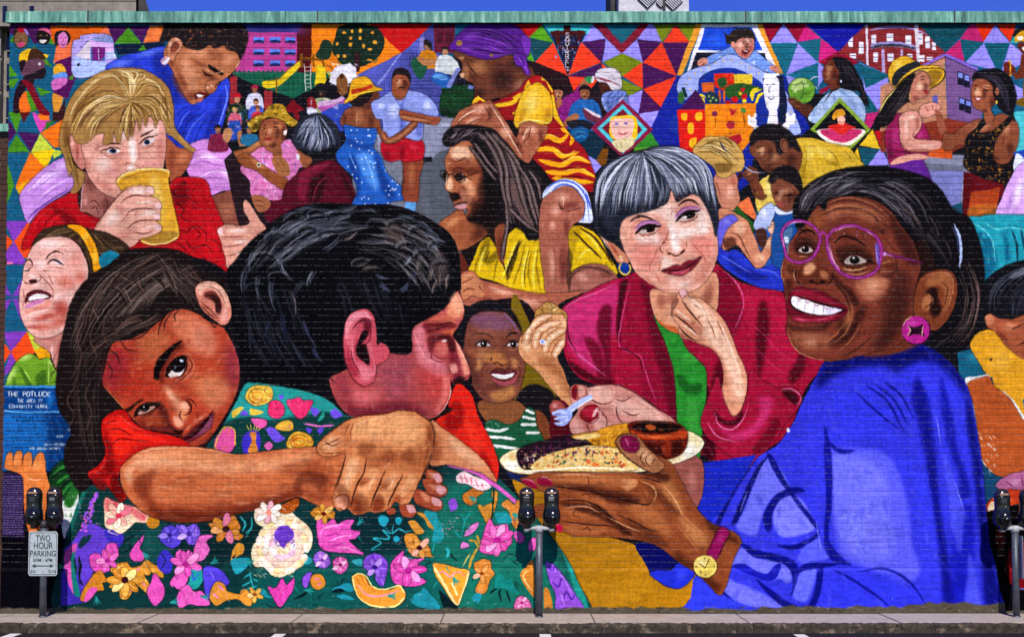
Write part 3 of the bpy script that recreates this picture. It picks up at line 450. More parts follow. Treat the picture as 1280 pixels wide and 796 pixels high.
# ---------------------------------------------------------------- mural, centre: readers, child in bandana, man with locks
q('2a1a24', '690,118 716,114 760,112 768,150 748,170 720,172 700,150'); q('123040', '700,150 770,150 745,200 726,190 712,172')
mini(697, 116, 16, 'b87858', '1a1418', '8a2478', 'b03c98 5c1450'); f('8a2478', '704,122 716,116 726,106 732,112 722,128 712,140 700,140', k=1); dabs('b040a0 5c1450', (700, 106, 730, 140), 24, 1.6, 8, 60, .6); k0(); f('b07050', '724,106 732,96 738,100 730,110'); f('3c9458', '730,98 738,95 742,101 736,104'); f('e0e0e0', '740,96 743,96 742,102 739,103'); f('a86848', '693,128 700,122 702,130 696,136')
mini(731, 116, 17, '9a5c3c', '16161c', '2a68a8', '4a90d0 184a80'); f('a86c48', '706,150 718,142 724,146 716,154 706,158'); f('6a3040', '728,136 738,140 750,146 746,154 732,148'); f('e8d8d8', '729,135 740,139 750,145 749,147 738,142'); f('22222e', '708,152 730,150 742,156 734,164 716,162'); f('1c5888', '712,164 726,158 736,164 730,176 716,178', k=1); l('4a98c8', 1.2, '714,168 724,164 734,168|716,174 726,170 732,172'); k0()
f('d8d0d4', '744,92 750,86 760,85 772,88 776,98 776,110 768,114 756,106 746,100', k=1); l('8a1830', 2.4, '745,97 756,100 772,106'); dabs('ffffff a89c9c 5a4c54', (742, 84, 780, 116), 50, 1.6, 8, 20, .6, 40); k0(); f('4a2418', '748,104 760,106 764,118 754,122'); f('7a8ac8', '752,120 766,114 782,116 784,150 758,140', k=1); dabs('e8ecf8 3a4888 22305e', (750, 112, 786, 152), 40, 2, 10, -50, .7); k0()
f('1c1416', '600,130 650,110 690,140 700,200 742,240 740,290 770,340 700,372 590,372 570,330 600,270 590,200')
f('5c6068', '540,200 566,190 560,262 548,276 540,276')
q('5c6068', '540,202 572,202 560,268 544,284 540,284')
# child on the shoulders: neck and face in profile (hidden), bandana
f('6e3e2c', '566,66 580,62 596,64 640,70 660,80 672,104 660,120 640,128 622,122 606,128 594,124 592,106 582,100 576,92 578,84 576,76 570,72', k=1); g('b0784e', '598,84,16,12 582,90,6,14', .9); g('2c1618', '628,98,20,22 596,116,14,10 650,80,20,10', .8); g('a0705c', '650,106,14,10,-30', .8); l('20100e', 1.3, '570,66 584,74 596,78|582,76 592,90 598,96|588,68 600,74', a=.8); g('d8a070', '576,72,5,4', .9); dabs('8a5a40 3a1e18 5a3428', (566, 62, 672, 128), 80, 1.8, 9, -30, .4, 40); k0(); f('e0b088', '575,92 580,91 579,97 575,96')
f('5a2486', '561,60 568,50 578,38 592,31 640,31 652,38 660,50 662,62 658,72 650,74 640,68 622,72 606,74 590,70 574,64', k=1); g('8a48b8', '590,44,18,8,-25 620,54,14,5,-10 584,60,14,4', .8); f('2a0c46', '576,40 600,36 630,44 646,58 640,66 626,52 600,44', e=4, a=.6); h('9a58c8 2c0e48 7a38a8 3a145c', '574,42 600,40 630,48 648,64|568,52 600,52 628,60 646,68|570,60 596,66 620,70 640,68|590,32 620,36 646,50 656,68', 70, 1.3, .75); o('9a7440', '574,54,4,3.4'); o('8a6838', '614,69,2.6,1.8'); k0()
f('6a2e9a', '642,68 654,70 660,84 662,92 658,94 652,84 644,80', k=1); l('a868d0', 1.6, '646,72 654,80 660,92'); l('2c0e48', 1.4, '650,72 656,84'); k0(); f('7a3aaa', '652,46 660,46 663,56 660,68 654,62')
# striped sleeve and shirt
f('9c1a22', '590,132 596,120 604,124 614,128 630,122 648,112 660,98 676,96 690,112 694,130 700,150 716,172 732,190 746,230 742,240 700,230 690,226 680,212 664,196 648,160 640,150 612,150', k=1)
l('f2c22c', 5.5, '590,130 600,122 610,128 622,118|616,132 640,128 650,116|640,122 654,118 662,102 672,98|670,98 684,100 690,116|640,142 660,138 672,122|690,118 692,136 700,150|690,140 702,154 712,158', t=(.15, .2))
l('f4b020', 6.5, '668,176 684,170 700,176 712,164|666,188 690,186 704,196 724,190|672,200 700,206 720,198 738,204|680,214 704,216 724,212 744,222|700,160 716,168 712,182|690,222 716,226 742,228|664,200 672,214 684,228', t=(.15, .3)); l('f8d860', 2, '670,174 684,168 698,172|690,184 706,194 720,188|700,204 720,196 734,202|704,214 724,210 742,220', a=.8); l('6e0e16', 2, '670,182 690,178 706,186|680,196 700,200 716,194|690,210 712,210 732,210|700,222 722,220 740,226', a=.8); l('c81c24', 3, '664,98 674,96 676,104|648,128 660,124'); f('b01c22', '661,97 674,96 676,104 664,106'); k0()
f('eab82e', '642,150 648,128 656,112 668,104 678,106 688,120 690,138 688,152 676,156 660,152 646,160', k=1); g('fae48a', '664,128,14,22,15', .7); g('b87c14', '652,146,5,16,15 684,142,6,16', .7); dabs('f8dc70 d89a20', (642, 104, 692, 160), 50, 2, 14, 100, .4); k0(); l('fae890', 1.6, '644,157 656,150 670,151 688,154')
# child's arm and hands on the man's head
f('a8644a', '564,160 568,148 576,138 588,132 604,128 612,126 620,134 628,146 638,162 646,172 650,156 662,152 676,156 684,158 680,172 672,186 664,198 660,204 652,200 640,190 630,184 622,172 612,160 600,164 580,162', k=1); g('eeb696', '600,136,14,8,-20 632,164,10,14,50 664,162,10,8 590,150,12,5,-20', .9); g('5a2a22', '646,180,6,18,-30 676,168,5,14 612,142,4,10', .7); l('f8d0b4', 2, '612,130 624,148 640,176 652,196|652,176 660,160|572,152 584,142 598,136', a=.9); l('4a201a', 1.3, '570,158 578,148 590,142|580,160 590,152 604,148|604,130 612,146 606,152|648,174 646,186|664,156 660,172 652,180', a=.85); dabs('d8946e 8a4a38 e8b08c', (566, 128, 682, 202), 90, 1.6, 9, 50, .35, 40); k0()
# back of the readers' quilt drawn earlier; the man: shoulder, shirt
f('a5603e', '544,288 552,276 566,266 576,262 586,272 606,270 612,286 600,300 584,310 568,312 556,302', k=1); g('dc9a6c', '564,278,16,6,-30', .8); g('4a2018', '598,292,16,12,-30', .8); dabs('c8845a 7a3e28', (546, 262, 612, 310), 40, 1.8, 10, -30, .4); k0(); f('6a2e22', '568,318 576,316 584,330 584,340 574,344', a=1)
f('e3bd1c', '584,342 592,322 600,304 610,296 618,304 628,300 640,288 650,284 660,300 672,296 686,304 700,290 712,282 730,284 748,296 760,318 772,340 762,344 752,334 734,330 716,338 712,362 684,366 650,364 620,352 596,346', k=1); f('6a5408', '604,300 612,298 610,320 620,312 628,304 622,322 610,330 600,322', e=2, a=.7); f('3a2c08', '632,338 640,318 648,300 644,326 634,350', e=1.5, a=.8); l('8a6c0c', 2.4, '592,344 596,326 604,308|616,352 620,330 628,314|640,358 650,330 656,304|664,362 660,340 664,310|676,362 670,336 672,310', a=.7); l('faf070', 3, '598,340 602,322 608,308|626,350 636,324 646,300|652,360 654,336 660,308|668,362 666,340 670,306|730,290 744,304 754,322|722,324 734,312 748,318', a=.7); l('2c2008', 1.2, '632,344 644,322 650,296|656,360 656,334 662,308|612,312 606,328', a=.85); f('a58410', '712,284 726,284 720,306 714,320', e=2, a=.7); dabs('f4dc48 b08c10', (586, 284, 770, 364), 100, 2, 12, 100, .4); k0()
# face of the man
f('b06a48', '556,200 560,190 566,180 584,176 592,180 604,200 612,220 616,240 620,268 612,280 596,278 586,276 582,270 584,262 578,260 568,258 566,252 562,246 564,240 558,238 556,230 560,222 558,214', k=1)
g('f0bc98', '574,192,14,10 562,234,5,6 580,226,8,6,40 596,194,8,8 572,268,6,4', .9); g('6a301e', '604,250,10,24,15 592,214,14,5 572,246,6,5 596,266,10,8', .85); g('d8946e', '590,236,8,12,-20', .7); l('f4cca8', 1.6, '562,192 574,186 588,188|558,228 562,236|576,222 590,228', a=.8); l('5a2416', 1.2, '566,196 576,200 584,194|590,190 594,200 600,206|574,244 580,250 588,250', a=.7); dabs('d08e68 8a4a30 e4ac88', (556, 178, 618, 278), 100, 1.5, 7, 40, .35, 60); k0()
f('3a1814', '562,243 568,240 574,244 566,250'); f('2c1210', '566,258 574,254 584,252 578,258 570,260'); f('c88078', '567,258 576,256 584,256 580,262 570,261'); l('2a120e', 1.4, '558,238 564,242 570,240'); l('1a0c0a', 2.2, '564,214 572,210 582,212'); g('3a1a12', '596,262,10,20,-20', .7)
o('241410', '556,219,4,5 574,221,6,5,20'); l('14100e', 1.3, '549,215 553,213 558,214 560,220 558,226 552,222 549,216|567,216 572,214 580,219 580,226 574,228 568,222 566,216|560,218 567,217|580,222 600,214 612,214', t=(0, 0)); g('e8d0c0', '578,218,2,1.5', .8)
f('b06a48', '556,200 560,190 566,180 584,176 592,180 604,200 612,220 616,240 620,268 612,280 596,278 586,276 582,270 584,262 578,260 568,258 566,252 562,246 564,240 558,238 556,230 560,222 558,214', a=0, k=1)
f('331612', '604,206 600,222 596,236 598,250 590,258 586,264 584,276 600,282 620,280 622,240 614,210', e=7, a=.9); f('4a2016', '580,230 586,240 592,250 588,256 578,250 572,242', e=3, a=.7); f('f2c4a0', '562,186 574,182 584,184 590,194 582,198 574,192 566,196', e=4, a=.7); f('f4c6a2', '560,222 564,222 566,232 562,237 558,236', e=2, a=.9); f('e0a078', '578,228 588,228 594,240 588,246 582,238', e=3, a=.8); f('200e0c', '584,270 578,272 584,278 600,282 612,278 600,272', e=3, a=.8); f('eab088', '572,266 580,264 582,269 574,271', e=2, a=.9); f('6a3222', '560,210 570,206 584,208 600,208 606,214 590,218 570,216', e=3, a=.7); k0()
l('f0c09a', 1.2, '559,216 558,226 556,233', a=.9)
# locks
f('1b1518', '553,176 556,166 566,158 584,156 602,158 616,162 630,176 642,190 652,204 668,208 676,212 686,228 676,246 676,290 668,300 652,288 640,280 630,272 622,276 616,270 610,256 606,236 604,214 596,196 590,180 580,174 566,182 556,182', k=1)
h('6a5a60 241c20 8a7678 0c0a0c', '556,176 562,166 576,162|564,180 572,168 590,162|576,176 586,166 606,164|590,180 600,170 620,172', 60, 1.8, .85); h('7a6668 3c3034 9a8484 0c0a0e 5a4a4e', '596,168 612,190 622,220 630,250 640,280|604,164 622,186 634,216 646,250 660,276|616,168 634,190 650,220 660,250 672,276', 60, 2.4, .85, ln=(.4, .9)); h('0c0a0e 3a3034 5c4c50', '640,196 656,220 664,250 672,290|660,206 676,226 672,250 676,280', 40, 1.8, .8); f('6e5650', '636,222 646,232 656,254 668,284 660,280 646,260 638,242'); l('8a7472', 3.4, '624,196 632,216 632,240 640,268|614,180 626,206 628,232 636,256 634,284', t=(.1, .2)); l('1a1214', .8, '628,210 634,236 640,262|620,196 630,224 632,256'); k0()
l('4a3c40', 3, '634,256 634,284 630,306 626,324|632,256 650,274 664,284 674,290', t=(.05, .2)); l('8a7674', 1.2, '634,258 634,284 631,304|640,268 656,280 670,288', a=.8); l('2a1c18', 2, '648,270 650,286|626,320 631,338|632,344 640,322 652,300', t=(.1, .2)); f('2c1c14', '604,280 618,278 628,290 626,318 620,310 612,296', e=2, a=.9); f('8a4c34', '618,286 630,280 634,300 628,330 622,320'); g('5a2a1c', '624,304,5,18', .6)
# knee with striped hem
f('dfe6fa', '678,246 684,234 696,226 710,224 724,230 734,240 738,258 740,276 726,278 706,270 690,262', k=1); l('3a58c8', 2, '680,242 690,230 706,226 722,232 732,246 736,276|686,244 698,232 712,232 724,242 730,258 728,278|732,240 738,262'); k0()
f('a96652', '674,300 674,270 678,250 690,240 704,233 718,236 728,250 730,262 726,274 716,280 710,290 710,306 712,330 712,364 684,366 680,346 676,326', k=1); g('e2a890', '694,262,10,10 690,282,6,8 702,246,14,8 690,330,6,30', .8); g('6a302a', '712,256,14,6,-10 704,330,8,34 708,284,6,16', .8); l('2a1010', 1.4, '699,252 701,260 706,262|706,264 718,262 728,258', a=.9); l('f4c8b0', 1.2, '701,250 704,246 704,258'); l('8a4038', 1.4, '690,300 694,330 692,362|700,310 702,340', a=.7); dabs('c88670 8a4a40 e0a890', (674, 234, 730, 366), 80, 1.8, 10, 85, .35); k0()
# far upper arm of the man, forearm across, hand at left
f('a5685a', '712,364 714,342 724,334 740,329 756,332 768,342 772,350 750,356 730,366', k=1); g('d8a08c', '728,346,10,8', .8); g('6a342c', '758,342,12,8', .6); k0(); f('2a1a14', '710,310 716,322 714,340 730,332 752,334 766,344 750,338 730,336 716,346 712,362 708,350', a=.5)
l('4a2c14', 2.6, '716,288 728,300 740,312 752,324|724,284 742,296 756,314 766,332', t=(.1, .2))
f('b0664e', '572,348 582,338 592,340 602,350 620,354 646,362 670,366 700,366 730,364 700,378 692,394 676,404 654,400 640,392 624,384 606,376 594,382 580,380 572,372', k=1); g('e6ac90', '626,364,20,6,15 660,378,24,8,10', .8); g('6e342a', '650,396,30,5,10 606,372,14,5,20', .7); f('c9865e', '574,348 584,340 594,344 602,354 604,370 590,372 578,372', e=1, a=.9); l('5a281e', 1.5, '574,356 584,350 592,346|576,366 586,360 594,362|580,376 590,370 602,374|598,356 604,366', a=.85); l('f6c8aa', 1.4, '580,344 590,344|610,358 630,364 650,368|646,382 664,376 684,374', a=.7); dabs('d89878 8c4c3c', (574, 340, 730, 404), 90, 1.6, 10, 15, .35); k0()
# ---------------------------------------------------------------- mural, right distance: boy in window, arch of paintings, braided woman, buildings, dancers
# boy leaning out of the window
f('7c9ce0', '872,82 888,70 906,62 918,58 928,70 940,62 952,70 964,80 972,86 966,92 940,84 916,74 890,84', k=1); dabs('dfe8fa 4060b8 a8c0f0 ffffff', (870, 58, 974, 92), 80, 2, 9, -20, .7, 40); k0()
f('cf8878', '914,54 920,46 930,44 940,46 942,58 938,68 932,73 924,70 918,62', k=1); g('f4c4b0', '924,56,5,6 934,50,5,4', .9); g('8a3a3c', '930,68,8,4 938,60,3,6', .7); k0(); f('2c2420', '908,54 906,46 904,40 910,44 916,38 926,36 936,36 942,42 944,52 940,48 930,47 922,50 916,56'); dabs('6a5a3c 14100e 4a3c2c', (906, 36, 944, 56), 36, 1.2, 6, 20, .7, 60); l('2a1614', 1, '928,52 932,51|937,52 940,52|932,60 931,57'); f('6a1c24', '926,63 934,62 937,65 930,68'); f('f4ece8', '928,63 934,63 933,65'); o('d8927e', '916,56,2.6,4'); o('d4907c', '878,78,7,5,-30 968,86,7,4,20'); l('7a3c34', .9, '872,80 878,76|876,83 882,78|964,86 972,84|964,89 972,88')
# the arch
f('1c2a8e', '845,96 980,94 1000,130 1014,166 820,166', a=.0)
f('a9b6ee', '846,106 852,94 868,86 890,80 912,68 936,80 958,92 962,96 974,104 984,118 996,150 1000,166 986,166 966,118 940,100 914,86 890,88 874,98 872,112 866,124 854,124 847,114', k=1); 
for x, y in [(858, 106), (862, 98), (868, 92), (876, 88), (886, 83), (894, 79), (904, 76), (914, 75), (926, 80), (936, 85), (948, 92), (972, 116), (980, 126), (988, 140), (994, 152), (862, 112)]: o('d8c060', '%f,%f,1.1,1.4' % (x, y))
k0(); f('1f3690', '872,112 876,98 892,88 914,85 934,92 950,102 958,116 960,166 840,166 858,124')
q('13302c', '851,110 855,109 859,121 856,123'); f('3a6a34', '847,118 852,114 855,124 851,129 847,127')
q('d8301c', '892,92 917,92 918,110 905,114 892,108'); q('e8c83a', '917,93 940,93 940,106 918,106'); dabs('f4e070 c08a1c a82814', (892, 92, 940, 108), 50, 1, 3, 0, .8, 90); f('2e5a30', '896,100 906,97 908,106 900,110'); q('d86a2c', '876,104 891,103 893,116 878,115'); f('2f5c28', '906,110 922,104 944,108 954,112 940,116 926,124 910,122'); l('1c3c18', 1.4, '920,112 930,104|926,114 938,106'); l('e06a24', 3, '899,112 900,128|905,112 905,128'); f('28384a', '882,118 888,114 898,120 898,128 886,130'); o('8cb060', '886,120,1.6,1.6 891,122,1.6,1.6 895,125,1.6,1.6 888,126,1.6,1.6'); l('f4d834', 3.4, '870,122 876,119 882,122|870,126 878,124 880,130|940,126 942,116 952,112|944,130 948,120 956,116|938,122 940,114 948,110', t=(.1, .3)); o('c81c28', '918,124,4.4,4 930,121,4,4 928,112,3,2.6 910,128,3.4,2.6'); o('f4d834', '930,126,3,2.6 925,117,2,2'); o('e8b030', '924,116,1.6,1.6')
q('4a1a50', '858,126 869,112 880,128 880,138 848,138'); q('d0241c', '846,137 881,137 881,190 850,190'); f('f0b428', '851,143 858,142 858,150 852,150|869,142 877,140 877,150 870,150|860,155 866,154 866,166 860,166|862,175 870,172 868,184 862,183'); q('ee8c1e', '881,130 945,129 944,150 938,176 926,190 881,190'); dabs('f8b840 d86a14', (881, 130, 944, 190), 60, 2.5, 8, 80, .5, 60); f('b02434', '912,136 917,138 921,136 918,142 914,144|906,173 914,170 924,168 926,176 916,184 910,180'); o('7a2c50', '893,142,3.6,3.2'); o('5a8c40', '929,138,3.6,3.4'); o('a8303c', '913,156,5.5,5'); l('2a2a1c', .8, '893,146 894,158|929,142 931,160|913,162 914,168 910,166')
q('f6f0ee', '955,92 974,92 974,97 954,98'); q('16203c', '953,98 978,94 984,130 982,160 972,160 974,104 954,104'); f('f8f2f0', '955,99 972,98 973,130 968,140 960,138 956,126'); q('f8f2f0', '961,138 971,138 973,160 958,160'); l('2a3a6a', 1, '957,106 961,106|964,106 969,105|962,107 961,115 964,115|959,121 964,124 968,120'); o('f8f2f0', '940,152,6,6 936,146,2,3 944,144,2,3 988,150,6,6 984,144,2,3 992,144,2,3'); f('f8f2f0', '942,154 952,160 958,160 956,170 944,164|974,160 984,152 986,160 976,168'); dabs('d04050', (960, 152, 984, 158), 8, 1, 3, 80, .8, 40)
# self-portrait diamond
q('8a2046', '778,124 816,162 778,198 738,160'); q('58c8d0', '778,130 809,162 778,192 746,160'); q('7a2030', '778,136 803,162 778,186 752,160'); f('f0c02c', '762,150 766,146 790,144 796,152 796,170 790,176 764,172'); f('f4c4b4', '764,150 790,149 790,166 784,176 770,174 764,164'); o('4858b0', '770,155,2.4,1.2 782,154,2.4,1.2'); l('c03048', 1.6, '772,165 778,168 785,165'); f('e8d8a8', '766,176 790,172 792,180 778,190 768,184'); dabs('5a6a40 a88a50', (766, 172, 792, 186), 16, 1, 3, 60, .7, 60)
# hand with cabbage, braided woman
f('5a2e1e', '988,122 1000,130 1014,134 1030,140 1028,152 1010,148 992,132', k=1); g('a06a48', '1004,134,8,3,20', .7); k0(); f('6a9a38', '985,112 990,102 1000,98 1012,100 1018,110 1014,124 1002,130 990,126', k=1); g('d8e8a8', '1006,106,7,5 994,112,4,5', .9); l('2c4a18', 1.2, '988,116 996,108 1004,112|1000,124 1006,116 1014,116', a=.8); k0(); l('e8dcd8', 1.2, '1012,100 1018,96 1024,96|1018,108 1022,112')
f('a8bcd8', '1010,150 1022,130 1036,116 1052,110 1068,116 1078,128 1082,142 1074,160 1040,158', k=1); dabs('e8f0fa 6a84b8 c8d8ec', (1010, 110, 1084, 160), 70, 2.4, 12, 60, .6, 40); f('7a8fbe', '1058,120 1070,128 1074,150 1062,150', e=3, a=.6); k0()
f('6e3826', '1028,92 1032,80 1042,73 1050,80 1052,96 1050,108 1040,114 1036,106 1030,102', k=1); g('c08a60', '1036,84,6,5 1034,96,5,5', .8); g('2c1410', '1048,100,5,12', .7); k0(); l('20100c', 1.2, '1035,82 1041,80|1030,96 1036,96'); f('17141a', '1040,74 1050,71 1062,76 1072,92 1080,110 1086,132 1078,124 1072,114 1058,112 1050,108 1048,90'); h('4a4248 0a080c 3a3238', '1046,74 1048,92 1052,110|1052,72 1062,92 1072,116|1058,76 1074,100 1084,130', 40, 1.2, .8); l('17141a', 1.6, '1076,112 1080,126 1088,138|1030,128 1040,114 1048,110'); o('d0d8ec', '1051,102,1.3,1.8'); q('8e1232', '1024,112 1038,106 1034,114 1024,118')
# diamond with the child on a watermelon slice
q('88a63c', '1049,122 1088,162 1060,190 1012,162 1024,150'); q('12141a', '1049,128 1082,162 1058,182 1018,162'); f('f4ecd8', '1022,162 1080,162 1068,178 1052,183 1034,178'); f('c83a6a', '1026,162 1076,162 1066,174 1052,178 1036,174'); dabs('2a1418', (1030, 163, 1072, 172), 14, .8, 2, 60, .8); f('d03028', '1034,158 1046,155 1052,152 1060,156 1070,159 1060,162 1058,166 1050,168 1044,164'); o('f4b8a0', '1051,150,5,6'); f('d8982c', '1040,146 1044,138 1052,136 1056,143 1048,146 1042,150'); l('c03030', .9, '1048,152 1051,154 1054,152')
# brick building
f('8c3034', '1082,31 1148,31 1160,44 1172,58 1182,66 1182,76 1150,86 1110,94 1074,76 1047,66 1060,52', sharp=1, k=1); dabs('6a2024 a84448 b86058', (1046, 30, 1184, 92), 240, 1.2, 4, 0, .6, 10); l('a89ad0', 3, '1086,38 1100,35 1120,34 1140,36 1160,44'); l('a89ad0', 6.5, '1088,59 1100,56 1118,55 1132,57 1144,60', t=(0, 0)); l('2e3c44', 3, '1089,60 1100,57.4 1118,56.4 1132,58.4 1143,61', t=(0, 0))
dabs('e4e0ea d8d4e0', (1090, 58, 1143, 60), 34, .7, 1.8, 80, .9, 30)
q('e8dce4', '1081,30 1084,30 1086,90 1083,90|1142,30 1147,30 1150,84 1146,84'); q('c0acd4', '1101,62 1105,62 1106,92 1102,92|1125,62 1128,62 1129,84 1126,84'); 
for x, y, w, hh in [(1092, 49, 6, 11), (1112, 47, 8, 10), (1135, 50, 7, 11), (1094, 72, 6, 12), (1113, 72, 8, 10), (1137, 70, 6, 5), (1063, 52, 6, 14), (1076, 60, 6, 15), (1066, 70, 8, 6), (1150, 49, 6, 14), (1159, 53, 6, 15), (1167, 58, 5, 10), (1152, 73, 7, 8), (1162, 73, 8, 4)]: q('f0f0fa', '%f,%f %f,%f %f,%f %f,%f' % (x-w/2, y-hh/2, x+w/2, y-hh/2, x+w/2, y+hh/2, x-w/2, y+hh/2)); l('3a2838', .8, '%f,%f %f,%f' % (x-w/2, y, x+w/2, y), t=(0, 0))
k0()
# house with violet roof
q('c28a6c', '1100,108 1180,68 1184,150 1184,160 1100,166'); CLIP[0] = coverage([to_canvas(np.array([(1096, 110), (1180, 70), (1185, 162), (1088, 168)]))]); dabs('a8705c e0ac88 7a4a40', (1090, 70, 1185, 166), 160, 1, 3, 0, .6, 10); k0(); q('7a5a8a', '1181,70 1222,88 1228,110 1226,158 1184,150'); dabs('6a4a78 8c6a9c', (1184, 78, 1222, 150), 40, 1.2, 6, 0, .5, 6); l('8a6ac8', 3.4, '1150,84 1181,68 1222,87', t=(0, 0), sharp=1); l('2c2048', 1, '1150,87 1181,71 1222,90', t=(0, 0), sharp=1); q('8a3a28', '1100,164 1184,148 1228,156 1230,170 1190,190 1100,190')
for x, y in [(1200, 98), (1208, 101), (1202, 130), (1210, 133)]: q('1c1a30', '%f,%f %f,%f %f,%f %f,%f' % (x-4, y-9, x+3.6, y-7, x+3.6, y+9, x-4, y+7)); q('8494dc', '%f,%f %f,%f %f,%f %f,%f' % (x-3, y-7.5, x+2.8, y-6, x+2.8, y, x-3, y-1.5))
q('6a6ab8', '1165,120 1172,119 1172,130 1166,132')
# far-right painted totem
f('231c20', '1266,46 1268,38 1278,33 1300,32 1300,52 1290,42 1276,44'); f('d8a42a', '1268,52 1270,44 1280,38 1300,44 1300,54 1278,52'); f('f4ece4', '1272,46 1278,46 1278,50 1272,50'); f('5c2c22', '1272,54 1300,52 1300,66 1280,68 1274,62'); f('f8ece0', '1278,59 1290,58 1290,63 1279,63'); q('6e3420', '1276,68 1300,66 1300,100 1284,96 1270,100 1266,94 1274,86'); q('8a5a1c', '1280,90 1300,90 1300,140 1278,120'); f('c8902c', '1256,84 1260,76 1264,84 1268,88 1262,96 1256,92'); f('6a2a20', '1254,80 1260,78 1268,84 1268,92 1256,92'); f('7a5c1c', '1270,126 1280,122 1300,124 1300,134 1272,132'); l('d8a42a', 2, '1262,74 1263,94')
# right-hand dancers: woman in magenta, hat
q('9a9ab0', '1106,186 1226,196 1206,300 1120,260'); q('787a8c', '1150,204 1206,206 1204,214 1150,212'); q('8688c0', '1150,212 1204,214 1200,252 1188,258'); q('1d5060', '1188,258 1202,252 1206,272'); q('c02040', '1186,258 1202,270 1206,276'); q('d86028','1160,180 1190,184 1190,198 1160,196')
f('9a2458', '1106,170 1112,152 1122,142 1146,148 1156,158 1162,176 1158,196 1148,202 1136,200 1124,204 1112,206 1108,188', k=1); g('c8488a', '1120,172,8,18 1150,172,6,14', .7); g('5a1034', '1136,184,8,16 1112,190,6,14', .7); l('5a1034', 1.4, '1110,176 1126,182|1112,186 1130,190 1150,186|1112,196 1130,196', a=.8); k0()
f('6c2f92', '1112,206 1136,198 1152,200 1158,210 1164,226 1170,250 1120,240', k=1); g('3c1460', '1160,232,10,16 1124,220,12,8', .7); k0()
f('e0a08c', '1124,146 1134,140 1146,140 1152,150 1150,160 1146,166 1142,172 1172,176 1178,180 1172,186 1150,190 1132,188 1126,178 1124,160', k=1); g('f8d0bc', '1132,158,4,20 1158,182,16,3 1140,146,8,4', .9); g('a05a4c', '1146,152,4,12 1150,188,20,3', .7); k0(); l('7a3028', 1.1, '1146,158 1142,172 1170,176|1126,178 1134,188 1160,190', a=.8); f('e4a890', '1112,204 1124,196 1144,192 1158,194 1160,198 1140,200 1118,206')
f('1a1618', '1096,156 1100,140 1108,122 1118,112 1132,98 1142,92 1144,108 1140,124 1132,128 1120,140 1114,152 1104,158', k=1); h('4a4048 0a080a 2c2428', '1138,96 1124,116 1108,138 1100,154|1142,104 1134,122 1116,146', 26, 1.2, .7); k0()
f('c07e68', '1140,104 1146,94 1154,90 1160,96 1162,106 1160,116 1154,122 1146,124 1142,130 1136,124', k=1); g('eec0a4', '1148,108,6,7', .9); g('7a3a34', '1144,122,5,5', .7); k0(); l('20100e', 1.1, '1150,100 1156,99|1150,97 1157,95'); f('a83038', '1154,113 1160,114 1157,118'); l('d8c068', 1, '1136,116 1138,122 1135,124')
f('e0b030', '1110,96 1112,82 1122,73 1134,71 1144,78 1152,82 1166,82 1178,86 1181,92 1176,102 1162,110 1164,100 1158,90 1146,88 1136,94 1122,106 1118,110', k=1); g('f8dc70', '1122,82,8,8 1150,88,20,4', .8); f('8a641c', '1160,90 1172,88 1178,92 1172,102 1162,108', e=1, a=.8); k0(); f('26282e', '1114,100 1120,88 1134,80 1146,77 1150,82 1138,88 1126,98 1118,108'); l('2a2010', 1.2, '1118,110 1130,98 1146,88 1160,86 1174,86 1181,91 1176,102 1163,110', t=(0, 0)); l('f8e478', 1.6, '1098,142 1108,124 1120,110'); f('e2a08c', '1150,134 1158,130 1166,128 1174,132 1172,140 1160,146 1150,144', k=1); l('7a3028', 1, '1156,132 1160,140|1164,130 1166,138'); k0(); f('9c5a44', '1168,138 1176,142 1182,160 1182,168 1174,166')
# dark-haired dancer in black and gold
f('8c5138', '1180,166 1190,168 1206,156 1220,150 1236,148 1250,142 1262,146 1272,156 1272,176 1266,194 1256,206 1244,204 1232,196 1214,188 1200,180 1188,188 1178,184', k=1); g('cf946e', '1226,158,14,8,-20 1256,160,8,12 1222,184,20,4,25', .9); g('4a2218', '1262,186,6,14 1240,196,14,4,20 1216,170,10,4', .7); l('5a2a1e', 1.2, '1200,176 1224,184 1246,196|1256,166 1252,186', a=.8); dabs('b87a58 6a3824', (1180, 144, 1272, 206), 50, 1.5, 8, 20, .4); k0()
f('181418', '1208,172 1220,160 1228,150 1232,154 1222,166 1240,164 1252,154 1262,146 1264,150 1246,172 1240,196 1250,206 1262,206 1266,222 1254,232 1232,226 1206,210 1206,190', k=1); dabs('a8722c c88e3c 7a4c1c', (1204, 150, 1268, 232), 110, 2.2, 5, 30, .85, 80); k0()
f('6e1420', '1206,216 1230,224 1254,232 1248,250 1228,246 1210,240'); q('b04a24', '1212,240 1250,234 1246,260 1212,272 1206,300 1204,250'); q('5c1018', '1204,214 1216,222 1210,260 1212,300 1202,290'); f('c87a34', '1212,258 1246,256 1248,270 1212,274', e=2, a=.7)
f('98583e', '1214,112 1218,100 1226,96 1238,100 1246,112 1244,126 1238,136 1242,148 1232,154 1228,140 1218,134 1214,124', k=1); g('dca27c', '1222,116,7,8 1232,108,6,4', .9); g('4a2018', '1240,128,6,12 1230,138,6,4', .8); k0(); l('20100c', 1.2, '1216,108 1222,107|1229,108 1236,109'); l('180c0a', 1.4, '1217,112 1221,111|1229,112 1236,113'); f('8c2c2c', '1217,122 1226,121 1222,127'); f('f4ece4', '1219,122.5 1225,122.5 1222,125')
f('17131a', '1214,100 1218,92 1228,88 1244,86 1258,92 1266,104 1270,122 1266,140 1268,152 1262,144 1254,140 1246,132 1242,118 1240,106 1230,98 1222,98', k=1); h('4a4450 0a080c 3a3440', '1222,92 1244,92 1258,108 1264,140|1230,98 1246,108 1252,130 1262,148', 34, 1.4, .8); k0(); o('9a6048', '1246,114,2.6,5'); o('d8b040', '1245,128,1.4,2.6')
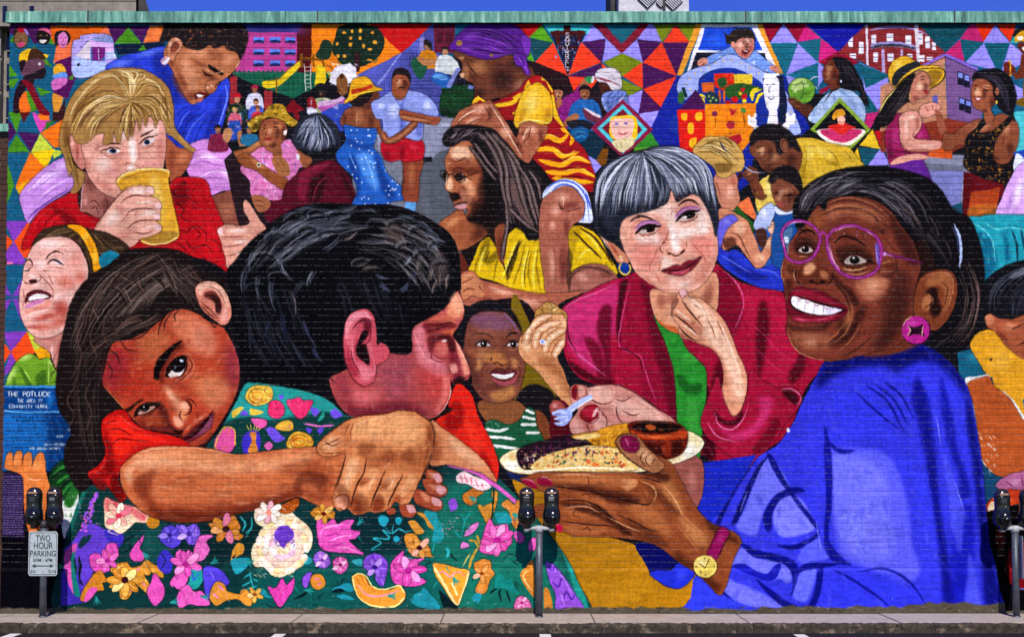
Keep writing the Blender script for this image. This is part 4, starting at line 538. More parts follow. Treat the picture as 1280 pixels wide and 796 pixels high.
# white glove, pink sleeve and turquoise cloth at the right edge
q('2a4cb0', '1266,190 1300,182 1300,210 1270,204'); f('e8ecfa', '1266,206 1270,192 1276,194 1284,206 1280,214 1268,214'); f('e2b2ee', '1247,270 1252,248 1262,224 1272,208 1290,200 1330,220 1330,272', k=1); g('faf0fc', '1272,240,8,26,20', .8); g('a878c0', '1262,252,5,18,20', .6); k0()
f('2aa0ae', '1206,276 1226,270 1250,268 1300,270 1330,280 1330,330 1260,332 1240,344 1226,358 1222,330', k=1); f('0f5a78', '1222,290 1240,300 1246,330 1236,344 1226,350|1256,290 1262,310 1262,326 1256,322', e=3, a=.8); l('7ce0e0', 2.4, '1210,277 1226,284 1240,300 1244,328|1230,278 1246,286 1262,284 1290,290', a=.8); l('0c2c40', 3, '1264,286 1270,304 1272,328|1276,286 1282,320', a=.9); dabs('4cc4cc 147890', (1210, 270, 1300, 340), 60, 2.4, 12, 70, .45); k0()
# ---------------------------------------------------------------- mural: fair-haired woman in blue top, man in yellow, toddler
f('d8b23a', '990,176 1004,172 1020,174 1040,180 1060,184 1074,200 1080,212 1050,220 1010,236 996,228 1000,200 996,190', k=1); g('f4dc74', '1030,190,18,8,20 1012,190,8,14', .8); g('8a6a14', '1004,214,5,20 1040,204,14,4,20', .7); l('8a6a14', 1.4, '1004,180 1008,200 1002,224|1030,184 1044,196 1050,212|1056,188 1066,202', a=.8); dabs('f0d060 b8901c', (992, 174, 1080, 230), 60, 2, 12, 50, .45); k0()
f('2c60b0', '940,300 960,256 976,262 1000,254 1004,270 980,330 946,330', a=1); f('e8c860', '950,226 970,218 976,240 966,262 950,268 944,250', k=1); g('fae8a0', '960,236,6,16', .7); k0()
f('754430', '938,190 940,176 948,168 968,164 984,172 994,184 1002,190 998,214 988,212 974,216 962,216 952,210 946,200', k=1); g('c08a64', '950,188,8,8 966,196,10,8', .8); g('3a1c14', '988,200,8,12 962,212,12,4', .8); l('20100c', 1.3, '944,186 954,182|946,192 956,190|956,208 966,206'); l('3c1c14', 1.1, '948,198 954,202 962,198', a=.8); dabs('9a6248 4a2a1c', (938, 166, 1000, 216), 50, 1.5, 8, -20, .4); k0()
f('1b171a', '938,182 938,170 946,160 960,155 974,157 988,166 996,178 1000,190 990,184 980,190 972,192 968,178 956,174 946,176', k=1); dabs('6a6264 0a080a 4a4244', (936, 154, 1000, 192), 80, 1.3, 4, 30, .7, 90); k0(); o('8a563e', '980,182,5.4,9,-8'); l('3a1a14', 1.1, '978,190 977,180 981,175 984,182 981,188')
f('6a3c2a', '928,218 936,208 946,212 948,224 942,232 946,244 958,244 952,250 942,244 936,228', k=1); g('b87c58', '936,216,5,5', .8); l('2a120e', 1, '930,218 938,214|932,222 942,216|936,228 944,222', a=.8); k0(); f('7a452e', '940,230 948,226 956,244 952,250'); l('c8d4f0', 1.4, '928,206 940,214 956,216', a=.8)
# fair-haired woman from the side
f('c8876c', '892,224 898,212 908,214 920,218 922,236 924,250 916,262 906,264 900,256 894,242', k=1); g('f0b8a0', '912,240,8,12', .9); g('a0503e', '916,226,6,8', .6); k0(); f('3a1a16', '924,214 928,220 922,226'); l('5a281e', 1, '894,226 898,236 900,250|891,238 896,252 901,262', a=.8)
f('c8a05a', '866,190 870,180 880,172 892,171 908,172 920,180 928,192 930,204 926,214 914,216 908,222 898,220 892,210 880,200', k=1); h('f0d898 8a6228 e0c07c 5e4018', '870,186 888,178 910,184 926,200|868,190 888,190 906,200 920,214|880,174 906,172 924,186', 90, 1.5, .85); f('5a3c18', '892,206 904,204 916,206 910,214 898,216', e=2, a=.6); l('1c2458', 2, '899,178 908,190'); k0()
f('d08c6c', '898,262 910,262 922,268 934,276 940,290 946,304 950,314 958,300 968,290 974,296 966,312 954,332 944,334 930,316 920,306 904,312 900,290', k=1); g('f4c4a0', '924,284,10,12 950,322,8,8 960,304,5,10,40', .9); f('5a3024', '902,300 912,296 920,300 918,310 908,312', e=2, a=.9); l('4a241a', 1.4, '914,290 924,296 932,312 944,332|950,316 958,302|946,306 952,312', a=.85); dabs('e8ac88 a05e44', (898, 262, 974, 334), 50, 1.7, 9, 60, .4); k0()
f('f0c0a4', '958,284 966,274 974,272 980,280 978,290 968,296'); l('7a4434', 1, '962,282 970,278|964,288 974,284'); f('5a3020', '962,274 972,268 980,272 976,280'); f('6c66cc', '896,280 904,272 914,268 922,274 912,282 904,296 899,312 896,300', k=1); g('a4a0f0', '908,276,6,4', .8); k0(); f('2c3cb4', '897,310 908,314 922,312 936,326 946,336 970,330 984,340 984,362 950,360 910,338 896,324', k=1); f('141c70', '910,318 930,334 960,346 940,350 916,336', e=3, a=.7); l('6a7cec', 1.8, '900,318 920,330 940,342|940,336 960,338 976,346', a=.8); k0()
# toddler
f('1f4f8c', '960,258 966,256 976,262 990,262 996,258 1000,280 996,300 984,334 966,330 964,300 968,280', k=1); g('0f2c58', '984,300,8,26', .7); l('5a94cc', 1.6, '964,258 962,276|994,262 992,280', a=.8); k0(); f('b8c4e8', '942,284 946,270 952,260 964,254 968,264 962,280 954,288', k=1); g('f4f6fc', '954,266,6,8', .9); k0(); f('4a2a22', '944,288 956,286 958,300 952,310 946,302'); f('dfe4f4', '968,258 978,262 990,258 994,264 980,268 970,266')
f('7c4836', '963,228 968,220 984,222 996,232 1000,244 994,258 982,264 972,258 966,246', k=1); g('c08868', '972,248,6,6 984,238,8,5', .9); g('3c1c14', '994,246,6,12 970,240,4,3 988,243,5,2', .8); f('9a4a44', '968,254 976,252 978,257 970,258'); l('1c0c0a', 1.2, '966,242 972,241|980,244 990,243'); dabs('a06c50 5a3426', (962, 220, 1002, 262), 30, 1.4, 6, 0, .4, 60); k0()
f('1a1518', '960,226 964,216 974,209 988,208 998,216 1002,228 1002,242 994,232 984,226 972,222 966,228', k=1); dabs('6a6468 0a080a 443e42', (960, 208, 1004, 240), 60, 1.2, 4, 30, .75, 90); k0()
# ---------------------------------------------------------------- mural: short-haired woman in crimson jacket
f('a01538', '700,402 701,386 716,374 736,364 760,352 780,346 800,340 820,360 860,366 892,330 905,338 925,352 950,360 980,366 1000,385 1016,400 1030,450 1010,480 1000,500 985,540 960,560 945,580 925,588 895,585 882,570 850,560 835,530 810,500 770,490 745,480 722,470 708,450 703,430', k=1)
f('c53a76', '702,390 720,374 745,364 772,352 786,350 772,380 768,420 752,420 760,460 744,466 724,452 710,432', e=8, a=.85); f('5c0820', '748,392 756,380 764,384 764,410 762,440 766,480 760,478 754,440 746,416', e=3, a=.85); f('6a0a26', '730,424 740,422 750,434 758,462 762,482 750,476 742,452', e=3, a=.9); f('4a0618', '710,450 730,462 748,472 770,476 752,480 730,472 716,462', e=2, a=.9); l('e07aa8', 1.6, '702,388 718,376 744,366 770,354|708,424 722,442 742,458 758,470', a=.8); l('3c0414', 2, '708,388 710,420 722,444', a=.7)
f('8c1034', '772,354 786,346 806,350 818,366 822,400 832,430 842,470 846,520 830,530 806,500 800,470 802,444 790,438 774,432 778,400', e=2, a=.9); f('3a0414', '776,352 784,350 778,380 776,410 774,430 770,410 772,378', e=2, a=.9); f('5a0820', '800,350 816,366 820,400 832,430 844,480 846,526 838,520 826,470 812,420 806,380', e=4, a=.8); l('d8588c', 1.5, '788,352 780,384 774,432 800,444 804,462|802,446 812,480 820,500', a=.8); l('2c0410', 1.6, '776,434 798,446 802,464|770,434 790,440', a=.8)
f('7a0c2c', '898,334 912,344 926,372 930,390 916,420 900,400 896,370', e=3, a=.9); l('e880b0', 1.6, '900,334 918,350 929,372 926,392 916,414', a=.85); f('b01c42', '930,366 960,366 984,376 1000,400 1012,440 990,470 960,480 940,440', e=6, a=.7); f('4c0618', '948,380 956,376 962,400 958,430 950,470 944,440|985,470 995,450 1005,420 1012,420 1005,460 992,480|890,470 900,450 910,480 916,520 900,560 890,530', e=4, a=.85); f('2c0410', '872,510 884,480 890,520 894,570 886,584 876,560', e=3, a=.8); l('c8386c', 2, '928,396 950,414 975,440 1000,455|940,430 970,460 990,470', a=.5)
dabs('c02a58 6a0a24 8c1234', (700, 340, 1020, 590), 220, 2.2, 16, 70, .35, 30); k0()
f('2d8a30', '817,394 832,408 848,416 858,436 872,450 882,462 882,500 876,545 872,575 850,560 846,520 843,470 832,430', k=1); f('145018', '844,470 852,468 862,480 876,478 876,490 858,492', e=2, a=.8); g('4caa44', '862,446,14,14 864,520,10,40', .6); dabs('1c6820 48a848 2a8030', (818, 396, 884, 575), 90, 3, 10, 20, .5, 50); k0()
f('d89a78', '814,362 850,366 892,340 898,372 888,400 862,414 846,416 830,408 818,394', k=1); g('8a4a3c', '884,370,10,26,20 826,376,8,14 846,374,22,8', .75); f('c05a28', '818,396 830,404 846,410 848,417 832,411', e=1, a=.8); g('eebca0', '842,396,10,8', .6); k0()
# ear, ring
f('d08868', '750,296 754,288 760,292 768,304 778,314 786,322 782,332 774,330 766,318 758,304', k=1); g('8a3c2c', '768,312,3,14,-35', .7); g('f4c0a4', '756,300,4,8,-20 776,324,4,4', .8); k0(); l('f4dcc8', 1.4, '751,288 754,300 762,312', a=.8); o('e8c890', '775.5,321,2,2'); f('143a8c', '772,330 782,328 789,337 782,343 775,340'); l('e0c050', 2, '776,328 774,336 778,342 784,342 788,336 786,330', t=(0, 0))
# face
f('e4a890', '772,286 776,274 800,262 832,252 840,236 848,244 872,240 884,256 894,284 897,309 894,328 887,343 879,354 868,362 853,366 834,365 821,360 806,350 794,339 787,326 779,311 774,300', k=1)
f('fae0d0', '800,266 832,254 846,256 852,270 846,290 836,280 824,268', e=7, a=.8); f('fbe6d8', '874,250 886,268 890,284 880,290 870,280', e=6, a=.8); f('d8706a', '788,306 806,302 820,306 826,322 818,336 802,336 790,324', e=12, a=.45); f('dc6c68', '862,300 878,294 892,300 892,316 880,324 868,314', e=12, a=.5); f('fae2d6', '794,294 812,296 824,294 828,302 812,304 798,302', e=5, a=.9); f('fbe8dc', '846,286 862,284 878,282 884,290 868,294 850,298', e=5, a=.9)
f('fdf0e4', '834,280 842,284 848,298 850,310 842,314 838,302', e=4, a=.95); f('c88474', '824,286 834,284 836,298 832,304 826,306', e=4, a=.7); f('f8dccb', '826,322 838,322 842,330 828,336', e=4, a=.8); f('d08a76', '816,342 828,344 844,350 862,348 876,336 882,342 868,354 846,358 826,354', e=5, a=.7); f('f6d4c4', '834,352 850,349 866,352 858,360 844,362', e=7, a=.7); f('c27a64', '876,330 888,322 894,320 888,340 876,354', e=5, a=.7); f('b86c5c', '808,346 822,358 836,364 820,362 806,352', e=3, a=.7); f('c87868', '790,278 806,272 824,278 830,286 824,290 806,280 794,286|842,262 856,252 872,254 880,262 866,260 848,268', e=3, a=.6)
dabs('f4ccb8 d48c7a fae6da e0a494 e89c8c', (772, 240, 898, 366), 260, 1.8, 9, 25, .4, 50); k0()
# nose and mouth lines
l('5a2a22', 1.6, '827,306 829,303 832,303|833,316 838,316 844,319 850,317 857,309|826,306 825,312 829,316', a=.95); l('8a4a3c', 1.2, '836,284 833,296 828,304|858,300 858,308|832,312 836,316', a=.8); f('4a1e1a', '834,315 839,316 836,318'); f('4a1e1a', '850,315 856,311 853,317')
l('a85a4c', 1.4, '822,306 818,320 812,332 814,344|862,300 872,312 880,322 882,332|820,344 824,352', a=.75); f('7c2230', '826,338 836,334 845,331 850,332 856,327 868,324 876,321 870,330 862,338 852,344 842,343 834,341', k=1); f('c05a68', '838,341 850,338 862,334 858,340 850,343', e=1.5, a=.9); f('3a0c14', '828,338 842,337 852,336 864,329 874,322 862,333 850,338 840,339'); k0(); l('3a1216', 1, '825,338 834,337|872,324 878,320')
# eyes
for ex, ey, an in ((810, 286, -12), (860, 269, -20)):
    ca, sa = math.cos(math.radians(an)), math.sin(math.radians(an))
    T = lambda s: ' '.join('%.1f,%.1f' % (ex+float(p.split(',')[0])*ca-float(p.split(',')[1])*sa, ey+float(p.split(',')[0])*sa+float(p.split(',')[1])*ca) for p in s.split())
    f('b07ab0', T('-17,-2 -12,-8 0,-11 12,-8 17,-1 10,-4 0,-6 -10,-3'), e=1.5, a=.85); f('d8c0b4', T('-12,1.5 -8,-1.5 0,-3.5 8,-2 12,1 8,4 -2,5 -9,4')); o('2a1614', '%f,%f,7.4,5' % (ex+1.5, ey-.4)); o('070405', '%f,%f,4.4,4' % (ex+1.5, ey-.6)); f('e4b09c', T('-13,4 -6,5 2,5.2 9,4 13,2 8,8 -2,9 -9,8')); o('f8f4f0', '%f,%f,1.8,1.1' % (ex-3.5, ey+2.2))
    l('150c0c', 4, T('-18,3 -12,-1 -4,-4 5,-3.6 12,-1 17,-1')); l('6a3430', 1.2, T('-14,2 -8,6 0,7.5 8,6 13,2')); l('6a4068', 1.2, T('-16,-5 -6,-10 6,-10 16,-4'), a=.8); l('f8e4d8', 1.6, T('-12,9 0,11 11,8'), a=.7)
l('3a2420', 3.2, '786,278 794,272 804,270 818,275', t=(.5, .3)); l('3a2420', 3.4, '847,258 855,251 864,250 874,256', t=(.4, .4)); l('c09088', 1.2, '788,276 800,268 816,273', a=.5)
# hair
f('2b2e3a', '744,286 741,262 742,236 748,216 762,202 780,193 800,188 820,183 842,183 860,189 876,199 887,214 893,234 897,262 895,296 891,280 884,262 874,246 864,242 856,246 846,252 842,242 838,236 834,252 820,260 800,266 786,270 776,278 774,296 778,310 768,304 756,298', k=1)
h('8a90a4 c8ccd8 1a1c26 eceef4 565c70 12141c', '798,190 768,202 750,224 745,250 746,280|802,190 780,204 762,226 752,250 748,276|802,190 786,212 774,240 770,270|803,190 796,216 790,244 786,268|804,190 806,216 804,244 800,266|804,190 816,214 824,240 824,258', 240, 1.9, .9, ln=(.35, .85)); h('8a90a4 d4d8e2 1a1c26 f2f4f8 565c70', '804,190 822,208 836,232 846,250|804,190 832,200 856,222 866,242|806,189 842,194 872,216 884,252|808,187 846,186 880,206 892,250|812,185 856,188 886,212 896,270', 210, 1.9, .9, ln=(.35, .85))
f('14161f', '772,256 800,252 830,246 838,240 832,254 800,266 784,270 776,278 774,300 764,296', e=6, a=.5); f('14161f', '838,240 850,242 866,238 884,248 895,272 894,294 884,262 872,245 848,252', e=4, a=.5); h('b8bcc8 3a3e4c 8a90a0', '796,214 790,240 784,268|812,214 812,240 806,264|828,218 832,236 828,256|846,214 856,232 864,243|866,210 880,230 890,262', 60, 1.5, .6, ln=(.4, .8)); f('0e0f16', '742,262 750,250 754,280 770,296 776,308 758,298 746,286', e=4, a=.7); l('f4f6fa', 1.2, '806,194 818,204 830,222|810,190 840,200 862,222|798,194 784,210 774,234|790,194 768,212 756,238|760,212 752,236 750,262', a=.8); l('3c2018', 1.2, '802,256 806,250|800,262 808,256', a=.6); k0()
# near hand with wrist at the chin
f('d99a78', '892,516 900,494 904,470 900,450 890,436 874,430 862,424 852,422 848,414 850,408 842,398 840,390 842,384 848,376 846,370 850,362 857,362 862,372 874,372 886,382 900,394 910,410 920,436 930,458 934,478 930,500 924,514 915,520 902,518', k=1)
f('f6ccae', '856,366 866,374 884,384 898,402 914,434 926,464 930,490 920,500 912,470 896,440 880,420 876,400 862,386', e=6, a=.9); f('9a5240', '848,414 862,422 880,430 894,438 902,452 906,478 898,500 904,470 890,446 868,434 852,424', e=4, a=.8); f('b87058', '852,400 866,402 878,410 872,418 858,412', e=3, a=.6)
l('2c1210', 2, '851,372 858,384 868,396 878,408|842,392 850,398 860,406 870,416|850,410 858,418 870,426', a=.9); l('6a3024', 1.2, '866,380 876,384|882,396 890,410 894,424|896,400 904,420|870,398 878,394|862,406 870,402', a=.8); l('fce6d0', 2, '860,370 872,380 884,396|844,386 854,394 864,402|850,404 862,412 872,420|900,404 914,436 926,470', a=.8); dabs('eeb898 b87458 f8d8bc c48464', (840, 362, 934, 520), 110, 1.8, 10, 60, .4); k0()
f('e8b4b0', '848,364 851,361 857,362 858,368 854,372 850,370'); l('7a3a34', .9, '848,364 850,370 854,372 858,368', t=(0, 0)); f('8a5a48', '842,372 848,376 842,388 838,396 838,384', a=.8)
# cuff
f('9c1638', '880,540 876,524 884,500 892,480 897,470 905,500 915,520 926,514 934,490 936,470 940,460 950,472 970,484 984,484 996,486 1002,498 1000,506 992,516 980,530 970,548 950,564 920,572 900,560', k=1); f('3a0414', '892,512 904,524 918,524 928,512 926,526 912,532 898,526|976,488 990,488 998,498 994,506 984,498', e=2, a=.9); f('c8407a', '896,530 914,540 936,534 950,514 948,496 966,500 958,524 940,544 916,550', e=5, a=.7); l('e890b8', 1.6, '893,514 898,530 914,536 928,524 936,504|974,486 990,486 1001,496 996,508|884,528 896,544 920,552', a=.8); f('5a0820', '940,560 956,540 970,520 976,530 964,552 948,566', e=3, a=.7); dabs('c02a58 6a0a24', (880, 470, 1000, 570), 50, 2, 12, 40, .4); k0()
# ---------------------------------------------------------------- mural: smiling child, hand with food, forearm behind the plate
f('1c1216', '566,400 600,380 660,380 700,480 716,560 640,590 600,540 580,480')
f('7a6414', '640,370 660,400 690,470 690,510 650,512 640,480'); f('1a1418', '652,486 670,480 690,490 694,512 660,520 640,512')
f('7c4428', '604,500 640,500 660,510 676,514 684,524 690,548 660,560 620,540', k=1); g('b87c4c', '650,516,30,8', .7); k0(); f('8a5634', '598,502 644,500 656,512 640,528 612,530')
f('1c5c3c', '606,530 616,524 634,530 650,524 656,512 662,508 668,514 670,530 680,550 684,566 640,580 610,562', k=1); l('f4f4ec', 3.6, '606,536 622,538 636,534|608,546 626,546 644,548|610,556 630,558 650,560|656,512 668,516|652,520 670,524|650,530 672,530|656,540 676,540', t=(.1, .2)); dabs('dfe4dc', (606, 524, 624, 540), 20, 1, 4, 30, .7, 60); k0()
f('7c4636', '576,412 582,398 594,388 612,384 632,388 646,402 654,424 656,446 654,470 648,490 636,500 620,503 606,500 596,490 584,466 578,440', k=1)
f('7c5470', '584,400 600,390 626,392 640,404 634,412 604,412', e=6, a=.75); f('c08048', '604,448 612,440 622,438 630,446 634,456 620,456', e=5, a=.9); f('d0925c', '598,448 602,452 600,462 592,462|638,446 646,450 648,458 640,458', e=3, a=.8); f('b8804a', '612,492 628,486 640,480 642,492 630,500 618,500', e=4, a=.9); f('42201f', '578,436 586,460 598,490 610,500 600,480 594,454', e=6, a=.6); f('9a5a3c', '584,434 596,436 604,440 596,446 586,444', e=4, a=.7); f('4a2420', '604,482 620,478 646,476 640,482 622,486 608,486', e=4, a=.5)
dabs('9a5e48 4a2224 8a5a6c b07850', (576, 386, 656, 502), 130, 1.6, 7, 0, .4, 60); k0()
f('f6f2ea', '614,467 622,470 632,469 642,466 640,471 630,474 620,472'); f('5a1c26', '612,466 618,462 630,464 642,462 646,466 640,472 630,476 620,474'); f('f8f4ec', '614,467.5 620,467 631,468 642,466 640,470.5 630,473.5 620,472'); f('a8505c', '612,468 620,475 630,477.5 641,473 646,467 644,476 634,481 622,480'); l('2a0c10', 1.2, '611,467 618,461 625,461 631,463 636,460 646,465'); l('c8bcb4', .5, '620,467 620,472|626,468 626,473|632,468 632,473|637,467 637,471')
l('2a1210', 1.5, '614,452 618,454 622,452 626,456 632,455 638,451|614,446 613,452'); l('180a0a', 2.4, '588,420 596,416 608,417 617,422|632,422 638,416 648,416', t=(.4, .3)); 
for ex, ey in ((604, 430), (641, 430)): f('d8d0cc', '%f,%f %f,%f %f,%f %f,%f %f,%f' % (ex-8, ey+1, ex-3, ey-2.4, ex+5, ey-2, ex+9, ey+1, ex, ey+2.6)); o('1c0e0c', '%f,%f,4.2,4' % (ex+.5, ey-.3)); o('ffffff', '%f,%f,1,1' % (ex-.5, ey-1.3)); l('140808', 1.7, '%f,%f %f,%f %f,%f %f,%f' % (ex-11, ey+3, ex-4, ey-4, ex+5, ey-4, ex+10, ey+1)); l('c08a68', 1, '%f,%f %f,%f %f,%f' % (ex-8, ey+6, ex, ey+6.5, ex+9, ey+4), a=.8)
l('5a281c', 1.3, '606,452 602,464 604,476|646,454 650,464 648,476', a=.8); l('8c84d0', 1.4, '628,390 640,402 648,416', a=.8)
f('17141a', '574,430 572,408 578,392 588,382 602,376 620,376 634,384 644,394 652,414 644,402 632,390 616,388 600,389 588,396 582,410 578,436', k=1); dabs('4a464e 0a080c 302c34', (572, 376, 650, 430), 50, 1.5, 6, 10, .6, 90); k0()
# hand with food
f('b98a4a', '668,392 676,382 686,377 698,384 708,392 706,404 690,410 672,404', k=1); dabs('e8c888 6a4a1c 8a6430 f4dca0', (666, 376, 710, 412), 80, 2, 6, 20, .8, 70); k0()
f('d99a6a', '648,436 650,422 660,410 668,398 680,392 692,392 704,394 708,404 706,416 706,428 700,440 696,446 704,462 708,476 716,492 722,506 710,512 700,498 684,480 672,464 662,456 652,446', k=1)
f('f8d8b0', '652,428 662,410 672,398 684,394 676,408 666,424 660,440', e=5, a=.9); f('f6d0a4', '686,402 704,398 706,408 694,416 680,424', e=4, a=.8); f('9a5c38', '670,450 684,446 700,450 706,470 716,494 708,492 694,470', e=6, a=.7); f('8a4c30', '684,488 700,500 712,512 702,510 690,498', e=3, a=.7); 
def limb(s_, w, dk, md, lt):
    """a rounded finger or lock of hair: dark contour, body, light ridge"""
    l(dk, w+2, s_, t=(.05, .18), a=.9); l(md, w, s_, t=(.05, .18)); l(lt, w*.42, s_, t=(.2, .35), a=.75, e=.6)
for s_ in ('692,446 698,434 706,423', '680,440 686,424 698,415 706,412', '668,436 672,416 686,406 703,402', '656,432 661,412 672,401 689,393'): limb(s_, 9, '7a4226', 'e0a478', 'fdeacd')
l('8a4c30', 1, '662,410 667,414|672,412 678,416|685,418 690,422|691,428 696,432|686,398 690,396|700,403 704,405', a=.8)
o('e8ecfa', '678,427,4,3,30'); o('6a8cd8', '678,427,2,1.4,30'); dabs('f0c090 b87a48 fae0b8', (648, 392, 722, 512), 90, 1.7, 9, 60, .4); k0()
# ---------------------------------------------------------------- mural: people along the right edge
q('1a6078', '1196,440 1240,430 1240,480 1222,490 1200,480'); g('3a9ab0', '1216,446,12,10', .6)
f('e0a22c', '1212,430 1230,412 1262,420 1300,440 1330,450 1330,540 1290,540 1278,526 1262,500 1244,484 1226,456', k=1); g('f0bc50', '1250,450,20,24', .6); dabs('f0b840 c88a1c', (1212, 412, 1330, 540), 60, 2.4, 12, 60, .4); k0(); o('4a3410', '1238,449,2,2')
q('17688a', '1278,500 1300,470 1330,470 1330,540 1282,524')
q('1b4a68', '1212,480 1240,470 1260,600 1262,620 1230,640 1220,560')
f('f4f2ee', '1206,474 1220,470 1236,468 1240,484 1256,490 1268,502 1280,518 1296,526 1290,540 1266,530 1250,510 1230,496 1226,540 1232,570 1250,586 1262,592 1248,594 1230,580 1220,560 1216,520')
f('b45a2c', '1210,478 1226,472 1236,470 1242,482 1258,494 1270,510 1282,526 1330,536 1330,600 1276,592 1262,596 1240,590 1226,570 1222,540 1218,510 1212,492', k=1); dabs('c87040 8e4420 a85028 d08050', (1208, 468, 1330, 600), 160, 2.5, 9, 5, .5, 30); k0(); dabs('f4f2ee', (1218, 540, 1248, 592), 26, 1.4, 7, 55, .8, 25)
f('b06a90', '1244,606 1258,594 1280,588 1330,584 1330,612 1290,622 1262,614', k=1); g('dca0c0', '1268,602,10,6', .8); l('6a2c50', 1.4, '1256,600 1270,610|1276,594 1280,612', a=.8); k0()
f('c8431c', '1228,640 1240,622 1256,612 1276,612 1330,616 1330,650 1250,650', k=1); dabs('f07a34 7a1c10 f4b890 a82c14 f8d8b0', (1228, 608, 1330, 650), 70, 2.6, 10, -30, .75, 50); k0(); f('f0d8b0', '1234,634 1240,626 1246,628 1244,640 1238,644'); q('0a0709', '1228,640 1640,540 1640,780 1254,780 1244,700'); f('8a1218', '1260,690 1276,676 1300,676 1300,730 1264,730', e=3, a=.9); g('3a0608', '1250,670,12,20', .6); l('5878b8', 2, '1264,734 1300,736', a=.8)
# head in the corner
f('a85c3e', '1230,398 1240,392 1262,396 1284,388 1330,390 1330,448 1290,450 1272,444 1256,430 1244,414 1234,408', k=1); g('d89470', '1262,408,12,8', .7); g('6a2c20', '1252,420,6,14,-40 1290,440,20,8', .7); l('2a120c', 1.6, '1262,412 1280,404|1270,432 1286,424', a=.8); dabs('c07a54 8a4830', (1230, 390, 1330, 450), 40, 1.6, 8, 10, .4); k0(); f('c07a5a', '1230,396 1238,392 1242,402 1236,406 1231,402')
f('15141a', '1216,388 1222,366 1232,350 1246,338 1262,330 1284,324 1330,322 1330,396 1290,388 1276,394 1262,398 1246,396 1236,390 1230,394 1232,410 1222,404', k=1); h('3c3e48 0a090c 5c606c 22222a', '1232,396 1236,362 1262,338 1300,326|1250,398 1256,366 1284,340 1320,330|1268,396 1276,370 1310,346|1284,390 1290,370 1330,350', 70, 1.6, .8); f('8a8e98', '1260,346 1274,336 1290,330 1292,336 1272,346', e=1.5, a=.7); k0()
# ---------------------------------------------------------------- mural: laughing woman with glasses, blue dress
f('3d40d2', '1031,452 1020,470 1009,490 998,512 988,533 970,556 946,572 924,600 900,634 884,650 900,664 924,676 910,706 902,738 920,752 938,768 1256,768 1250,740 1242,700 1236,676 1230,610 1224,558 1218,520 1210,486 1198,466 1184,450 1150,430 1090,440 1060,446', k=1)
f('0b0f5e', '1030,450 1070,440 1120,430 1170,432 1200,464 1212,500 1196,480 1176,458 1150,452 1120,462 1100,456 1060,462 1036,474 1020,486', e=8, a=.95); f('11157a', '1146,470 1160,500 1168,560 1176,640 1186,700 1194,760 1180,760 1172,680 1160,600 1150,540 1140,500', e=5, a=.9); f('151a88', '1176,470 1190,520 1196,560 1210,600 1212,620 1196,620 1200,600 1186,560 1176,510', e=4, a=.85); f('0e1268', '1210,492 1224,560 1236,670 1252,760 1232,760 1226,690 1218,600 1208,530', e=5, a=.9); f('1418a0', '1196,640 1214,630 1218,680 1210,740 1196,764 1188,720 1190,670', e=5, a=.7)
f('6a6cea', '1036,564 1060,560 1094,562 1112,572 1126,600 1136,640 1140,680 1150,712 1130,730 1100,716 1070,704 1050,690 1040,640', e=5, a=.85); f('8486f0', '1040,574 1066,570 1090,576 1108,600 1112,640 1118,690 1092,700 1062,690 1046,650', e=7, a=.6)
f('8083f0', '950,578 962,572 976,586 988,612 972,616 958,630 950,652 944,668 926,664 920,656 934,626', e=2.5, a=.85); f('8c8ef2', '966,640 972,626 986,618 1002,624 1014,644 1018,660 1000,668 978,670 968,660', e=2, a=.85); f('8688f0', '926,684 946,696 972,700 984,706 990,720 984,728 974,722 962,726 944,718 926,708 914,706', e=2, a=.8); f('8688f0', '908,722 922,728 944,736 966,748 984,758 960,760 936,756 916,748 904,736', e=2, a=.8); f('7c82f2', '996,720 1006,710 1020,708 1016,730 1008,750 994,748 990,738', e=2, a=.8); f('6a70ee', '1016,670 1030,684 1036,696 1022,700 1004,704 996,696', e=2, a=.8); f('3a40dc', '1040,716 1070,724 1110,716 1140,730 1160,764 1030,764', e=6, a=.6)
f('5a60e8', '1178,566 1190,590 1204,640 1200,690 1190,660 1184,610', e=3, a=.75); f('5c62ea', '1212,690 1222,730 1226,764 1206,764 1208,720', e=3, a=.75); f('4046e0', '1150,560 1160,600 1168,660 1176,740 1160,740 1150,680 1144,600', e=4, a=.6); f('3c42de', '1050,480 1080,476 1100,500 1120,540 1090,548 1060,540 1046,510', e=8, a=.6); f('8288f4', '1056,646 1076,640 1084,656 1074,676 1060,676', e=9, a=.5)
f('1a1e9c', '914,706 930,704 944,712 958,716 968,706 976,704 972,718 962,726 944,720 928,714', e=1.5, a=.95); f('0d1170', '958,664 954,644 964,624 982,610 998,608 1006,614 994,616 976,624 966,640 964,660', e=1.2, a=.9); f('0d1170', '970,680 990,680 1012,672 1024,662 1020,672 1000,684 984,686', e=1, a=.9); f('0d1170', '958,566 966,570 982,600 1000,626 1020,652 1022,662 1008,646 986,616 968,590', e=1, a=.9); f('0e127a', '1030,532 1038,560 1040,620 1036,670 1046,690 1064,706 1040,700 1030,680 1032,620 1030,570', e=1.5, a=.85); f('10147c', '1036,552 1050,560 1068,562 1056,567 1042,562', e=1, a=.85)
f('0d1170', '922,674 944,686 972,692 990,698 998,710 994,730 988,744 990,724 984,708 966,700 940,694', e=1, a=.9); f('0d1170', '996,714 1006,704 1030,702 1050,704 1030,708 1008,712', e=1, a=.9); f('0d1170', '944,722 964,736 986,752 1006,758 1016,742 1022,712 1028,708 1026,734 1018,758 1006,764 984,760 962,744', e=1, a=.9); f('0d1170', '902,736 914,748 934,762 950,768 930,768 912,756', e=1, a=.9)
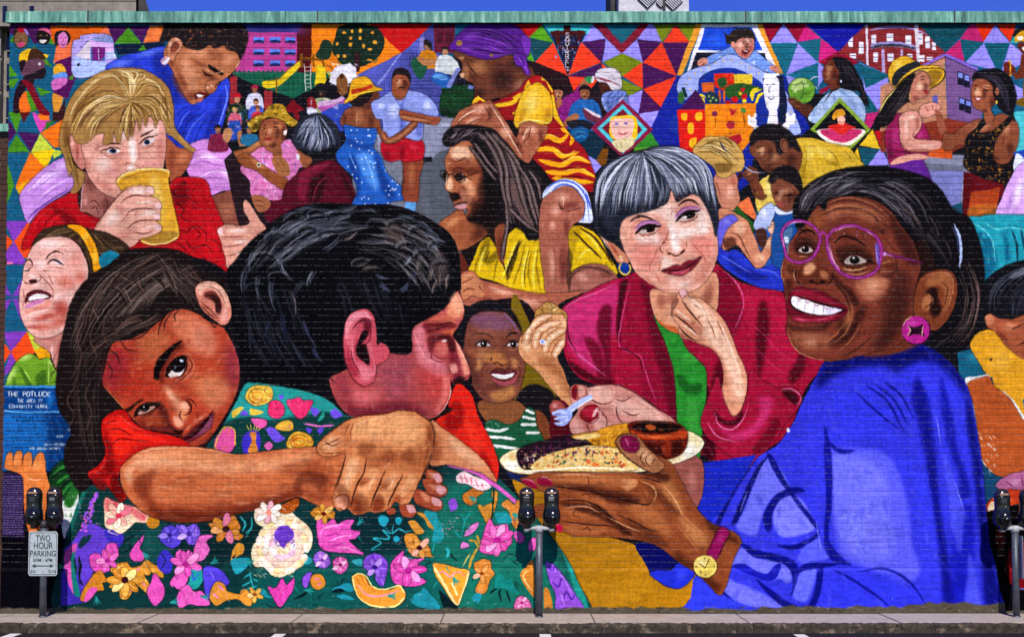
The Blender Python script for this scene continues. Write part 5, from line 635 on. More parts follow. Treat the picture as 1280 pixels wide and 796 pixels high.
l('0d1170', 3, '1040,710 1066,724 1096,744 1116,762|1070,714 1106,710 1136,726 1160,758|1080,480 1108,500 1130,540|1104,476 1126,494 1142,522|1068,488 1098,516 1124,536|1094,480 1116,498 1136,532', e=.6, a=.85); f('0a0e58', '962,566 950,586 936,618 922,650 914,654 928,618 944,586', e=1, a=.9); f('0a0e58', '946,574 926,602 908,636 898,656 894,652 908,624 930,592', e=1, a=.85)
l('a4a8fa', 1.6, '1170,520 1176,556|1192,600 1206,640|934,612 924,640|1020,650 1026,690', a=.6); dabs('d0d4fc b8bcfa', (1046, 640, 1090, 690), 24, 1.6, 7, 60, .4, 60); dabs('5a5ce2 3034b8 6c6ee8 4446d2', (884, 440, 1256, 768), 420, 3, 18, 70, .3, 30); k0(); f('d8d8e0', '1052,762 1066,757 1082,760 1080,765 1056,766'); o('e8ecf8', '985,537,2,3')
# neck and jaw
f('5c2c1e', '1036,452 1060,446 1122,440 1150,424 1160,400 1120,390 1060,420 1030,440'); f('7a3c28', '1080,436 1120,420 1150,400 1160,412 1146,432 1110,444 1080,446', e=3, a=.7)
# hair behind
f('120f14', '1000,290 992,272 993,253 1004,236 1024,222 1050,212 1080,208 1110,210 1140,216 1164,226 1180,244 1192,262 1212,274 1224,302 1230,342 1224,390 1214,424 1192,438 1170,434 1160,410 1150,360 1140,300 1110,262 1060,246 1030,254 1012,270', k=1)
h('4a4448 0a080b 6a6468 2c282c 8a8890', '1000,262 1020,238 1060,224 1100,226|1004,272 1030,242 1070,232 1110,240|1030,248 1064,236 1100,240 1126,262', 110, 1.6, .85); h('3c363a 0a080b 5a545a 24201f', '1090,216 1130,226 1160,250 1180,290|1110,240 1140,264 1160,290 1180,320|1120,264 1150,286 1176,316 1196,350', 80, 1.8, .75); h('5a4640 1a1214 7a625a 0a080a', '1196,340 1206,370 1200,400 1180,428|1204,330 1218,370 1212,404 1190,434|1214,320 1226,364 1220,404 1200,436', 60, 2, .8); f('6a3a28', '1112,272 1140,276 1164,280 1150,286 1126,284', e=2, a=.5); k0()
l('b8c8e8', 3.4, '1192,279 1199,296 1201,314 1199,335', t=(.2, .2)); l('4a5a88', 1.2, '1190,282 1196,298 1198,316')
f('2a1310', '1120,270 1150,290 1170,340 1160,400 1140,420 1120,400')
# face
f('75392a', '1000,284 1008,266 1020,256 1032,247 1060,243 1094,250 1114,264 1126,282 1140,300 1150,330 1146,352 1142,372 1140,400 1124,430 1090,440 1058,448 1038,450 1020,447 1004,442 990,430 983,414 984,398 982,376 979,354 976,340 979,324 984,308', k=1)
f('a8694c', '1032,262 1060,254 1090,260 1108,274 1090,278 1060,268 1036,276', e=8, a=.85); f('9a5a36', '1010,270 1024,262 1030,276 1020,290 1008,284', e=5, a=.7); f('b8785c', '1070,352 1096,346 1110,352 1106,366 1088,376 1074,366', e=7, a=.9); f('d8a47c', '1084,354 1098,352 1094,362 1086,364', e=4, a=.8); f('9a5c42', '990,416 1010,412 1030,416 1040,428 1020,438 1000,434', e=7, a=.9); f('c08a6c', '1006,424 1020,422 1018,432 1008,430', e=4, a=.8)
f('42201a', '1110,330 1130,340 1140,360 1130,400 1110,430 1090,436 1106,400 1114,366', e=10, a=.8); f('2c110e', '1046,402 1064,396 1080,380 1078,400 1060,424 1036,432 1048,418', e=6, a=.7); f('3a1712', '984,402 996,408 1020,408 1040,400 1030,412 1004,414 988,412', e=4, a=.75); f('4a2016', '980,352 990,346 990,362 986,372', e=3, a=.7); f('8e5030', '984,326 994,330 990,346 980,346', e=4, a=.7); f('2c110e', '1112,268 1126,284 1142,306 1148,330 1136,330 1120,300', e=6, a=.7); f('a86a44', '1058,380 1066,388 1064,402 1054,414 1056,396', e=4, a=.8)
l('a8683f', 1.8, '1024,266 1050,256 1086,262 1108,278|1030,274 1056,264 1086,270', a=.6); l('4a2014', 1.2, '1022,272 1046,262 1080,266 1104,280|1034,280 1060,272 1086,278|1104,296 1116,310 1124,316', a=.7); dabs('8a4a38 48201c a86450 602c22 34161a', (976, 244, 1150, 450), 260, 2, 11, 30, .4, 50); k0()
l('c48a60', 1.4, '1100,330 1114,326|1100,340 1118,338|1098,348 1114,352', a=.8); l('2a100c', 1.2, '1100,334 1116,332|1100,344 1116,346|1118,318 1122,340', a=.8)
# nose, mouth
f('5c2a1a', '996,344 1000,334 1010,328 1022,330 1034,336 1040,346 1036,354 1026,352 1016,356 1004,354', e=1.5, a=.9); f('d8a078', '1006,332 1014,328 1020,334 1012,342 1004,342', e=3, a=.95); f('b87a54', '1024,338 1034,340 1034,348 1026,346', e=2, a=.8); l('1c0a08', 2, '995,338 994,346 999,354 1008,355|1014,352 1022,354 1030,353|1040,340 1039,350 1032,356', a=.9); f('1a0908', '1010,351 1016,350 1014,354|1024,350 1032,351 1028,354'); l('d8a880', 1.4, '994,334 992,344 996,352', a=.8)
l('2c120c', 1.6, '1040,352 1054,366 1062,384 1062,398|984,348 986,358', a=.8); l('b87c54', 1.8, '1044,352 1058,366 1066,384', a=.7)
f('6a1226', '985,372 990,362 1000,358 1011,361 1022,362 1036,369 1050,378 1060,386 1052,396 1036,402 1014,403 996,402 986,394 983,384', k=1); f('a02c44', '990,396 1010,398 1032,396 1046,390 1036,400 1014,403 996,402', e=2, a=.9); f('8a1c34', '990,364 1004,362 1030,370 1046,380 1020,374 996,370', e=2, a=.9); k0(); f('2a080c', '988,372 996,370 1012,374 1034,380 1058,386 1046,392 1024,394 1000,390 988,382')
f('f8f4f4', '989,372 995,370 1000,373 1010,375 1020,379 1032,382 1046,385 1052,387 1044,391 1030,393 1016,392 1002,388 990,381'); l('b0a4b4', .9, '997,372 996,384|1007,375 1005,388|1018,379 1016,391|1029,382 1028,393|1038,384 1037,392', t=(.1, .1)); f('c8c0d8', '1034,384 1052,387 1040,392 1030,393', e=1.5, a=.6); l('e88aa0', 1.2, '994,398 1008,400|1020,400 1034,397', a=.6)
# eyes
f('3a1a12', '992,300 1004,296 1018,300 1022,312 1010,320 994,316', e=3, a=.8); f('3a1a12', '1044,314 1060,306 1080,312 1092,322 1080,334 1056,334', e=3, a=.8); f('b8a89e', '998,313 1004,308 1012,309 1016,313 1008,316'); o('120a08', '1006.5,311,4.6,4'); o('ffffff', '1004.5,309.5,1.1,1.1'); l('0c0606', 2, '994,314 1002,306 1012,306 1018,313'); f('b8a89e', '1055,327 1062,320 1074,320 1083,327 1072,330 1060,330'); o('120a08', '1068,324.5,6.4,5'); o('ffffff', '1067,322,1.4,1.3'); l('0c0606', 3, '1050,328 1060,318 1074,317 1088,328'); l('c08a60', 1.6, '1052,336 1068,338 1084,334|998,320 1010,320', a=.9); l('20100c', 3.4, '996,296 1004,288 1014,288 1020,294|1042,304 1052,296 1068,298 1084,310', t=(.4, .4), a=.95); l('6a3420', 1.2, '1048,312 1064,306 1082,314|998,302 1010,300', a=.8); f('8aa8b8', '979,290 990,284 986,306 984,318 979,304', a=.5); f('e8f4f4', '980,296 985,296 985,303 980,303', a=.8)
# glasses
l('8a2c72', 3, '979,304 977,290 986,278 1004,276 1020,286 1025,300 1016,320 1000,328 984,322 979,304', t=(0, 0)); l('8a2c72', 3.4, '1033,298 1044,286 1066,282 1090,292 1101,308 1099,330 1088,343 1068,347 1048,338 1036,320 1033,298', t=(0, 0)); l('8a2c72', 3, '1024,294 1029,290 1034,296', t=(0, 0)); l('7a4a9a', 5, '1096,304 1098,330', t=(.1, .1)); l('6a2458', 3.4, '1101,314 1120,320 1154,329', t=(0, .3)); l('e8a8d8', 1.2, '1046,284 1066,281 1088,290|984,280 998,276 1010,278|1104,316 1116,320|1036,304 1042,326 1052,340|978,300 982,318', a=.9); o('c890c8', '1105,317,3,2.4')
# hair in front
f('120f14', '992,272 993,253 1004,236 1024,222 1050,212 1080,208 1110,210 1140,216 1164,230 1180,250 1150,300 1130,284 1114,264 1094,250 1060,244 1040,248 1034,250 1030,262 1022,256 1012,268 1002,284', k=1); h('4a4448 0a080b 7a7478 2c282c 9a98a0', '996,262 1008,236 1040,216 1090,214|1000,272 1010,246 1040,228 1080,226|1010,264 1030,242 1064,232 1100,238|1030,250 1060,238 1090,240 1120,262|1060,240 1094,240 1124,262 1146,292|1080,226 1120,228 1150,252 1162,290', 230, 1.5, .85, ln=(.25, .6)); k0(); dabs('241614 120f14', (1090, 246, 1140, 296), 40, 1.4, 12, 40, .6, 20)
# ear and earring
f('7a3f26', '1142,388 1144,362 1152,346 1166,338 1184,337 1195,350 1194,376 1184,398 1170,412 1156,410 1146,402', k=1); f('a86a44', '1156,352 1168,342 1184,342 1190,354 1186,376 1176,392 1180,370 1174,356 1162,360', e=3, a=.8); f('341510', '1156,366 1164,358 1172,362 1170,376 1176,388 1166,398 1160,384 1164,374', e=2.5, a=.85); f('b87a50', '1162,366 1166,376 1160,388 1152,384 1154,372', e=2.5, a=.8); l('2a100c', 1.2, '1154,386 1164,378 1162,366|1176,352 1184,360 1180,380 1168,398', a=.8); k0()
o('3a0e30', '1145,413,18.4,18'); o('b02a86', '1144,412,17.4,17.2'); g('d860b0', '1138,404,10,8', .6); f('2a0a20', '1134,406! 1144,408 1154,404! 1152,412 1156,420! 1145,417 1135,420! 1138,412', a=1); l('f4e4a8', 1.2, '1134,420 1138,412 1134,406|1152,420 1152,414 1154,406|1128,408 1132,400 1140,395', a=.9)
# ---------------------------------------------------------------- mural: hands, fork and plate of food, gold ground
q('2230b4', '878,578 945,568 900,640 884,655 870,650')
f('b27d1a', '640,600 660,596 700,660 760,670 798,683 806,700 814,718 832,732 852,733 868,716 870,738 858,752 846,768 700,768 690,700 660,640', k=1); g('c8922a', '770,740,60,24', .5); dabs('c8922a 9a6a12 b88420', (640, 600, 870, 768), 110, 3, 12, 10, .4, 40); k0()
f('0d0f58', '794,680 812,678 846,698 834,712 820,722 808,706'); f('2c38c4', '812,716 826,712 838,712 850,702 868,714 852,733 832,731', k=1); g('4a56e0', '850,718,10,8', .7); k0(); f('3a44d4', '870,718 900,740 936,766 846,768 862,748')
f('1a2550', '630,580 640,590 664,594 700,594 690,606 656,604 636,594')
# far hand with the fork: pink palm and fingers
f('9c5a50', '838,570 860,566 878,578 878,612 870,634 858,628 846,600', k=1); g('c8847a', '864,600,8,20', .7); k0()
f('5a0c1c', '688,520 700,500 712,510 716,540 690,548')
f('cf8f80', '712,486 720,480 730,482 736,484 746,481 762,480 776,482 790,488 806,500 824,512 840,522 852,534 860,546 840,560 790,560 740,546 716,542 712,528 722,512 714,502', k=1)
f('eab8a4', '736,486 756,484 768,490 762,500 746,504 736,496', e=4, a=.9); f('f0c0ac', '764,500 790,500 820,516 836,528 820,530 790,520 770,514', e=6, a=.8); f('8a4640', '724,510 740,506 756,516 752,540 730,540 720,528', e=6, a=.5); f('e8b4a4', '716,524 726,528 730,540 718,540|742,520 756,522 760,538 746,540', e=3, a=.7); l('4a1e1e', 1.6, '732,484 734,494 744,502 758,504 768,498|768,498 780,500 790,494|770,506 772,520 780,530|776,512 790,518 800,516|750,512 758,524 756,540|732,528 738,540', a=.85); l('f8d4c4', 1.6, '740,484 758,483|792,494 812,508 832,522', a=.8); dabs('dca090 b0706a f0c4b4', (712, 480, 860, 560), 110, 1.8, 10, 30, .4); k0()
l('5a2824', 1.4, '712,486 722,480 734,482 750,480 776,482 806,498 840,522 860,544', a=.8)
f('b06050', '713,494 714,484 722,480 731,483 732,494 726,499 718,499'); f('7a1626', '714,486 720,481 720,498 715,496'); f('e8b0a0', '723,482 730,484 731,492 724,497', e=1, a=.9); f('a85248', '686,508 690,500 698,500 706,508 710,518 700,520 690,518', e=1); g('e0a8a0', '693,506,5,5', .8)
f('7c1a24', '726,512 734,506 744,505 750,512 749,522 740,528 730,526 724,520'); f('aa2038', '728,512 736,508 744,508 746,514 742,521 732,520'); f('f0c4c0', '744,510 748,510 743,520 740,520', a=.9); f('e4b4a8', '746,510 752,516 746,528 738,528 748,520', e=1, a=.8)
l('5c0f1c', 1.2, '724,518 732,526 742,528 750,520', a=.8)
# fork
l('b8c6f4', 7, '708,514 722,504 739,495', t=(0, 0)); l('f4f8ff', 1.6, '710,517 724,507 740,497', t=(0, 0)); f('a9b8ee', '690,515 698,511 706,510 714,514 714,522 708,530 700,532 692,528 700,527 692,522 700,521 691,518'); l('eef2ff', 1.3, '690,516 700,513 708,516|692,523 702,520 710,520|694,529 704,527 711,522', t=(.1, .1)); l('3a3a68', 1, '692,518 702,517|693,525 702,524', a=.9)
# plate
f('f4e2b0', '624,575 632,566 646,560 670,554 712,545 750,538 800,532 858,538 874,545 880,553 872,565 856,574 838,580 820,586 800,589 780,590 730,591 672,593 644,590 630,584', k=1); g('fffdf0', '860,562,20,14 640,580,16,8', .9); g('c89848', '700,588,60,4 640,570,6,8', .6); k0(); l('5a3c20', 1.3, '624,576 632,586 648,591 680,594 740,592 800,590', a=.8); l('fffbe8', 2, '626,576 640,586 664,590 720,589|842,578 866,568 878,554 872,546', a=.9)
f('281420', '646,566 656,556 680,550 706,545 736,546 744,556 720,562 690,564 676,574 664,586 650,582', k=1); dabs('50204a 120810 6a2c50 80405c 3a1830', (646, 545, 744, 586), 130, 3, 6, 20, .85, 90); dabs('d88a50', (646, 560, 680, 586), 10, 1.5, 3, 20, .7, 90); k0()
f('e8c478', '664,586 672,574 690,566 710,560 740,556 770,558 790,572 796,586 760,588 700,588', k=1); dabs('fff4c8 d89838 f4dca0 c87830 fffdf0', (662, 556, 798, 590), 300, 1.3, 5, 0, .85, 90); dabs('b83420 d85c2c 8c2014', (670, 562, 790, 586), 26, 3, 5, 10, .9, 60); dabs('4a6a3c 2c4a58 6a8a5a', (690, 560, 780, 582), 20, 2.4, 4, 20, .8, 60); k0()
dabs('4a1c48 2a1028 6a3058', (664, 556, 760, 572), 34, 2.6, 5, 10, .9, 90); dabs('fff4d0 f0c060 ffe8b0', (654, 566, 700, 588), 60, 1.4, 5, 30, .9, 90); dabs('c83c1c d8602c', (690, 566, 786, 584), 9, 5, 6, 20, .95, 40); dabs('3c5a40 1c2c3c', (700, 562, 780, 580), 9, 3, 4, 30, .95, 60); l('fff6d8', 2.4, '640,588 668,588 720,584 770,585 796,586', a=.9); f('d8982c', '714,546 726,541 742,540 756,534 774,530 788,530 790,544 780,552 770,558 752,556 744,556 730,548', k=1); dabs('f4c850 8a5010 e8b040 b87418', (714, 528, 790, 560), 70, 3, 9, -40, .8, 40); k0(); f('f4dc98', '716,547 730,542 748,541 750,545 730,549', a=.8)
f('6a1c0e', '785,534 788,528 800,526 830,526 850,530 859,540 858,556 852,566 840,572 824,572 808,566 796,556', k=1); f('180806', '790,532 806,527 834,528 852,533 840,540 816,540 798,538', e=1.5); f('c8602c', '806,532 814,530 820,534 812,537', e=1); f('c04a20', '788,538 806,542 834,541 856,536 858,546 836,549 808,548 792,544', e=2, a=.95); f('f09050', '800,543 820,545 840,543 820,547', e=1.5, a=.8); f('2c0a06', '806,552 820,556 840,552 856,552 850,566 836,572 820,570', e=4, a=.7); f('a83818', '828,556 838,552 838,568 830,568', e=2, a=.7); dabs('d87038 4a1008 8a2c14', (786, 528, 858, 572), 50, 2, 8, 30, .5, 50); k0()
# near hand
q('a5741a', '655,606 700,596 700,650 790,680 700,700 672,660'); f('451f12', '680,600 760,596 830,600 840,660 800,672 720,660 690,640 700,625')
f('8a4a2a', '650,598 660,594 672,590 700,589 740,590 790,590 802,592 812,584 800,576 788,570 774,562 769,552 774,544 786,542 798,548 808,558 820,568 836,576 846,590 858,614 872,636 890,654 908,660 926,674 916,700 902,742 886,730 868,714 846,700 826,684 806,676 788,673 760,670 720,669 704,664 696,656 700,650 690,646 672,646 664,636 676,630 690,630 694,620 674,612 660,606', k=1)
f('b06c40', '676,594 720,592 760,593 790,596 780,606 740,604 700,602', e=5, a=.9); f('a8643c', '700,636 740,632 770,640 750,648 716,646', e=5, a=.8); f('b06c42', '704,658 730,656 760,660 750,666 716,666', e=4, a=.8); f('c88a5c', '776,600 794,598 796,606 784,612 778,608', e=2, a=.95); f('b8784a', '820,600 836,596 848,620 856,640 846,640 832,624', e=6, a=.85); f('c08252', '846,642 862,650 880,664 886,680 870,680 856,664', e=7, a=.8); f('b87444', '780,626 810,630 830,646 840,668 820,664 796,646', e=7, a=.7); f('a8643c', '720,616 748,620 770,632 760,636 736,628', e=4, a=.7)
f('3c1a10', '690,606 720,610 744,618 760,626 780,630 800,626 790,618 760,612 730,606', e=4, a=.85); f('3c1a10', '700,628 726,628 750,632 768,648 790,664 780,668 756,650 730,640', e=3, a=.85); f('4a2214', '846,688 868,704 900,732 896,742 866,716 840,700', e=4, a=.8); f('42200f', '880,640 900,658 920,672 924,680 904,672 886,660', e=4, a=.7); f('3a180e', '800,592 816,596 828,602 838,598 828,586 816,580', e=4, a=.8); f('5a2c18', '806,604 830,618 850,642 840,640 820,622', e=3, a=.7); f('52281a', '780,650 810,660 836,680 830,684 800,672', e=4, a=.6)
l('1f0c07', 1.7, '672,606 700,608 730,612 756,618|690,628 720,624 744,630 764,646 782,664 800,674|700,650 730,654 756,656 772,660|756,618 780,624 806,630 820,622 818,614|770,642 790,650 808,660 824,664|826,602 812,598 800,596', a=.9); l('e0a878', 1.8, '690,593 720,592 752,595|800,600 816,608 820,620 812,630|830,606 844,626 854,646|704,634 730,632 750,640|760,646 780,656 800,664', a=.8); l('4a2010', 1.3, '734,594 736,602 732,608|728,640 722,636 716,642 726,648|724,620 732,616 740,622|728,662 734,658 738,664', a=.85); l('c08050', 1.2, '840,650 860,672 874,690|850,640 876,664 890,680', a=.7)
dabs('a8663e 6a3820 c08656 4e2614 94552f', (650, 588, 926, 742), 330, 1.8, 12, 25, .4, 40); k0()
f('a06a48', '770,552 776,544 788,542 800,548 810,560 822,572 830,582 818,590 806,586 792,578 778,566', k=1); f('d8a880', '796,560 806,560 816,572 812,580 802,574', e=3, a=.8); l('3a1a10', 1.2, '806,562 800,572 806,582|812,566 806,574 812,584|818,572 814,580', a=.85); dabs('c89a70 7a4a2c e0b890', (768, 542, 830, 592), 40, 1.6, 7, 50, .5); k0(); f('7a1040', '776,546 786,544 796,548 799,556 794,564 782,562 776,556', k=1); g('c03870', '784,550,6,4', .8); l('e8b0c0', 1.2, '781,546 786,558', a=.7); k0(); l('2a100c', 1.4, '770,552 776,564 790,576 804,586 818,592', a=.8)
f('8a1236', '671,598 678,595 688,599 691,606 682,607 672,604'); f('8a1236', '652,600 660,597 668,602 671,610 662,608'); f('b81848', '692,656 697,653 702,658 702,664 696,664'); l('f0b0b8', 1.1, '673,597 682,596 690,602|653,599 662,599 669,605|693,655 698,655', a=.85)
# watch
f('8c1656', '884,692 890,676 900,658 911,664 904,680 894,698', k=1); g('b83c80', '900,672,5,10,20', .7); k0(); l('4a0828', 1.2, '884,692 892,674 900,658|894,698 904,680 911,665', a=.8); o('4a3c10', '881.5,707.5,15.2,14.8'); o('e4cc70', '881,707,14.4,14'); o('d8c060', '881,707,11.6,11.4'); g('fff4b0', '877,702,10,8', .7); l('3a2c10', 1, '881,709 886,697|881,709 874,703|874,711 876,715|868,707 871,707|891,707 893,707|881,695 881,698|881,717 881,719', t=(0, 0))
# ---------------------------------------------------------------- mural: flowered shirt of the father
f('123a3a', '112,588 124,596 160,620 240,640 372,624 480,620 560,580 604,584 626,600 646,620 664,640 684,664 706,694 722,726 734,768 76,768 78,690 84,668 98,630', k=1)
f('1f7a66', '560,600 640,614 690,680 730,768 560,768 520,700', e=20, a=.9); f('17605a', '330,700 420,690 540,690 560,768 320,768', e=14, a=.8); f('1a5a52', '100,600 112,592 100,640 88,672 82,668', e=3, a=.9); f('0a2426', '200,650 330,640 340,690 260,700 210,690', e=10, a=.6); f('0c2830','420,640 520,640 510,690 430,690', e=12, a=.6); f('1a524e', '180,660 210,656 214,690 190,704 160,690', e=8, a=.8); f('2aa090', '700,680 716,700 730,740 736,768 726,768 716,730', e=2, a=.9)
dabs('1f6a60 0c2a2c 1a4c48', (80, 590, 734, 768), 200, 4, 14, 30, .35, 60); l('0a1c20', 2.4, '150,680 160,672 170,668|154,690 164,684|160,678 168,690|330,690 344,680|560,690 572,700|392,712 410,700', a=.7)
k0(); l('1c6c60', 4, '114,592 100,626 84,668', t=(0, 0)); l('0c3430', 1.4, '118,596 104,630 88,670', t=(0, 0))
def fl(col, dk, lt, s, n=10, w=1.4):
    """a flower petal shape with loose darker and lighter strokes inside"""
    f(col, s, k=1); p, c = parse(s.split('|')[0]); b = (p[:, 0].min(), p[:, 1].min(), p[:, 0].max(), p[:, 1].max())
    dabs(dk, b, n, w, 9, 70, .6, 35); dabs(lt, b, n, w, 9, 70, .6, 35); k0()
# lower left
q('4836a8', '76,718 84,700 104,730 108,752 76,756'); f('6a48c4', '80,686 92,674 102,658 116,654 138,664 150,660 152,674 142,682 128,690 122,700 116,716 104,734 98,724 96,708 92,690 84,690'); f('d860b0', '82,688 96,678 92,700 90,722 92,742 86,730 80,706'); f('1f7c74', '88,696 94,688 92,706 100,744 92,742'); f('4434b0', '130,664 142,660 154,668 150,682 138,680'); f('123a3a', '98,680 104,670 114,668 110,676 100,684'); f('0c1e20', '98,694 102,706 100,720 104,730 98,726')
for i in range(22): o('9a5ad8', '%f,%f,2.6,1.8,-30' % (119-i*.7+rnd.uniform(-1.5-i*.22, 1.5+i*.22), 616+i*2.2)); o('e070c0', '%f,%f,1.6,1.1' % (119-i*.7+rnd.uniform(-1.2-i*.22, 1.2+i*.22), 617+i*2.2))
fl('f4d8b4', 'd84058 e87080', 'fdf4d8 ffe0b0', '131,622 142,626 156,630 176,636 186,644 184,652 170,652 160,660 150,666 142,662 132,658 130,644', 26, 1.6); f('d02c44', '131,622 146,626 168,634 184,644 176,650 162,640 146,640 132,638', e=3, a=.55); l('fbe0c0', 1.6, '134,656 140,646 142,636|146,662 152,650 154,638|158,656 162,646|140,660 136,664 148,668', a=.8); o('c8862a', '191,652,8,8')
fl('d858ac', 'a02c80', 'f084c8', '134,680 144,678 148,690 146,696 138,694 132,688|112,694 124,692 136,706 136,712 124,716 114,708|166,684 170,678 178,670 180,668 178,676 174,684 180,692 178,700 166,700 162,692', 12); f('d08a34', '132,690 138,694 142,700 140,704 134,700'); fl('c8822e', 'd858ac 8a5418', 'e8b050', '106,732 118,716 126,712 132,722 136,726 128,728 130,736 120,738 108,750 100,748', 10); f('e060b4', '106,744 112,734 122,734 116,744 106,752')
fl('d09038', 'a86a20 8a5418', 'f0d080 e8a850', '136,732 146,722 138,712 146,704 158,702 164,708 176,706 182,700 190,710 186,718 180,718 188,732 186,742 176,734 168,728 166,736 158,748 150,746 148,736', 18); f('3a1418', '153,724 162,717 168,722 164,728 156,727'); l('e884b0', 2.4, '150,712 156,718|172,720 182,732|152,744 156,732|166,730 162,740|170,712 176,708', a=.9); l('f8e490', 1.6, '142,718 148,708 156,706|140,736 150,730|172,718 184,726|152,748 160,740', a=.9)
fl('d09038', 'a86a20', 'f4dc80', '182,698 194,706 202,706 204,720 196,718 188,712', 6); fl('dc5cb0', 'b03888', 'f088cc', '194,716 206,738 194,756 184,740 188,728', 8)
f('5a48c0', '199,672 204,660 214,656 222,662 226,676 216,684 206,680', k=1); l('8a74e0', 1.6, '206,664 212,678|214,660 218,676'); k0(); f('7a58d0', '220,656 232,658 244,654 250,668 242,680 230,672', k=1); l('c090f0', 1.8, '226,660 234,670 240,676|236,658 242,668|244,658 246,670'); k0(); f('4438b4', '196,698 206,686 216,696 214,712 208,716 198,710')
fl('e064b4', 'a82c80', 'f490cc', '220,690 226,686 230,694 236,686 246,698 244,706 236,708 234,724 226,736 212,728 222,712 220,700', 12); f('2a9a94', '238,710 250,708 254,722 246,734 232,736 226,738 236,726', k=1); l('3a58c8', 1.8, '240,712 242,724 250,714'); k0(); fl('e064b4', 'a82c80', 'f490cc', '222,742 234,730 242,738 252,738 262,754 250,756 238,754 224,758', 10); fl('e070b8', 'b03888', 'f090cc', '246,676 252,668 266,668 258,676 262,686 254,698 246,700 242,690', 6)
fl('d08a34', 'd85ca0 8a5418', 'f084b8', '260,654 272,652 280,648 292,644 300,658 296,664 304,668 298,674 282,668 270,664', 14); f('3a1418', '272,656 280,654 282,664 274,664'); f('5a48c8', '254,712 260,706 276,712 286,726 280,732 264,734 262,748 256,740', k=1); l('8a74e8', 1.6, '262,712 268,724'); k0(); fl('d08f3a', 'b87428', 'f4a8b0', '262,746 266,732 272,726 280,730 284,738 300,742 308,738 314,748 312,756 296,748 282,750 270,756', 8); l('f088b4', 2.4, '266,740 274,748|272,730 280,738'); f('d8983c', '290,688 296,678 304,680 304,690 294,696 288,702'); f('3a1a14', '290,696 294,692 292,698'); f('2a94a0', '288,700 300,696 314,698 304,712 294,716'); l('3ab0b4', 2, '304,722 316,714|302,732 316,724|308,736 322,730|312,712 316,736|322,726 316,722|326,734 334,740', a=.9); l('3ab0b4', 2.6, '300,644 306,654 302,664|314,646 314,658 306,666', a=.9)
# white flower cluster
f('f3e4c0', '318,640 326,632 344,634 360,636 372,646 384,656 390,668 388,684 378,692 376,706 364,714 352,720 340,718 330,708 318,706 314,690 318,678 328,672 330,660 320,652', k=1); dabs('fffbe6 f0a8b8 e8c080 d86a50 ffffff f4d898', (314, 630, 392, 722), 260, 2, 7, 20, .8, 50); k0(); f('6a3cb4', '342,668 348,658 358,656 366,662 366,672 358,676 354,682 348,674', k=1); dabs('a070e0 3a1c80', (340, 654, 368, 684), 24, 2, 5, 30, .8, 90); k0(); dabs('d8a878 fff4d8 8aa090', (318, 700, 366, 722), 30, 1.4, 7, 20, .8, 30)
fl('b0561c', '7a3010', 'e8b050', '346,634 356,628 372,622 372,632 362,640 352,640', 8); fl('c88430', '8a4c18', 'f0b860', '388,640 398,632 408,634 418,640 414,646 404,648 394,646', 6); l('6a1c14', 4, '400,632 408,638')
fl('e05cb0', 'b02c88', 'f898d0', '396,648 408,652 416,648 422,654 430,650 442,649 438,660 450,664 444,672 436,674 446,684 454,692 438,690 408,688 398,678', 22); l('f8b0dc', 2, '404,660 418,656 430,654|410,676 426,670 442,668|420,684 436,684 450,691', a=.8); l('a02080', 1.4, '404,670 424,664|412,682 430,678', a=.8)
fl('9a64d0', '6a38a8', 'e8a0d8', '392,694 400,688 410,694 412,704 404,709 394,704', 10); fl('d860a8', '8a2464', 'f8b0d0', '416,700 424,695 433,698 434,708 426,716 418,712', 10); f('3aa0a8', '374,700 382,694 390,698 386,704 376,704|440,700 452,698 452,706 446,706'); fl('8a54cc', '4c28a0', 'b888ec', '454,702 462,692 474,692 484,702 482,718 478,732 470,724 468,714 460,714', 18); 
fl('e258b0', 'b02c88', 'f490d0', '488,706 496,694 504,688 504,698 518,698 530,696 522,704 530,710 518,716 532,726 518,732 498,730 490,724', 20); l('a82484', 1.6, '494,704 504,708|496,720 514,712|500,728 520,722', a=.8); l('f8a8dc', 1.6, '500,694 494,712|508,704 526,698|506,724 528,726', a=.7)
f('f0a040', '440,720 448,716 456,720 462,730 474,736 488,736 498,732 506,738 504,750 492,758 470,758 452,750 444,738', k=1); l('fff0a0', 2.2, '441,722 444,738 452,750 470,757 492,757 505,746', t=(0, 0)); l('f0a0a8', 2.4, '446,728 458,742 476,744 490,740 500,736'); l('c86a18', .9, '444,718 450,730|450,716 456,730|456,718 462,734|462,728 468,738|476,736 478,742|486,734 486,742'); k0(); l('fff0a0', 1.6, '440,720 448,716 458,720 466,732 480,736 498,731 506,740', t=(0, 0))
fl('dc4ca8', 'a02480', 'f080c8', '335,732 344,734 352,722 358,730 367,722 366,736 360,744 350,758 342,748', 12); fl('9458d0', '6030a0', 'b888e8', '378,722 384,716 390,716 386,726 382,734 378,730', 5); f('d08a38', '388,722 396,716 404,720 406,730 398,736 390,732', k=1); l('e878b0', 2, '392,722 400,724|396,730 402,728'); k0(); f('2a94a4', '414,738 424,730 438,728 440,738 426,736|420,744 432,742 444,748 430,748|320,734 332,740 340,746 330,744'); f('0a2024', '414,738 424,734 430,738 420,740|366,748 376,742 386,736 380,744'); f('f0a040', '300,738 308,736 314,746 312,756 302,752', a=.7)
f('2aa0b0', '472,646 480,643 486,648 482,656 476,656|494,648 498,645 502,648 500,654 496,654'); l('3ab0b8', 1.8, '480,656 488,666 478,662 486,672 466,672 476,678 464,686 474,686|492,654 490,666 498,660 506,664 516,662'); o('2aa0b0', '495,673,4,4'); dabs('f4b0c8', (490, 670, 502, 680), 8, 1.2, 2, 0, .9, 90)
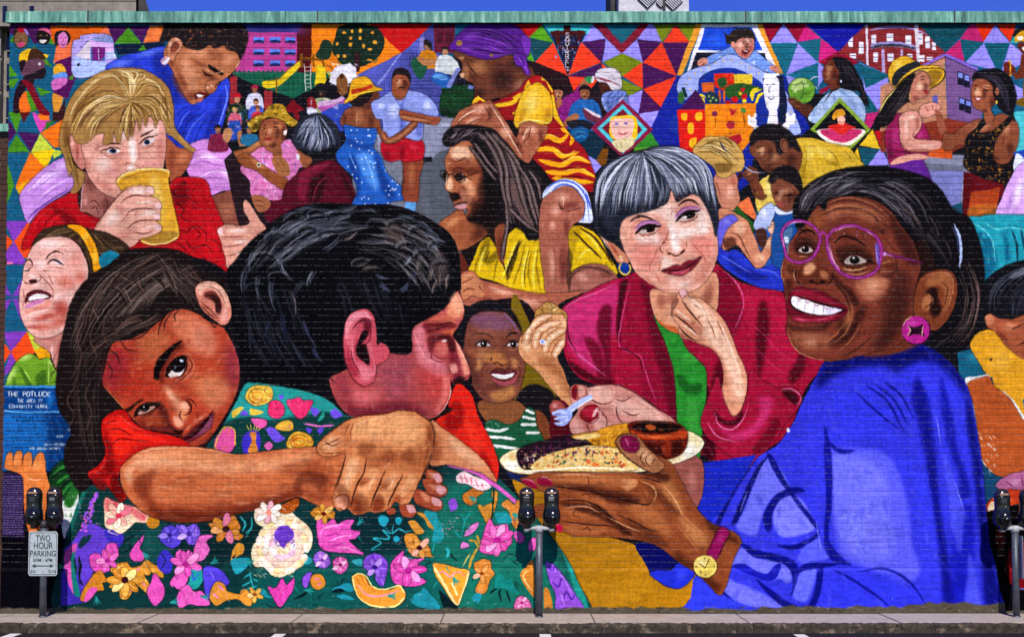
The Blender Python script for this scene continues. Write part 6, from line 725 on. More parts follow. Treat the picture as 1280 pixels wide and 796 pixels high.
# lower right
fl('d08c38', '8a5a20', 'f0a8a0', '506,668 518,666 526,676 536,682 540,694 548,696 528,694 516,694 508,684', 12); f('3a1418', '518,684 524,682 530,692 520,692'); f('d0903c', '510,652 518,650 524,656 530,664 520,666|520,640 532,642 542,652 544,660 536,658 530,648'); f('2a9aa0', '530,640 542,636 548,650 554,664 552,676 540,676 542,660'); l('3ab8b8', 4, '556,684 560,688 558,696', t=(.2, .2)); l('2aa0a0', 2, '576,672 580,650 574,640|580,650 588,640|576,672 566,660|540,690 544,676', a=.9); dabs('f0a8c0', (552, 644, 572, 668), 14, 1.4, 3, 15, .9, 30); fl('e088c8', 'b850a0', 'f8b0dc', '580,668 586,658 598,652 594,662 586,668|576,684 578,676 584,678 586,682', 4)
fl('c87830', '7a2430', 'e8b050', '578,620 586,612 600,606 604,614 596,620 594,628 584,630', 6); f('9a58d0', '560,626 568,622 572,632 564,638'); f('f8dcd8', '570,594 580,588 592,594 606,600 614,608 600,612 584,604 572,602', k=1); l('e05878', 1.3, '574,592 578,602|580,592 584,603|588,594 590,606|594,598 598,609|602,602 604,611'); k0(); l('e068c0', 4.6, '558,581 578,584 598,592 616,604 634,618 650,632', t=(.1, .1))
fl('d0903a', 'a86820', 'f0b868', '596,630 606,634 610,640 602,634 616,626 614,618 616,612 622,616 618,636 612,648 608,654 604,646', 6); l('0c2c2c', 2, '617,610 615,640 611,668', t=(0, .2)); fl('d88c40', '7a1c2c', 'f4c8b0', '626,630 634,624 642,630 648,624 652,640 648,652 644,660 638,650 636,638', 8); f('2a9aa0', '618,642 632,640 640,650 626,656')
fl('ee62b4', 'c02c90', 'f898d4', '606,660 612,648 618,656 632,654 636,664 640,674 634,684 622,690 612,692 600,688 602,676', 22); l('a82080', 1.3, '612,664 622,668 634,664|610,678 622,678 636,676', a=.8); fl('d060b0', '7a1c58', 'f090cc', '642,664 650,664 656,672 650,678 644,674', 5); fl('e868b8', 'b03080', 'f898d0', '664,672 670,672 670,684 662,688 660,680', 3)
f('e8a03c', '541,704 548,703 560,706 574,710 586,712 584,724 578,742 572,756 562,746 552,730 544,718', k=1); l('fbe0a0', 3, '541,706 552,724 562,742 572,757|586,712 580,736 572,756|564,726 572,744', t=(.1, .1)); l('f0a0b8', 2, '546,716 554,714 562,720 572,714 582,720'); l('c87820', .9, '546,704 550,714|554,706 556,714|562,708 564,716|570,710 572,716|578,712 578,718'); k0(); l('d0a040', 3, '586,710 590,696 600,680|596,668 600,680|586,674 594,676 598,684', t=(.1, .3)); l('e8c868', 1.6, '578,708 584,696 588,690')
fl('d88c40', 'b86a28', 'f4b0a8', '592,704 598,700 604,698 612,700 614,710 618,716 612,724 606,740 594,738 600,722 602,714 594,712', 10); f('2a94a4', '594,740 602,742 598,752 590,748'); f('1f8a80', '620,720 628,716 632,724 640,722 642,732 648,740 636,738 628,734 618,736', k=0); l('0a2428', 2.6, '612,742 618,736 622,734|626,752 624,740 626,734|638,752 634,742 632,736', a=.9); l('0a2428', 1.2, '592,718 590,726|628,700 636,692 646,696 642,704', a=.8); f('2a94a0', '516,744 526,738 530,734 538,742 550,760 526,758 514,752'); f('0c2428', '548,738 556,742 572,758 570,762 556,762')
fl('e070ac', 'b03078', 'f090c0', '642,756 646,746 654,744 662,752 662,762 644,762', 8); f('d88c3c', '650,718 656,708 666,700 668,744 658,734'); l('f8d890', 1.8, '660,712 654,718 658,728 666,738'); f('d0883a', '680,734 686,736 690,760 680,761'); f('9a5cd0', '682,702 690,704 700,714 712,730 720,744 728,760 696,761 694,742 688,728 684,716', k=1); l('5a2ca0', 1.8, '684,706 690,712 694,706 698,716 706,714|690,726 698,732 702,722 708,728|704,748 708,738 714,748 720,738', t=(.1, .1)); l('c898ec', 1.6, '692,710 704,722 716,744|700,740 706,756', a=.8); k0()
f('141016', '296,330 330,284 380,262 440,256 500,258 560,290 576,340 572,420 590,480 560,520 430,520 400,500 320,490 300,480 280,420 276,380')
f('141016', '86,480 100,380 150,320 220,316 290,350 300,470 260,570 150,600 110,605 92,580')
# woman's other hand holding the boy's leg
f('dda08a', '272,292 274,284 284,281 300,282 312,278 304,262 306,250 314,258 324,274 332,284 330,296 318,306 306,318 296,330 284,334 282,322 278,310 276,302', k=1); g('f8dccc', '296,288,18,5 300,302,14,4 298,316,8,4', .85); l('7a3a32', 1.4, '274,296 290,296 306,294|278,308 292,307 306,303|282,320 292,318 302,313', a=.85); g('a8605a', '322,296,8,16,30', .6); k0(); f('f4ccc4', '272,286 278,285 278,293 273,293')
f('5a1026', '330,262 344,250 380,250 380,262 352,268 336,278'); f('a86a48', '314,246 326,244 338,252 334,262 322,264'); l('4a241a', 1, '318,250 330,252|318,256 330,258')
# ---------------------------------------------------------------- mural: father seen from behind, girl resting on his shoulder
# red shirt behind the father's chin
f('1a0c0c', '546,500 560,480 572,474 580,500 560,540 540,540')
f('d62a1c', '560,506 570,480 584,486 592,500 598,520 612,548 622,574 622,592 618,602 604,584 584,560 566,546 544,528 552,520 566,512', k=1); f('8a100e', '560,508 572,500 580,516 572,536 556,534|600,560 612,576 616,598 604,582', e=4, a=.8); f('f0442c', '580,520 592,530 604,560 596,564 584,544', e=4, a=.7); dabs('f04830 a01812', (544, 480, 622, 600), 50, 2.4, 10, 60, .45); k0()
# collar of the shirt
f('2f9a90', '308,478 330,479 380,488 410,500 432,518 446,524 400,552 388,560 336,564 296,568 258,562 276,536 296,500', k=1); f('123c38', '280,528 310,520 340,524 380,518 410,514 440,522 400,552 388,562 336,566 296,570 250,566 268,544', e=3, a=.95); f('e6c050', '306,494 312,484 324,481 338,484 340,496 332,504 318,506 308,500', k=1); dabs('fae890 a8641c d84030 8a4c18', (304, 480, 342, 508), 40, 1.6, 7, 20, .8, 90); k0(); CLIP[0] = None
fl('e83a70', 'b01c50', 'f880a0', '358,500 366,498 374,496 378,500 390,500 386,512 378,522 370,520 362,510', 8); fl('e83a70', 'b01c50', 'f880a0', '336,504 344,500 352,504 355,514 348,522 336,518', 6); f('e8c850', '290,514 300,508 304,510 292,522|312,510 320,511 329,515 314,518'); f('7a5ad8', '300,518 306,512 310,518|348,494 354,494 352,500|388,508 398,512 394,520 390,516|412,516 418,510 428,518 418,522|332,536 342,534 352,544 356,548 344,552'); f('2fa090', '404,514 404,522 396,526'); fl('e060a0', 'b03878', 'f890c0', '314,523 332,524 332,532 322,534', 3); fl('e8b840', 'c86090', 'f8e080', '344,534 352,526 364,526 366,536 356,538', 6); l('e878c0', 2.4, '380,529 398,532 418,531', t=(.1, .2)); f('6a4cd0', '382,534 390,536 386,541|396,536 404,534 400,542')
fl('e05c9c', 'c8902c', 'f088b8', '268,560 270,546 276,540 282,534 292,536 294,550 290,562 280,566', 8); l('e8c050', 1.4, '268,560 272,546 280,534 292,536 294,556', t=(0, 0)); f('4838b8', '302,556 304,544 312,538 322,538 326,550 322,564 306,566'); f('d88a3c', '310,564 314,550 312,540 320,540 320,552 322,564'); l('f0d860', 1.1, '308,530 312,538|313,529 314,538|318,529 317,538|322,531 319,538|326,534 320,539'); f('e0a838', '358,556 362,544 372,539 386,543 392,552 386,560 366,562', k=1); dabs('fae890 8a4c18 d84030', (356, 540, 394, 562), 30, 1.6, 7, 15, .8, 90); k0(); fl('e070b0', 'b03878', 'f8a0cc', '330,556 336,551 341,556 336,562', 2)
# father: face in lost profile
f('a84c4a', '412,470 432,462 470,440 512,438 514,408 530,398 552,386 566,368 572,364 579,380 579,396 572,408 566,420 575,432 582,448 587,462 585,473 575,476 566,478 563,474 563,490 558,506 545,520 530,524 470,524 440,520 420,500', k=1)
f('d8838a', '516,410 528,404 532,420 536,440 552,450 560,466 548,470 530,460 520,444', e=6, a=.85); f('c23a38', '528,460 548,468 560,474 560,494 550,508 536,490 526,474', e=14, a=.55); f('e88478', '555,470 562,476 560,494 552,508 544,516 550,496', e=4, a=.75); f('8a4a62', '476,444 512,442 514,470 500,500 480,490 470,466', e=14, a=.4); f('601828', '500,500 530,510 528,524 470,524 440,520 426,500 450,508', e=9, a=.75); f('e07a80', '434,484 456,490 474,484 470,500 450,504', e=8, a=.6); f('8a3440', '416,472 430,470 440,490 432,500', e=6, a=.6)
f('f0a078', '560,376 570,366 578,382 576,396 566,398 558,392', e=4, a=.9); f('d87858', '534,402 552,392 566,398 570,406 556,412 540,412', e=4, a=.7); f('c8683c', '552,414 566,412 570,408 566,420 556,420', e=2, a=.8); f('6a1c24', '528,406 544,402 566,404 570,408 552,412 536,416', e=2, a=.8); f('4a1018', '536,420 550,416 562,418 558,424 546,428 538,440 534,430', e=3, a=.7); f('b4584c', '546,428 558,426 564,434 558,444 546,440', e=3, a=.8); f('d8d0c4', '551,425.5 556,423.6 560,425 556,427'); l('2a0c10', 1.5, '540,428 548,422 558,421 562,424|532,416 546,410 562,406', a=.9)
f('7a2430', '562,422 568,430 574,450 576,470 568,474 564,460 560,440', e=3, a=.85); f('f0a088', '568,424 578,440 584,456 586,466 580,468 576,452', e=2.5, a=.9); f('f4b0a0', '562,456 570,454 572,464 564,466', e=2.5, a=.8); f('2a0a10', '566,474 574,470 582,472 576,477 568,478', e=1); l('5a1820', 1.4, '538,446 548,452 556,450|540,440 538,448', a=.7); dabs('d07078 8a3440 e08c84 a04858', (412, 364, 588, 524), 200, 2, 11, 75, .35, 40); k0()
l('f8c8b8', 1.2, '562,478 563,490 556,508 546,519', a=.8)
# hair
f('08080d', '284,346 285,336 295,324 303,312 315,300 330,288 347,280 353,270 370,260 395,255 433,255 461,260 496,262 521,272 546,284 564,297 572,322 574,346 569,366 557,382 546,391 530,400 516,408 513,424 512,441 486,440 470,432 468,400 456,386 444,386 432,400 428,430 430,450 428,462 412,470 396,476 380,486 330,478 310,476 300,470 298,430 290,400 286,372', k=1)
h('4a4c54 22242a 6a6c74 0a0b0e 8a8a90', '300,330 330,296 370,268 420,260|310,340 344,300 390,276 440,268|330,340 370,306 410,286 450,280|350,330 400,300 440,286 470,282', 120, 2.4, .75, ln=(.12, .35), jit=3); h('4a4648 1a181c 70686a 0a0b0e 8c8684', '460,270 500,276 540,296 560,330|470,284 510,292 544,316 558,350|440,300 490,306 530,330 548,366|440,320 480,324 510,346 530,384', 110, 2.6, .75, ln=(.12, .35), jit=3); h('2c2e38 15161c 3c3e4a', '290,360 300,400 310,440 330,470|320,350 336,390 350,430 380,470|360,350 376,390 390,430 410,460', 50, 3, .6, ln=(.2, .5), jit=3); h('2a2c34 101116', '400,330 420,370 424,410|440,330 450,360 470,400|490,350 500,380 508,420', 40, 3, .6)
f('5a4c48', '478,284 490,282 504,290 500,304 486,300|540,320 552,314 560,330 556,350 548,356 544,338', e=3, a=.6); dabs('3c3838 6a6464 1c1c20', (480, 268, 572, 370), 50, 3, 10, 40, .6, 70); 
def clump(x, y, ang, n, L, cols, bend=.35, a=.8, w=2.2):
    """a lock of hair: parallel curved strokes that meet at one end"""
    for i in range(n):
        an = math.radians(ang)+rnd.uniform(-.1, .1); o_ = (i-n/2)*w*.9; l_ = L*rnd.uniform(.7, 1.15); bx, by = -math.sin(an), math.cos(an)
        pts = [(x+bx*o_*(1-.75*t)+math.cos(an)*l_*t+bx*bend*l_*(t-t*t), y+by*o_*(1-.75*t)+math.sin(an)*l_*t+by*bend*l_*(t-t*t)) for t in (0, .33, .66, 1)]
        l(rnd.choice(cols.split()), w*rnd.uniform(.5, 1.2), ' '.join('%.1f,%.1f' % q_ for q_ in pts), a=a*rnd.uniform(.5, 1), e=.4)
GB, BR = '6a6e78 3a3d46 8d9098 4c5058', '6e625c 4a403c 8c7e74 38302e'
for x, y, an, n, L, cc in [(352, 276, -35, 5, 22, GB), (372, 264, -12, 5, 26, GB), (398, 262, 8, 5, 24, GB), (424, 262, -14, 5, 26, GB), (450, 262, 12, 4, 24, GB), (360, 292, -28, 5, 28, GB), (386, 284, -18, 6, 30, GB), (412, 282, -24, 6, 34, GB), (372, 306, -36, 5, 34, GB), (394, 300, -30, 6, 38, GB), (404, 314, -38, 5, 30, GB), (330, 300, -50, 4, 24, GB), (316, 312, 100, 4, 26, GB), (308, 334, 96, 4, 34, GB), (322, 344, 84, 4, 38, GB), (342, 318, 60, 4, 22, GB), (350, 330, 52, 4, 26, GB), (338, 350, 80, 4, 36, '3c4050 5a5e6c 2c2e38'), (362, 362, 76, 4, 30, '3c4050 6a6058 2c2e38'), (380, 350, 120, 4, 22, GB), (392, 338, 110, 4, 20, GB), (352, 392, 72, 4, 36, '34385a 4a4e66 24263a'), (378, 400, 66, 4, 34, '34385a 4a4e66 24263a'), (336, 400, 100, 3, 24, '34385a 2c2e44'), (390, 430, 64, 3, 28, '34385a 4a4e66'),
   (478, 276, 20, 5, 24, BR), (496, 270, 22, 5, 26, GB), (520, 276, 36, 4, 22, GB), (482, 292, 34, 5, 26, BR), (500, 296, 70, 5, 18, BR), (530, 290, 30, 5, 22, GB), (544, 300, 20, 4, 18, GB), (536, 310, -30, 4, 18, GB), (512, 318, 120, 4, 18, GB), (526, 322, 100, 5, 22, BR), (540, 330, 100, 5, 26, BR), (554, 326, 96, 5, 28, BR), (562, 342, 104, 4, 24, BR), (548, 350, 118, 4, 22, BR), (442, 330, -18, 4, 26, BR), (452, 338, -4, 4, 24, BR), (468, 344, 10, 4, 20, '4a5064 6a6e7e 343848'), (474, 354, 36, 4, 16, '5a6078 3a3e50'), (500, 364, -46, 4, 16, '5a6078 3a3e50'), (512, 350, -60, 4, 18, '5a6078 3a3e50'), (430, 300, -30, 4, 26, BR), (458, 300, -6, 4, 28, '2c2c34 44424a')]:
    clump(x, y, an, n, L, cc, bend=rnd.choice((-.4, .4, .3)))
k0(); l('0c0a0c', 1.4, '400,464 404,476 412,480|408,462 414,474 420,478', a=.9)
# father's ear
f('c2545f', '448,387 458,386 466,394 470,410 471,430 476,428 484,432 486,444 478,452 470,456 469,470 464,479 454,482 444,476 436,464 430,448 429,428 431,404 438,392', k=1); f('e0878c', '432,400 442,390 456,390 464,400 458,404 446,400 438,412 434,430', e=3, a=.85); f('5c1422', '446,402 456,396 464,402 462,416 452,430 446,440 444,432 452,418 454,404', e=2.5, a=.85); f('1a060c', '450,418 456,412 460,416 452,428 446,434'); f('1a060c', '445,436 452,430 460,432 462,446 460,456 452,450 446,444', e=1); f('d8707a', '436,412 444,406 442,424 438,444 434,436', e=3, a=.7); f('e08890', '446,456 456,456 466,462 462,474 452,474', e=4, a=.7); f('901c30', '434,430 440,450 448,466 442,470 434,456', e=3, a=.6); f('d8707a', '458,430 464,428 466,444 462,446', e=1.5, a=.8); k0(); l('5a1420', 1.4, '430,410 429,430 432,452 442,474 456,482 466,476', a=.7)
# girl: hair
f('1e1413', '156,314 180,310 204,310 227,315 247,330 262,340 281,352 288,366 268,372 250,384 262,402 245,394 228,386 208,394 190,410 170,420 150,428 136,436 132,460 128,478 140,496 156,512 146,512 130,524 127,545 132,558 126,580 114,600 106,612 96,610 88,596 80,577 84,549 96,541 88,530 74,512 70,480 76,430 82,402 88,380 100,358 118,341 140,329', k=1)
h('4e3e3a 2a1e1c 6a5a52 0e0909 8a786c', '200,314 160,326 124,352 96,396 84,440|220,318 180,334 144,358 112,396 90,450|236,328 200,346 170,366 146,392 116,430|250,338 226,350 200,364 190,380', 170, 1.7, .8); h('4e3e3a 2a1e1c 6a5a52 0e0909', '204,318 224,336 250,348 280,358|190,314 216,344 246,372 262,396|200,330 210,356 230,380', 60, 1.7, .75); h('2c201e 120c0c 463834', '100,420 92,470 96,530 110,590|116,430 108,480 112,540 116,590|132,440 122,490 124,540', 70, 2.2, .7); h('5e4c44 3a2c28 1a1212', '200,400 170,412 140,430 100,460|190,392 150,408 110,440 84,480|180,384 140,400 110,420', 70, 1.8, .7); l('8a6a60', 1.6, '136,352 150,362 160,374 176,376|140,340 160,350 176,358|110,372 118,390 124,400', a=.7); k0(); l('1e1413', 1.1, '74,512 84,528 96,534|70,500 78,518 84,526|78,450 68,462 62,476|80,470 68,478', a=.8)
# girl: face
f('b0472f', '140,430 160,424 180,415 196,404 208,393 220,387 231,386 246,392 262,402 277,408 288,424 294,440 299,462 298,478 294,494 284,514 270,536 256,552 246,557 237,557 227,547 217,541 196,538 180,534 166,523 156,512 142,494 128,478 132,456', k=1)
f('e08a66', '212,394 232,390 252,398 262,412 256,430 240,440 226,424 214,410', e=10, a=.85); f('e09a6c', '206,484 216,488 226,500 234,520 226,526 216,510', e=5, a=.85); f('8a1c2c', '132,440 150,434 164,450 156,480 140,490 128,478', e=18, a=.75); f('aa3020', '150,470 176,460 196,478 190,496 168,500 150,492', e=10, a=.6); f('d88054', '238,470 262,466 284,474 288,490 270,506 250,500 240,486', e=10, a=.75); f('7a2840', '284,420 296,444 299,468 292,490 284,470 276,440', e=14, a=.6); f('a84830', '250,410 274,414 286,440 280,462 262,450 252,430', e=8, a=.6); f('c0764c', '172,424 200,410 214,424 204,446 186,452', e=10, a=.6)
f('5c1c14', '196,470 204,446 220,432 230,430 214,448 206,466 204,480', e=3, a=.7); f('6a2418', '216,490 224,498 222,516 212,508', e=4, a=.4); f('541a18', '168,524 190,530 210,530 226,540 234,552 216,545 190,540', e=4, a=.8); f('3e1512', '196,500 208,510 212,526 214,534 200,524', e=3, a=.8); f('8a3c24', '170,512 196,514 208,526 196,534 176,526', e=5, a=.7); f('7a2c20', '250,552 270,536 288,506 296,486 292,510 276,536 258,556', e=4, a=.7)
dabs('d0784c 8c3420 e09a70 a8442c c05c38', (128, 386, 300, 558), 340, 2.2, 12, -40, .38, 50); k0()
l('e88a50', 1.6, '128,480 142,496 158,514', a=.8); l('c04a60', 1.6, '288,422 296,446 299,468', a=.7)
# girl: brows, eyes
f('1a0a08', '193,470 194,458 200,446 210,436 224,427 214,440 206,452 200,464 197,474', e=.8); f('2c100c', '154,513 164,506 176,499 180,498 170,506 160,514', e=.6)
f('a85a44', '206,470 212,454 226,444 236,444 238,456 230,472 218,480 212,482', e=3, a=.8); f('3c1812', '208,470 214,456 224,446 232,445 234,452 230,464 220,472 216,478 212,472', e=.8); f('f0e8e0', '211,468 216,462 224,464 229,458 230,460 226,468 218,472 214,476'); o('150a0a', '222.5,454.5,8,9.5,25'); o('050304', '222,454,5,6,25'); o('a8b4c4', '225,450,2.6,1.8,30'); l('0c0505', 2.6, '207,470 210,458 218,449 228,445 233,447', t=(.2, .2)); l('2a0e0a', 1.4, '232,448 233,458 228,468 216,474 215,480 210,470', a=.9); l('e0a078', 1.4, '236,450 238,462 230,474', a=.8); l('7a3424', 1.6, '214,444 224,438 236,440|240,450 242,462', a=.8)
f('2a100c', '167,520 172,510 182,504 192,502 200,504 196,510 186,516 174,519'); f('c89c88', '172,516 180,510 192,507 194,509 184,515 174,518', a=.9); o('0a0506', '181,509.5,6,4.6,-20'); o('d8d0cc', '179.5,508,1.3,1'); l('0c0505', 2, '166,521 172,510 184,503 200,503', t=(.2, .2)); l('4a1c14', 1.2, '174,522 186,518 196,512', a=.9)
# girl: nose, mouth, ear
l('3a1410', 1.8, '231,500 236,504 238,511 234,517 228,518|214,534 220,538 226,536|233,498 240,500 246,508', a=.85); f('d88a70', '229,501 235,504 236,511 231,514 226,508', e=2, a=.8); f('f0b090', '218,520 226,524 228,532 220,532', e=3, a=.85); f('2c0c0c', '216,535 222,538 228,537 226,541 220,541', e=1); f('f4c0a0', '208,486 214,490 220,498 214,498', e=2, a=.8)
f('6a2028', '228,548 236,540 244,532 252,526 260,520 267,513 266,522 264,532 256,540 248,546 238,551 230,551', k=1); f('b0607c', '248,534 258,524 265,520 263,532 254,540 246,542', e=2, a=.8); f('4a1018', '228,549 240,541 250,531 264,515 254,532 244,543', e=.6); k0(); l('2c0a0c', 1.6, '227,549 238,542 248,532 258,522 268,511', a=.9); l('e0a088', 1.6, '242,526 250,522 258,516|232,536 240,530', a=.8); f('8a3424', '244,552 256,548 264,538 262,548 254,555', e=3, a=.7)
f('d88a74', '244,362 251,353 265,352 279,361 288,380 288,396 280,406 270,401 256,390 248,378', k=1); f('f0b8a0', '245,362 252,354 266,354 280,364 287,382 282,384 272,366 258,360 250,370', e=2, a=.85); f('4a1814', '254,368 264,364 274,372 278,388 272,392 270,378 262,374', e=2, a=.85); f('c06a54', '250,376 258,380 268,394 276,398 268,402 254,390', e=2, a=.7); f('f0b0a0', '276,384 284,386 284,400 276,400', e=3, a=.8); l('3a120e', 1.3, '254,372 266,368 274,376 276,392|250,380 262,392 272,398', a=.8); k0(); l('f8d0b0', 1.2, '246,358 256,352 270,354 282,366 288,384', a=.8)
# red sleeve
f('b81a16', '146,512 156,513 168,528 188,538 212,543 228,549 238,557 220,558 196,558 176,566 158,578 148,592 150,606 158,620 150,626 140,614 130,602 116,600 110,590 122,582 130,570 131,558 127,545 128,524', k=1); f('e8301e', '132,524 148,518 162,532 190,544 220,552 196,552 168,560 150,574 140,560 136,540', e=5, a=.9); f('6e0a0c', '128,546 134,560 130,582 120,592 134,596 144,584 140,566 136,548', e=4, a=.8); f('5a080a', '140,592 148,594 156,620 148,626 138,612', e=3, a=.8); l('6a0a0c', 1.8, '134,536 150,536 168,546|132,528 146,524|136,560 148,548 168,550 190,552', a=.8); l('f06050', 1.4, '146,516 160,528 184,540|112,590 124,586 132,576', a=.7); dabs('e03020 8a0e10', (110, 512, 236, 626), 90, 2.4, 12, 20, .45); k0(); f('7a1412', '112,592 122,594 134,604 130,612 120,608', e=2, a=.9)
# girl's arm
f('c46e44', '150,586 156,577 168,567 184,560 204,557 240,558 262,560 296,567 336,563 388,558 420,560 440,580 430,620 418,634 400,632 386,626 374,620 362,623 340,631 300,640 276,647 252,651 226,652 202,649 180,640 162,624 152,606', k=1)
f('eeb084', '170,572 200,562 250,566 300,574 350,570 390,566 380,580 320,588 260,588 200,584 178,590', e=10, a=.85); f('8a3a22', '170,630 200,632 250,630 300,626 350,612 390,600 410,606 400,626 370,618 330,630 280,644 230,650 196,646', e=10, a=.85); f('5c2214', '186,632 220,640 270,640 330,624 362,616 340,630 290,644 230,652 196,648', e=5, a=.75); f('9a4628', '166,604 186,596 190,620 210,634 188,632 170,618', e=7, a=.6); f('f2b890', '154,590 164,578 176,572 166,590 164,606', e=5, a=.7); f('a04c2c', '340,584 372,576 404,580 420,600 400,606 372,596', e=7, a=.6); f('d88458', '372,604 384,596 404,606 396,616 380,612', e=5, a=.6)
dabs('dc946a a85430 eeb890 8a3e26', (150, 558, 440, 652), 300, 2, 20, 2, .4, 12); k0(); l('5a2416', 1.4, '152,604 162,624 182,641 204,649 252,651 300,640 340,631 364,622 374,620 400,632', a=.8); l('f8d0a8', 1.2, '158,578 184,562 240,559 296,568', a=.6)
# other forearm coming in from the right
f('d08a60', '538,526 552,534 572,548 588,560 602,573 612,586 620,602 600,590 578,584 558,580 538,580 528,560', k=1); f('8a4426', '536,536 548,548 552,570 540,578 532,560', e=6, a=.75); f('f0bc94', '560,544 586,562 606,582 590,580 570,564', e=6, a=.8); dabs('e0a078 a85c38', (530, 526, 620, 602), 60, 2, 14, 35, .4); k0()
# fingertips of the other hand
f('a34e34', '532,586 544,588 552,594 552,602 544,604 534,600|528,598 546,602 557,608 558,616 550,620 534,614|518,610 540,618 551,624 552,634 542,638 520,628|500,628 516,630 520,640 514,646 502,642|480,634 492,634 494,640 486,642', k=1); f('e09a78', '534,588 544,592 540,598|534,604 546,606 542,612|524,614 538,620 534,628', e=2, a=.7); dabs('c87454 7a3420', (480, 586, 560, 648), 40, 1.8, 8, 25, .5); k0(); f('d8a0a0', '541,592 549,592 552,600 546,602|545,606 555,608 557,616 547,616|540,621 549,623 551,631 541,630|508,631 516,631 519,639 512,640'); l('4a1c14', 1.2, '532,602 546,604|530,616 552,622|518,628 544,639|558,612 552,620', a=.8)
# back of the hand
f('cf8454', '398,566 396,556 404,546 420,534 436,524 458,519 480,517 500,513 518,515 534,523 542,534 541,560 538,574 530,592 522,604 512,626 502,630 494,626 486,634 478,638 468,640 462,638 452,642 442,642 436,636 432,634 424,638 417,630 416,620 422,600 432,570 430,566 410,570', k=1)
f('f0b078', '440,526 470,520 502,516 524,524 530,544 510,556 480,552 452,548 436,544', e=10, a=.85); f('9a5230', '458,572 480,566 506,568 524,560 536,566 528,590 506,582 480,584 462,588', e=8, a=.6); f('6e3018', '534,530 541,540 540,566 530,590 532,560', e=4, a=.7); f('f2bc8e', '402,556 416,544 430,544 426,556 412,562', e=5, a=.85); f('b86840', '420,534 438,528 436,548 430,560 436,566 420,566', e=5, a=.5); f('eab080', '436,572 448,574 444,594 432,618 424,614 430,592', e=5, a=.85); f('e8a878', '462,586 474,588 466,606 454,624 446,620 454,600', e=5, a=.8); f('e0a070', '488,590 498,592 492,608 480,624 472,622 480,604', e=5, a=.8); f('e4a878', '508,596 518,594 514,608 504,622 498,618', e=4, a=.8); f('8a3a20', '436,634 440,620 452,628 452,642 442,642|464,636 468,622 478,624 478,636 468,640|488,630 496,616 502,624 498,628', e=3, a=.7); f('8a4426', '450,598 462,596 456,606 448,606|476,602 488,600 482,610 474,610', e=3, a=.6)
l('2a0f08', 2, '458,570 454,590 446,606 440,624 438,636|482,584 474,604 466,622 462,636|504,592 494,610 486,626 484,634|540,562 536,576 528,594 520,606', a=.9); l('6a3018', 1.4, '432,570 424,598 417,622|442,526 438,540 440,552|436,528 430,544|400,556 414,552 426,546|450,604 460,602|476,608 484,606|402,566 420,566 432,562', a=.75); l('f8d0a4', 1.8, '440,580 434,600 426,618|468,594 460,612|492,598 486,612|444,530 470,522 500,517', a=.7)
dabs('e09c68 a85a34 f0bc90 b86c44', (396, 513, 542, 642), 240, 1.9, 11, -65, .38, 35); k0(); f('e2a080', '418,622 426,617 434,619 436,628 430,636 422,634'); l('6a2c1c', 1.2, '418,622 426,617 434,619 436,629 430,636 422,634', t=(0, 0)); l('5a2412', 1.4, '398,566 396,556 406,545 422,533 440,522 480,516 504,512 524,517 542,532', a=.6)
# ---------------------------------------------------------------- mural: last brush work on the large faces
# laughing woman
l('c48c5e', 1.5, '983,412 990,431 1004,443 1020,448 1038,450|978,326 976,340 980,354', a=.8); l('2a0f0a', 1.6, '1030,258 1056,250 1084,256 1106,270|1026,268 1052,260 1082,264 1104,280|1040,290 1052,284', a=.6); l('c88e62', 1.6, '1034,254 1058,247 1088,254 1108,267|1030,264 1054,256 1084,260', a=.55, e=.5)
l('190a07', 2.6, '1004,268 1014,262|998,284 1008,292', a=.7); f('2c110c', '984,330 996,334 992,342 984,340', e=2, a=.5); f('30130d', '1040,342 1052,352 1066,364 1074,380 1066,382 1056,366 1044,356', e=3, a=.75); f('b8785c', '1074,350 1086,346 1100,348 1110,352 1100,362 1084,366 1074,362', e=7, a=.5); f('d8a884', '1086,353 1098,351 1092,360', e=5, a=.5); f('33170f', '1100,372 1120,360 1134,370 1130,400 1112,430 1096,436 1104,410', e=10, a=.45)
l('b87a52', 1.4, '1054,404 1044,418 1030,428|1066,396 1056,416 1040,430|1076,402 1064,424 1046,440', a=.7); l('200c08', 1.5, '1060,402 1050,418 1034,430|1072,400 1060,420 1044,434|1090,420 1070,436 1050,446', a=.75)
f('1a0a08', '1050,324 1060,315 1074,314 1088,324 1094,330 1086,328 1074,319 1060,319', e=.6, a=.9); f('4a2417', '1046,318 1058,308 1074,307 1090,316 1076,311 1060,312', e=1.5, a=.8); l('d09a70', 1.3, '1052,334 1066,337 1084,333|1056,341 1072,343 1088,338', a=.8); l('1c0b08', 1.1, '1054,338 1070,340 1086,336', a=.8); f('1a0a08', '994,312 1002,304 1012,304 1019,312 1012,307 1002,307', e=.5, a=.9)
l('5c1f52', 4.4, '979,304 977,290 986,278 1004,276 1020,286 1025,300 1016,320 1000,328 984,322 979,304|1033,298 1044,286 1066,282 1090,292 1101,308 1099,330 1088,343 1068,347 1048,338 1036,320 1033,298', t=(0, 0), a=.9); l('a23c8c', 2.6, '979,304 977,290 986,278 1004,276 1020,286 1025,300 1016,320 1000,328 984,322 979,304|1033,298 1044,286 1066,282 1090,292 1101,308 1099,330 1088,343 1068,347 1048,338 1036,320 1033,298|1024,294 1029,290 1034,296', t=(0, 0)); l('f0b8e0', 1.1, '982,284 992,278 1006,277|1042,289 1056,284 1072,284|1082,288 1092,295|1034,304 1040,324 1050,338|978,296 980,310', a=.9); dabs('f8d8f0 5c1f52', (1040, 282, 1096, 298), 14, 1, 3, 20, .7, 30); l('6a4a9c', 4.4, '1095,302 1098,332', t=(.1, .1)); l('c8b8e8', 1, '1094,304 1097,330', a=.8)
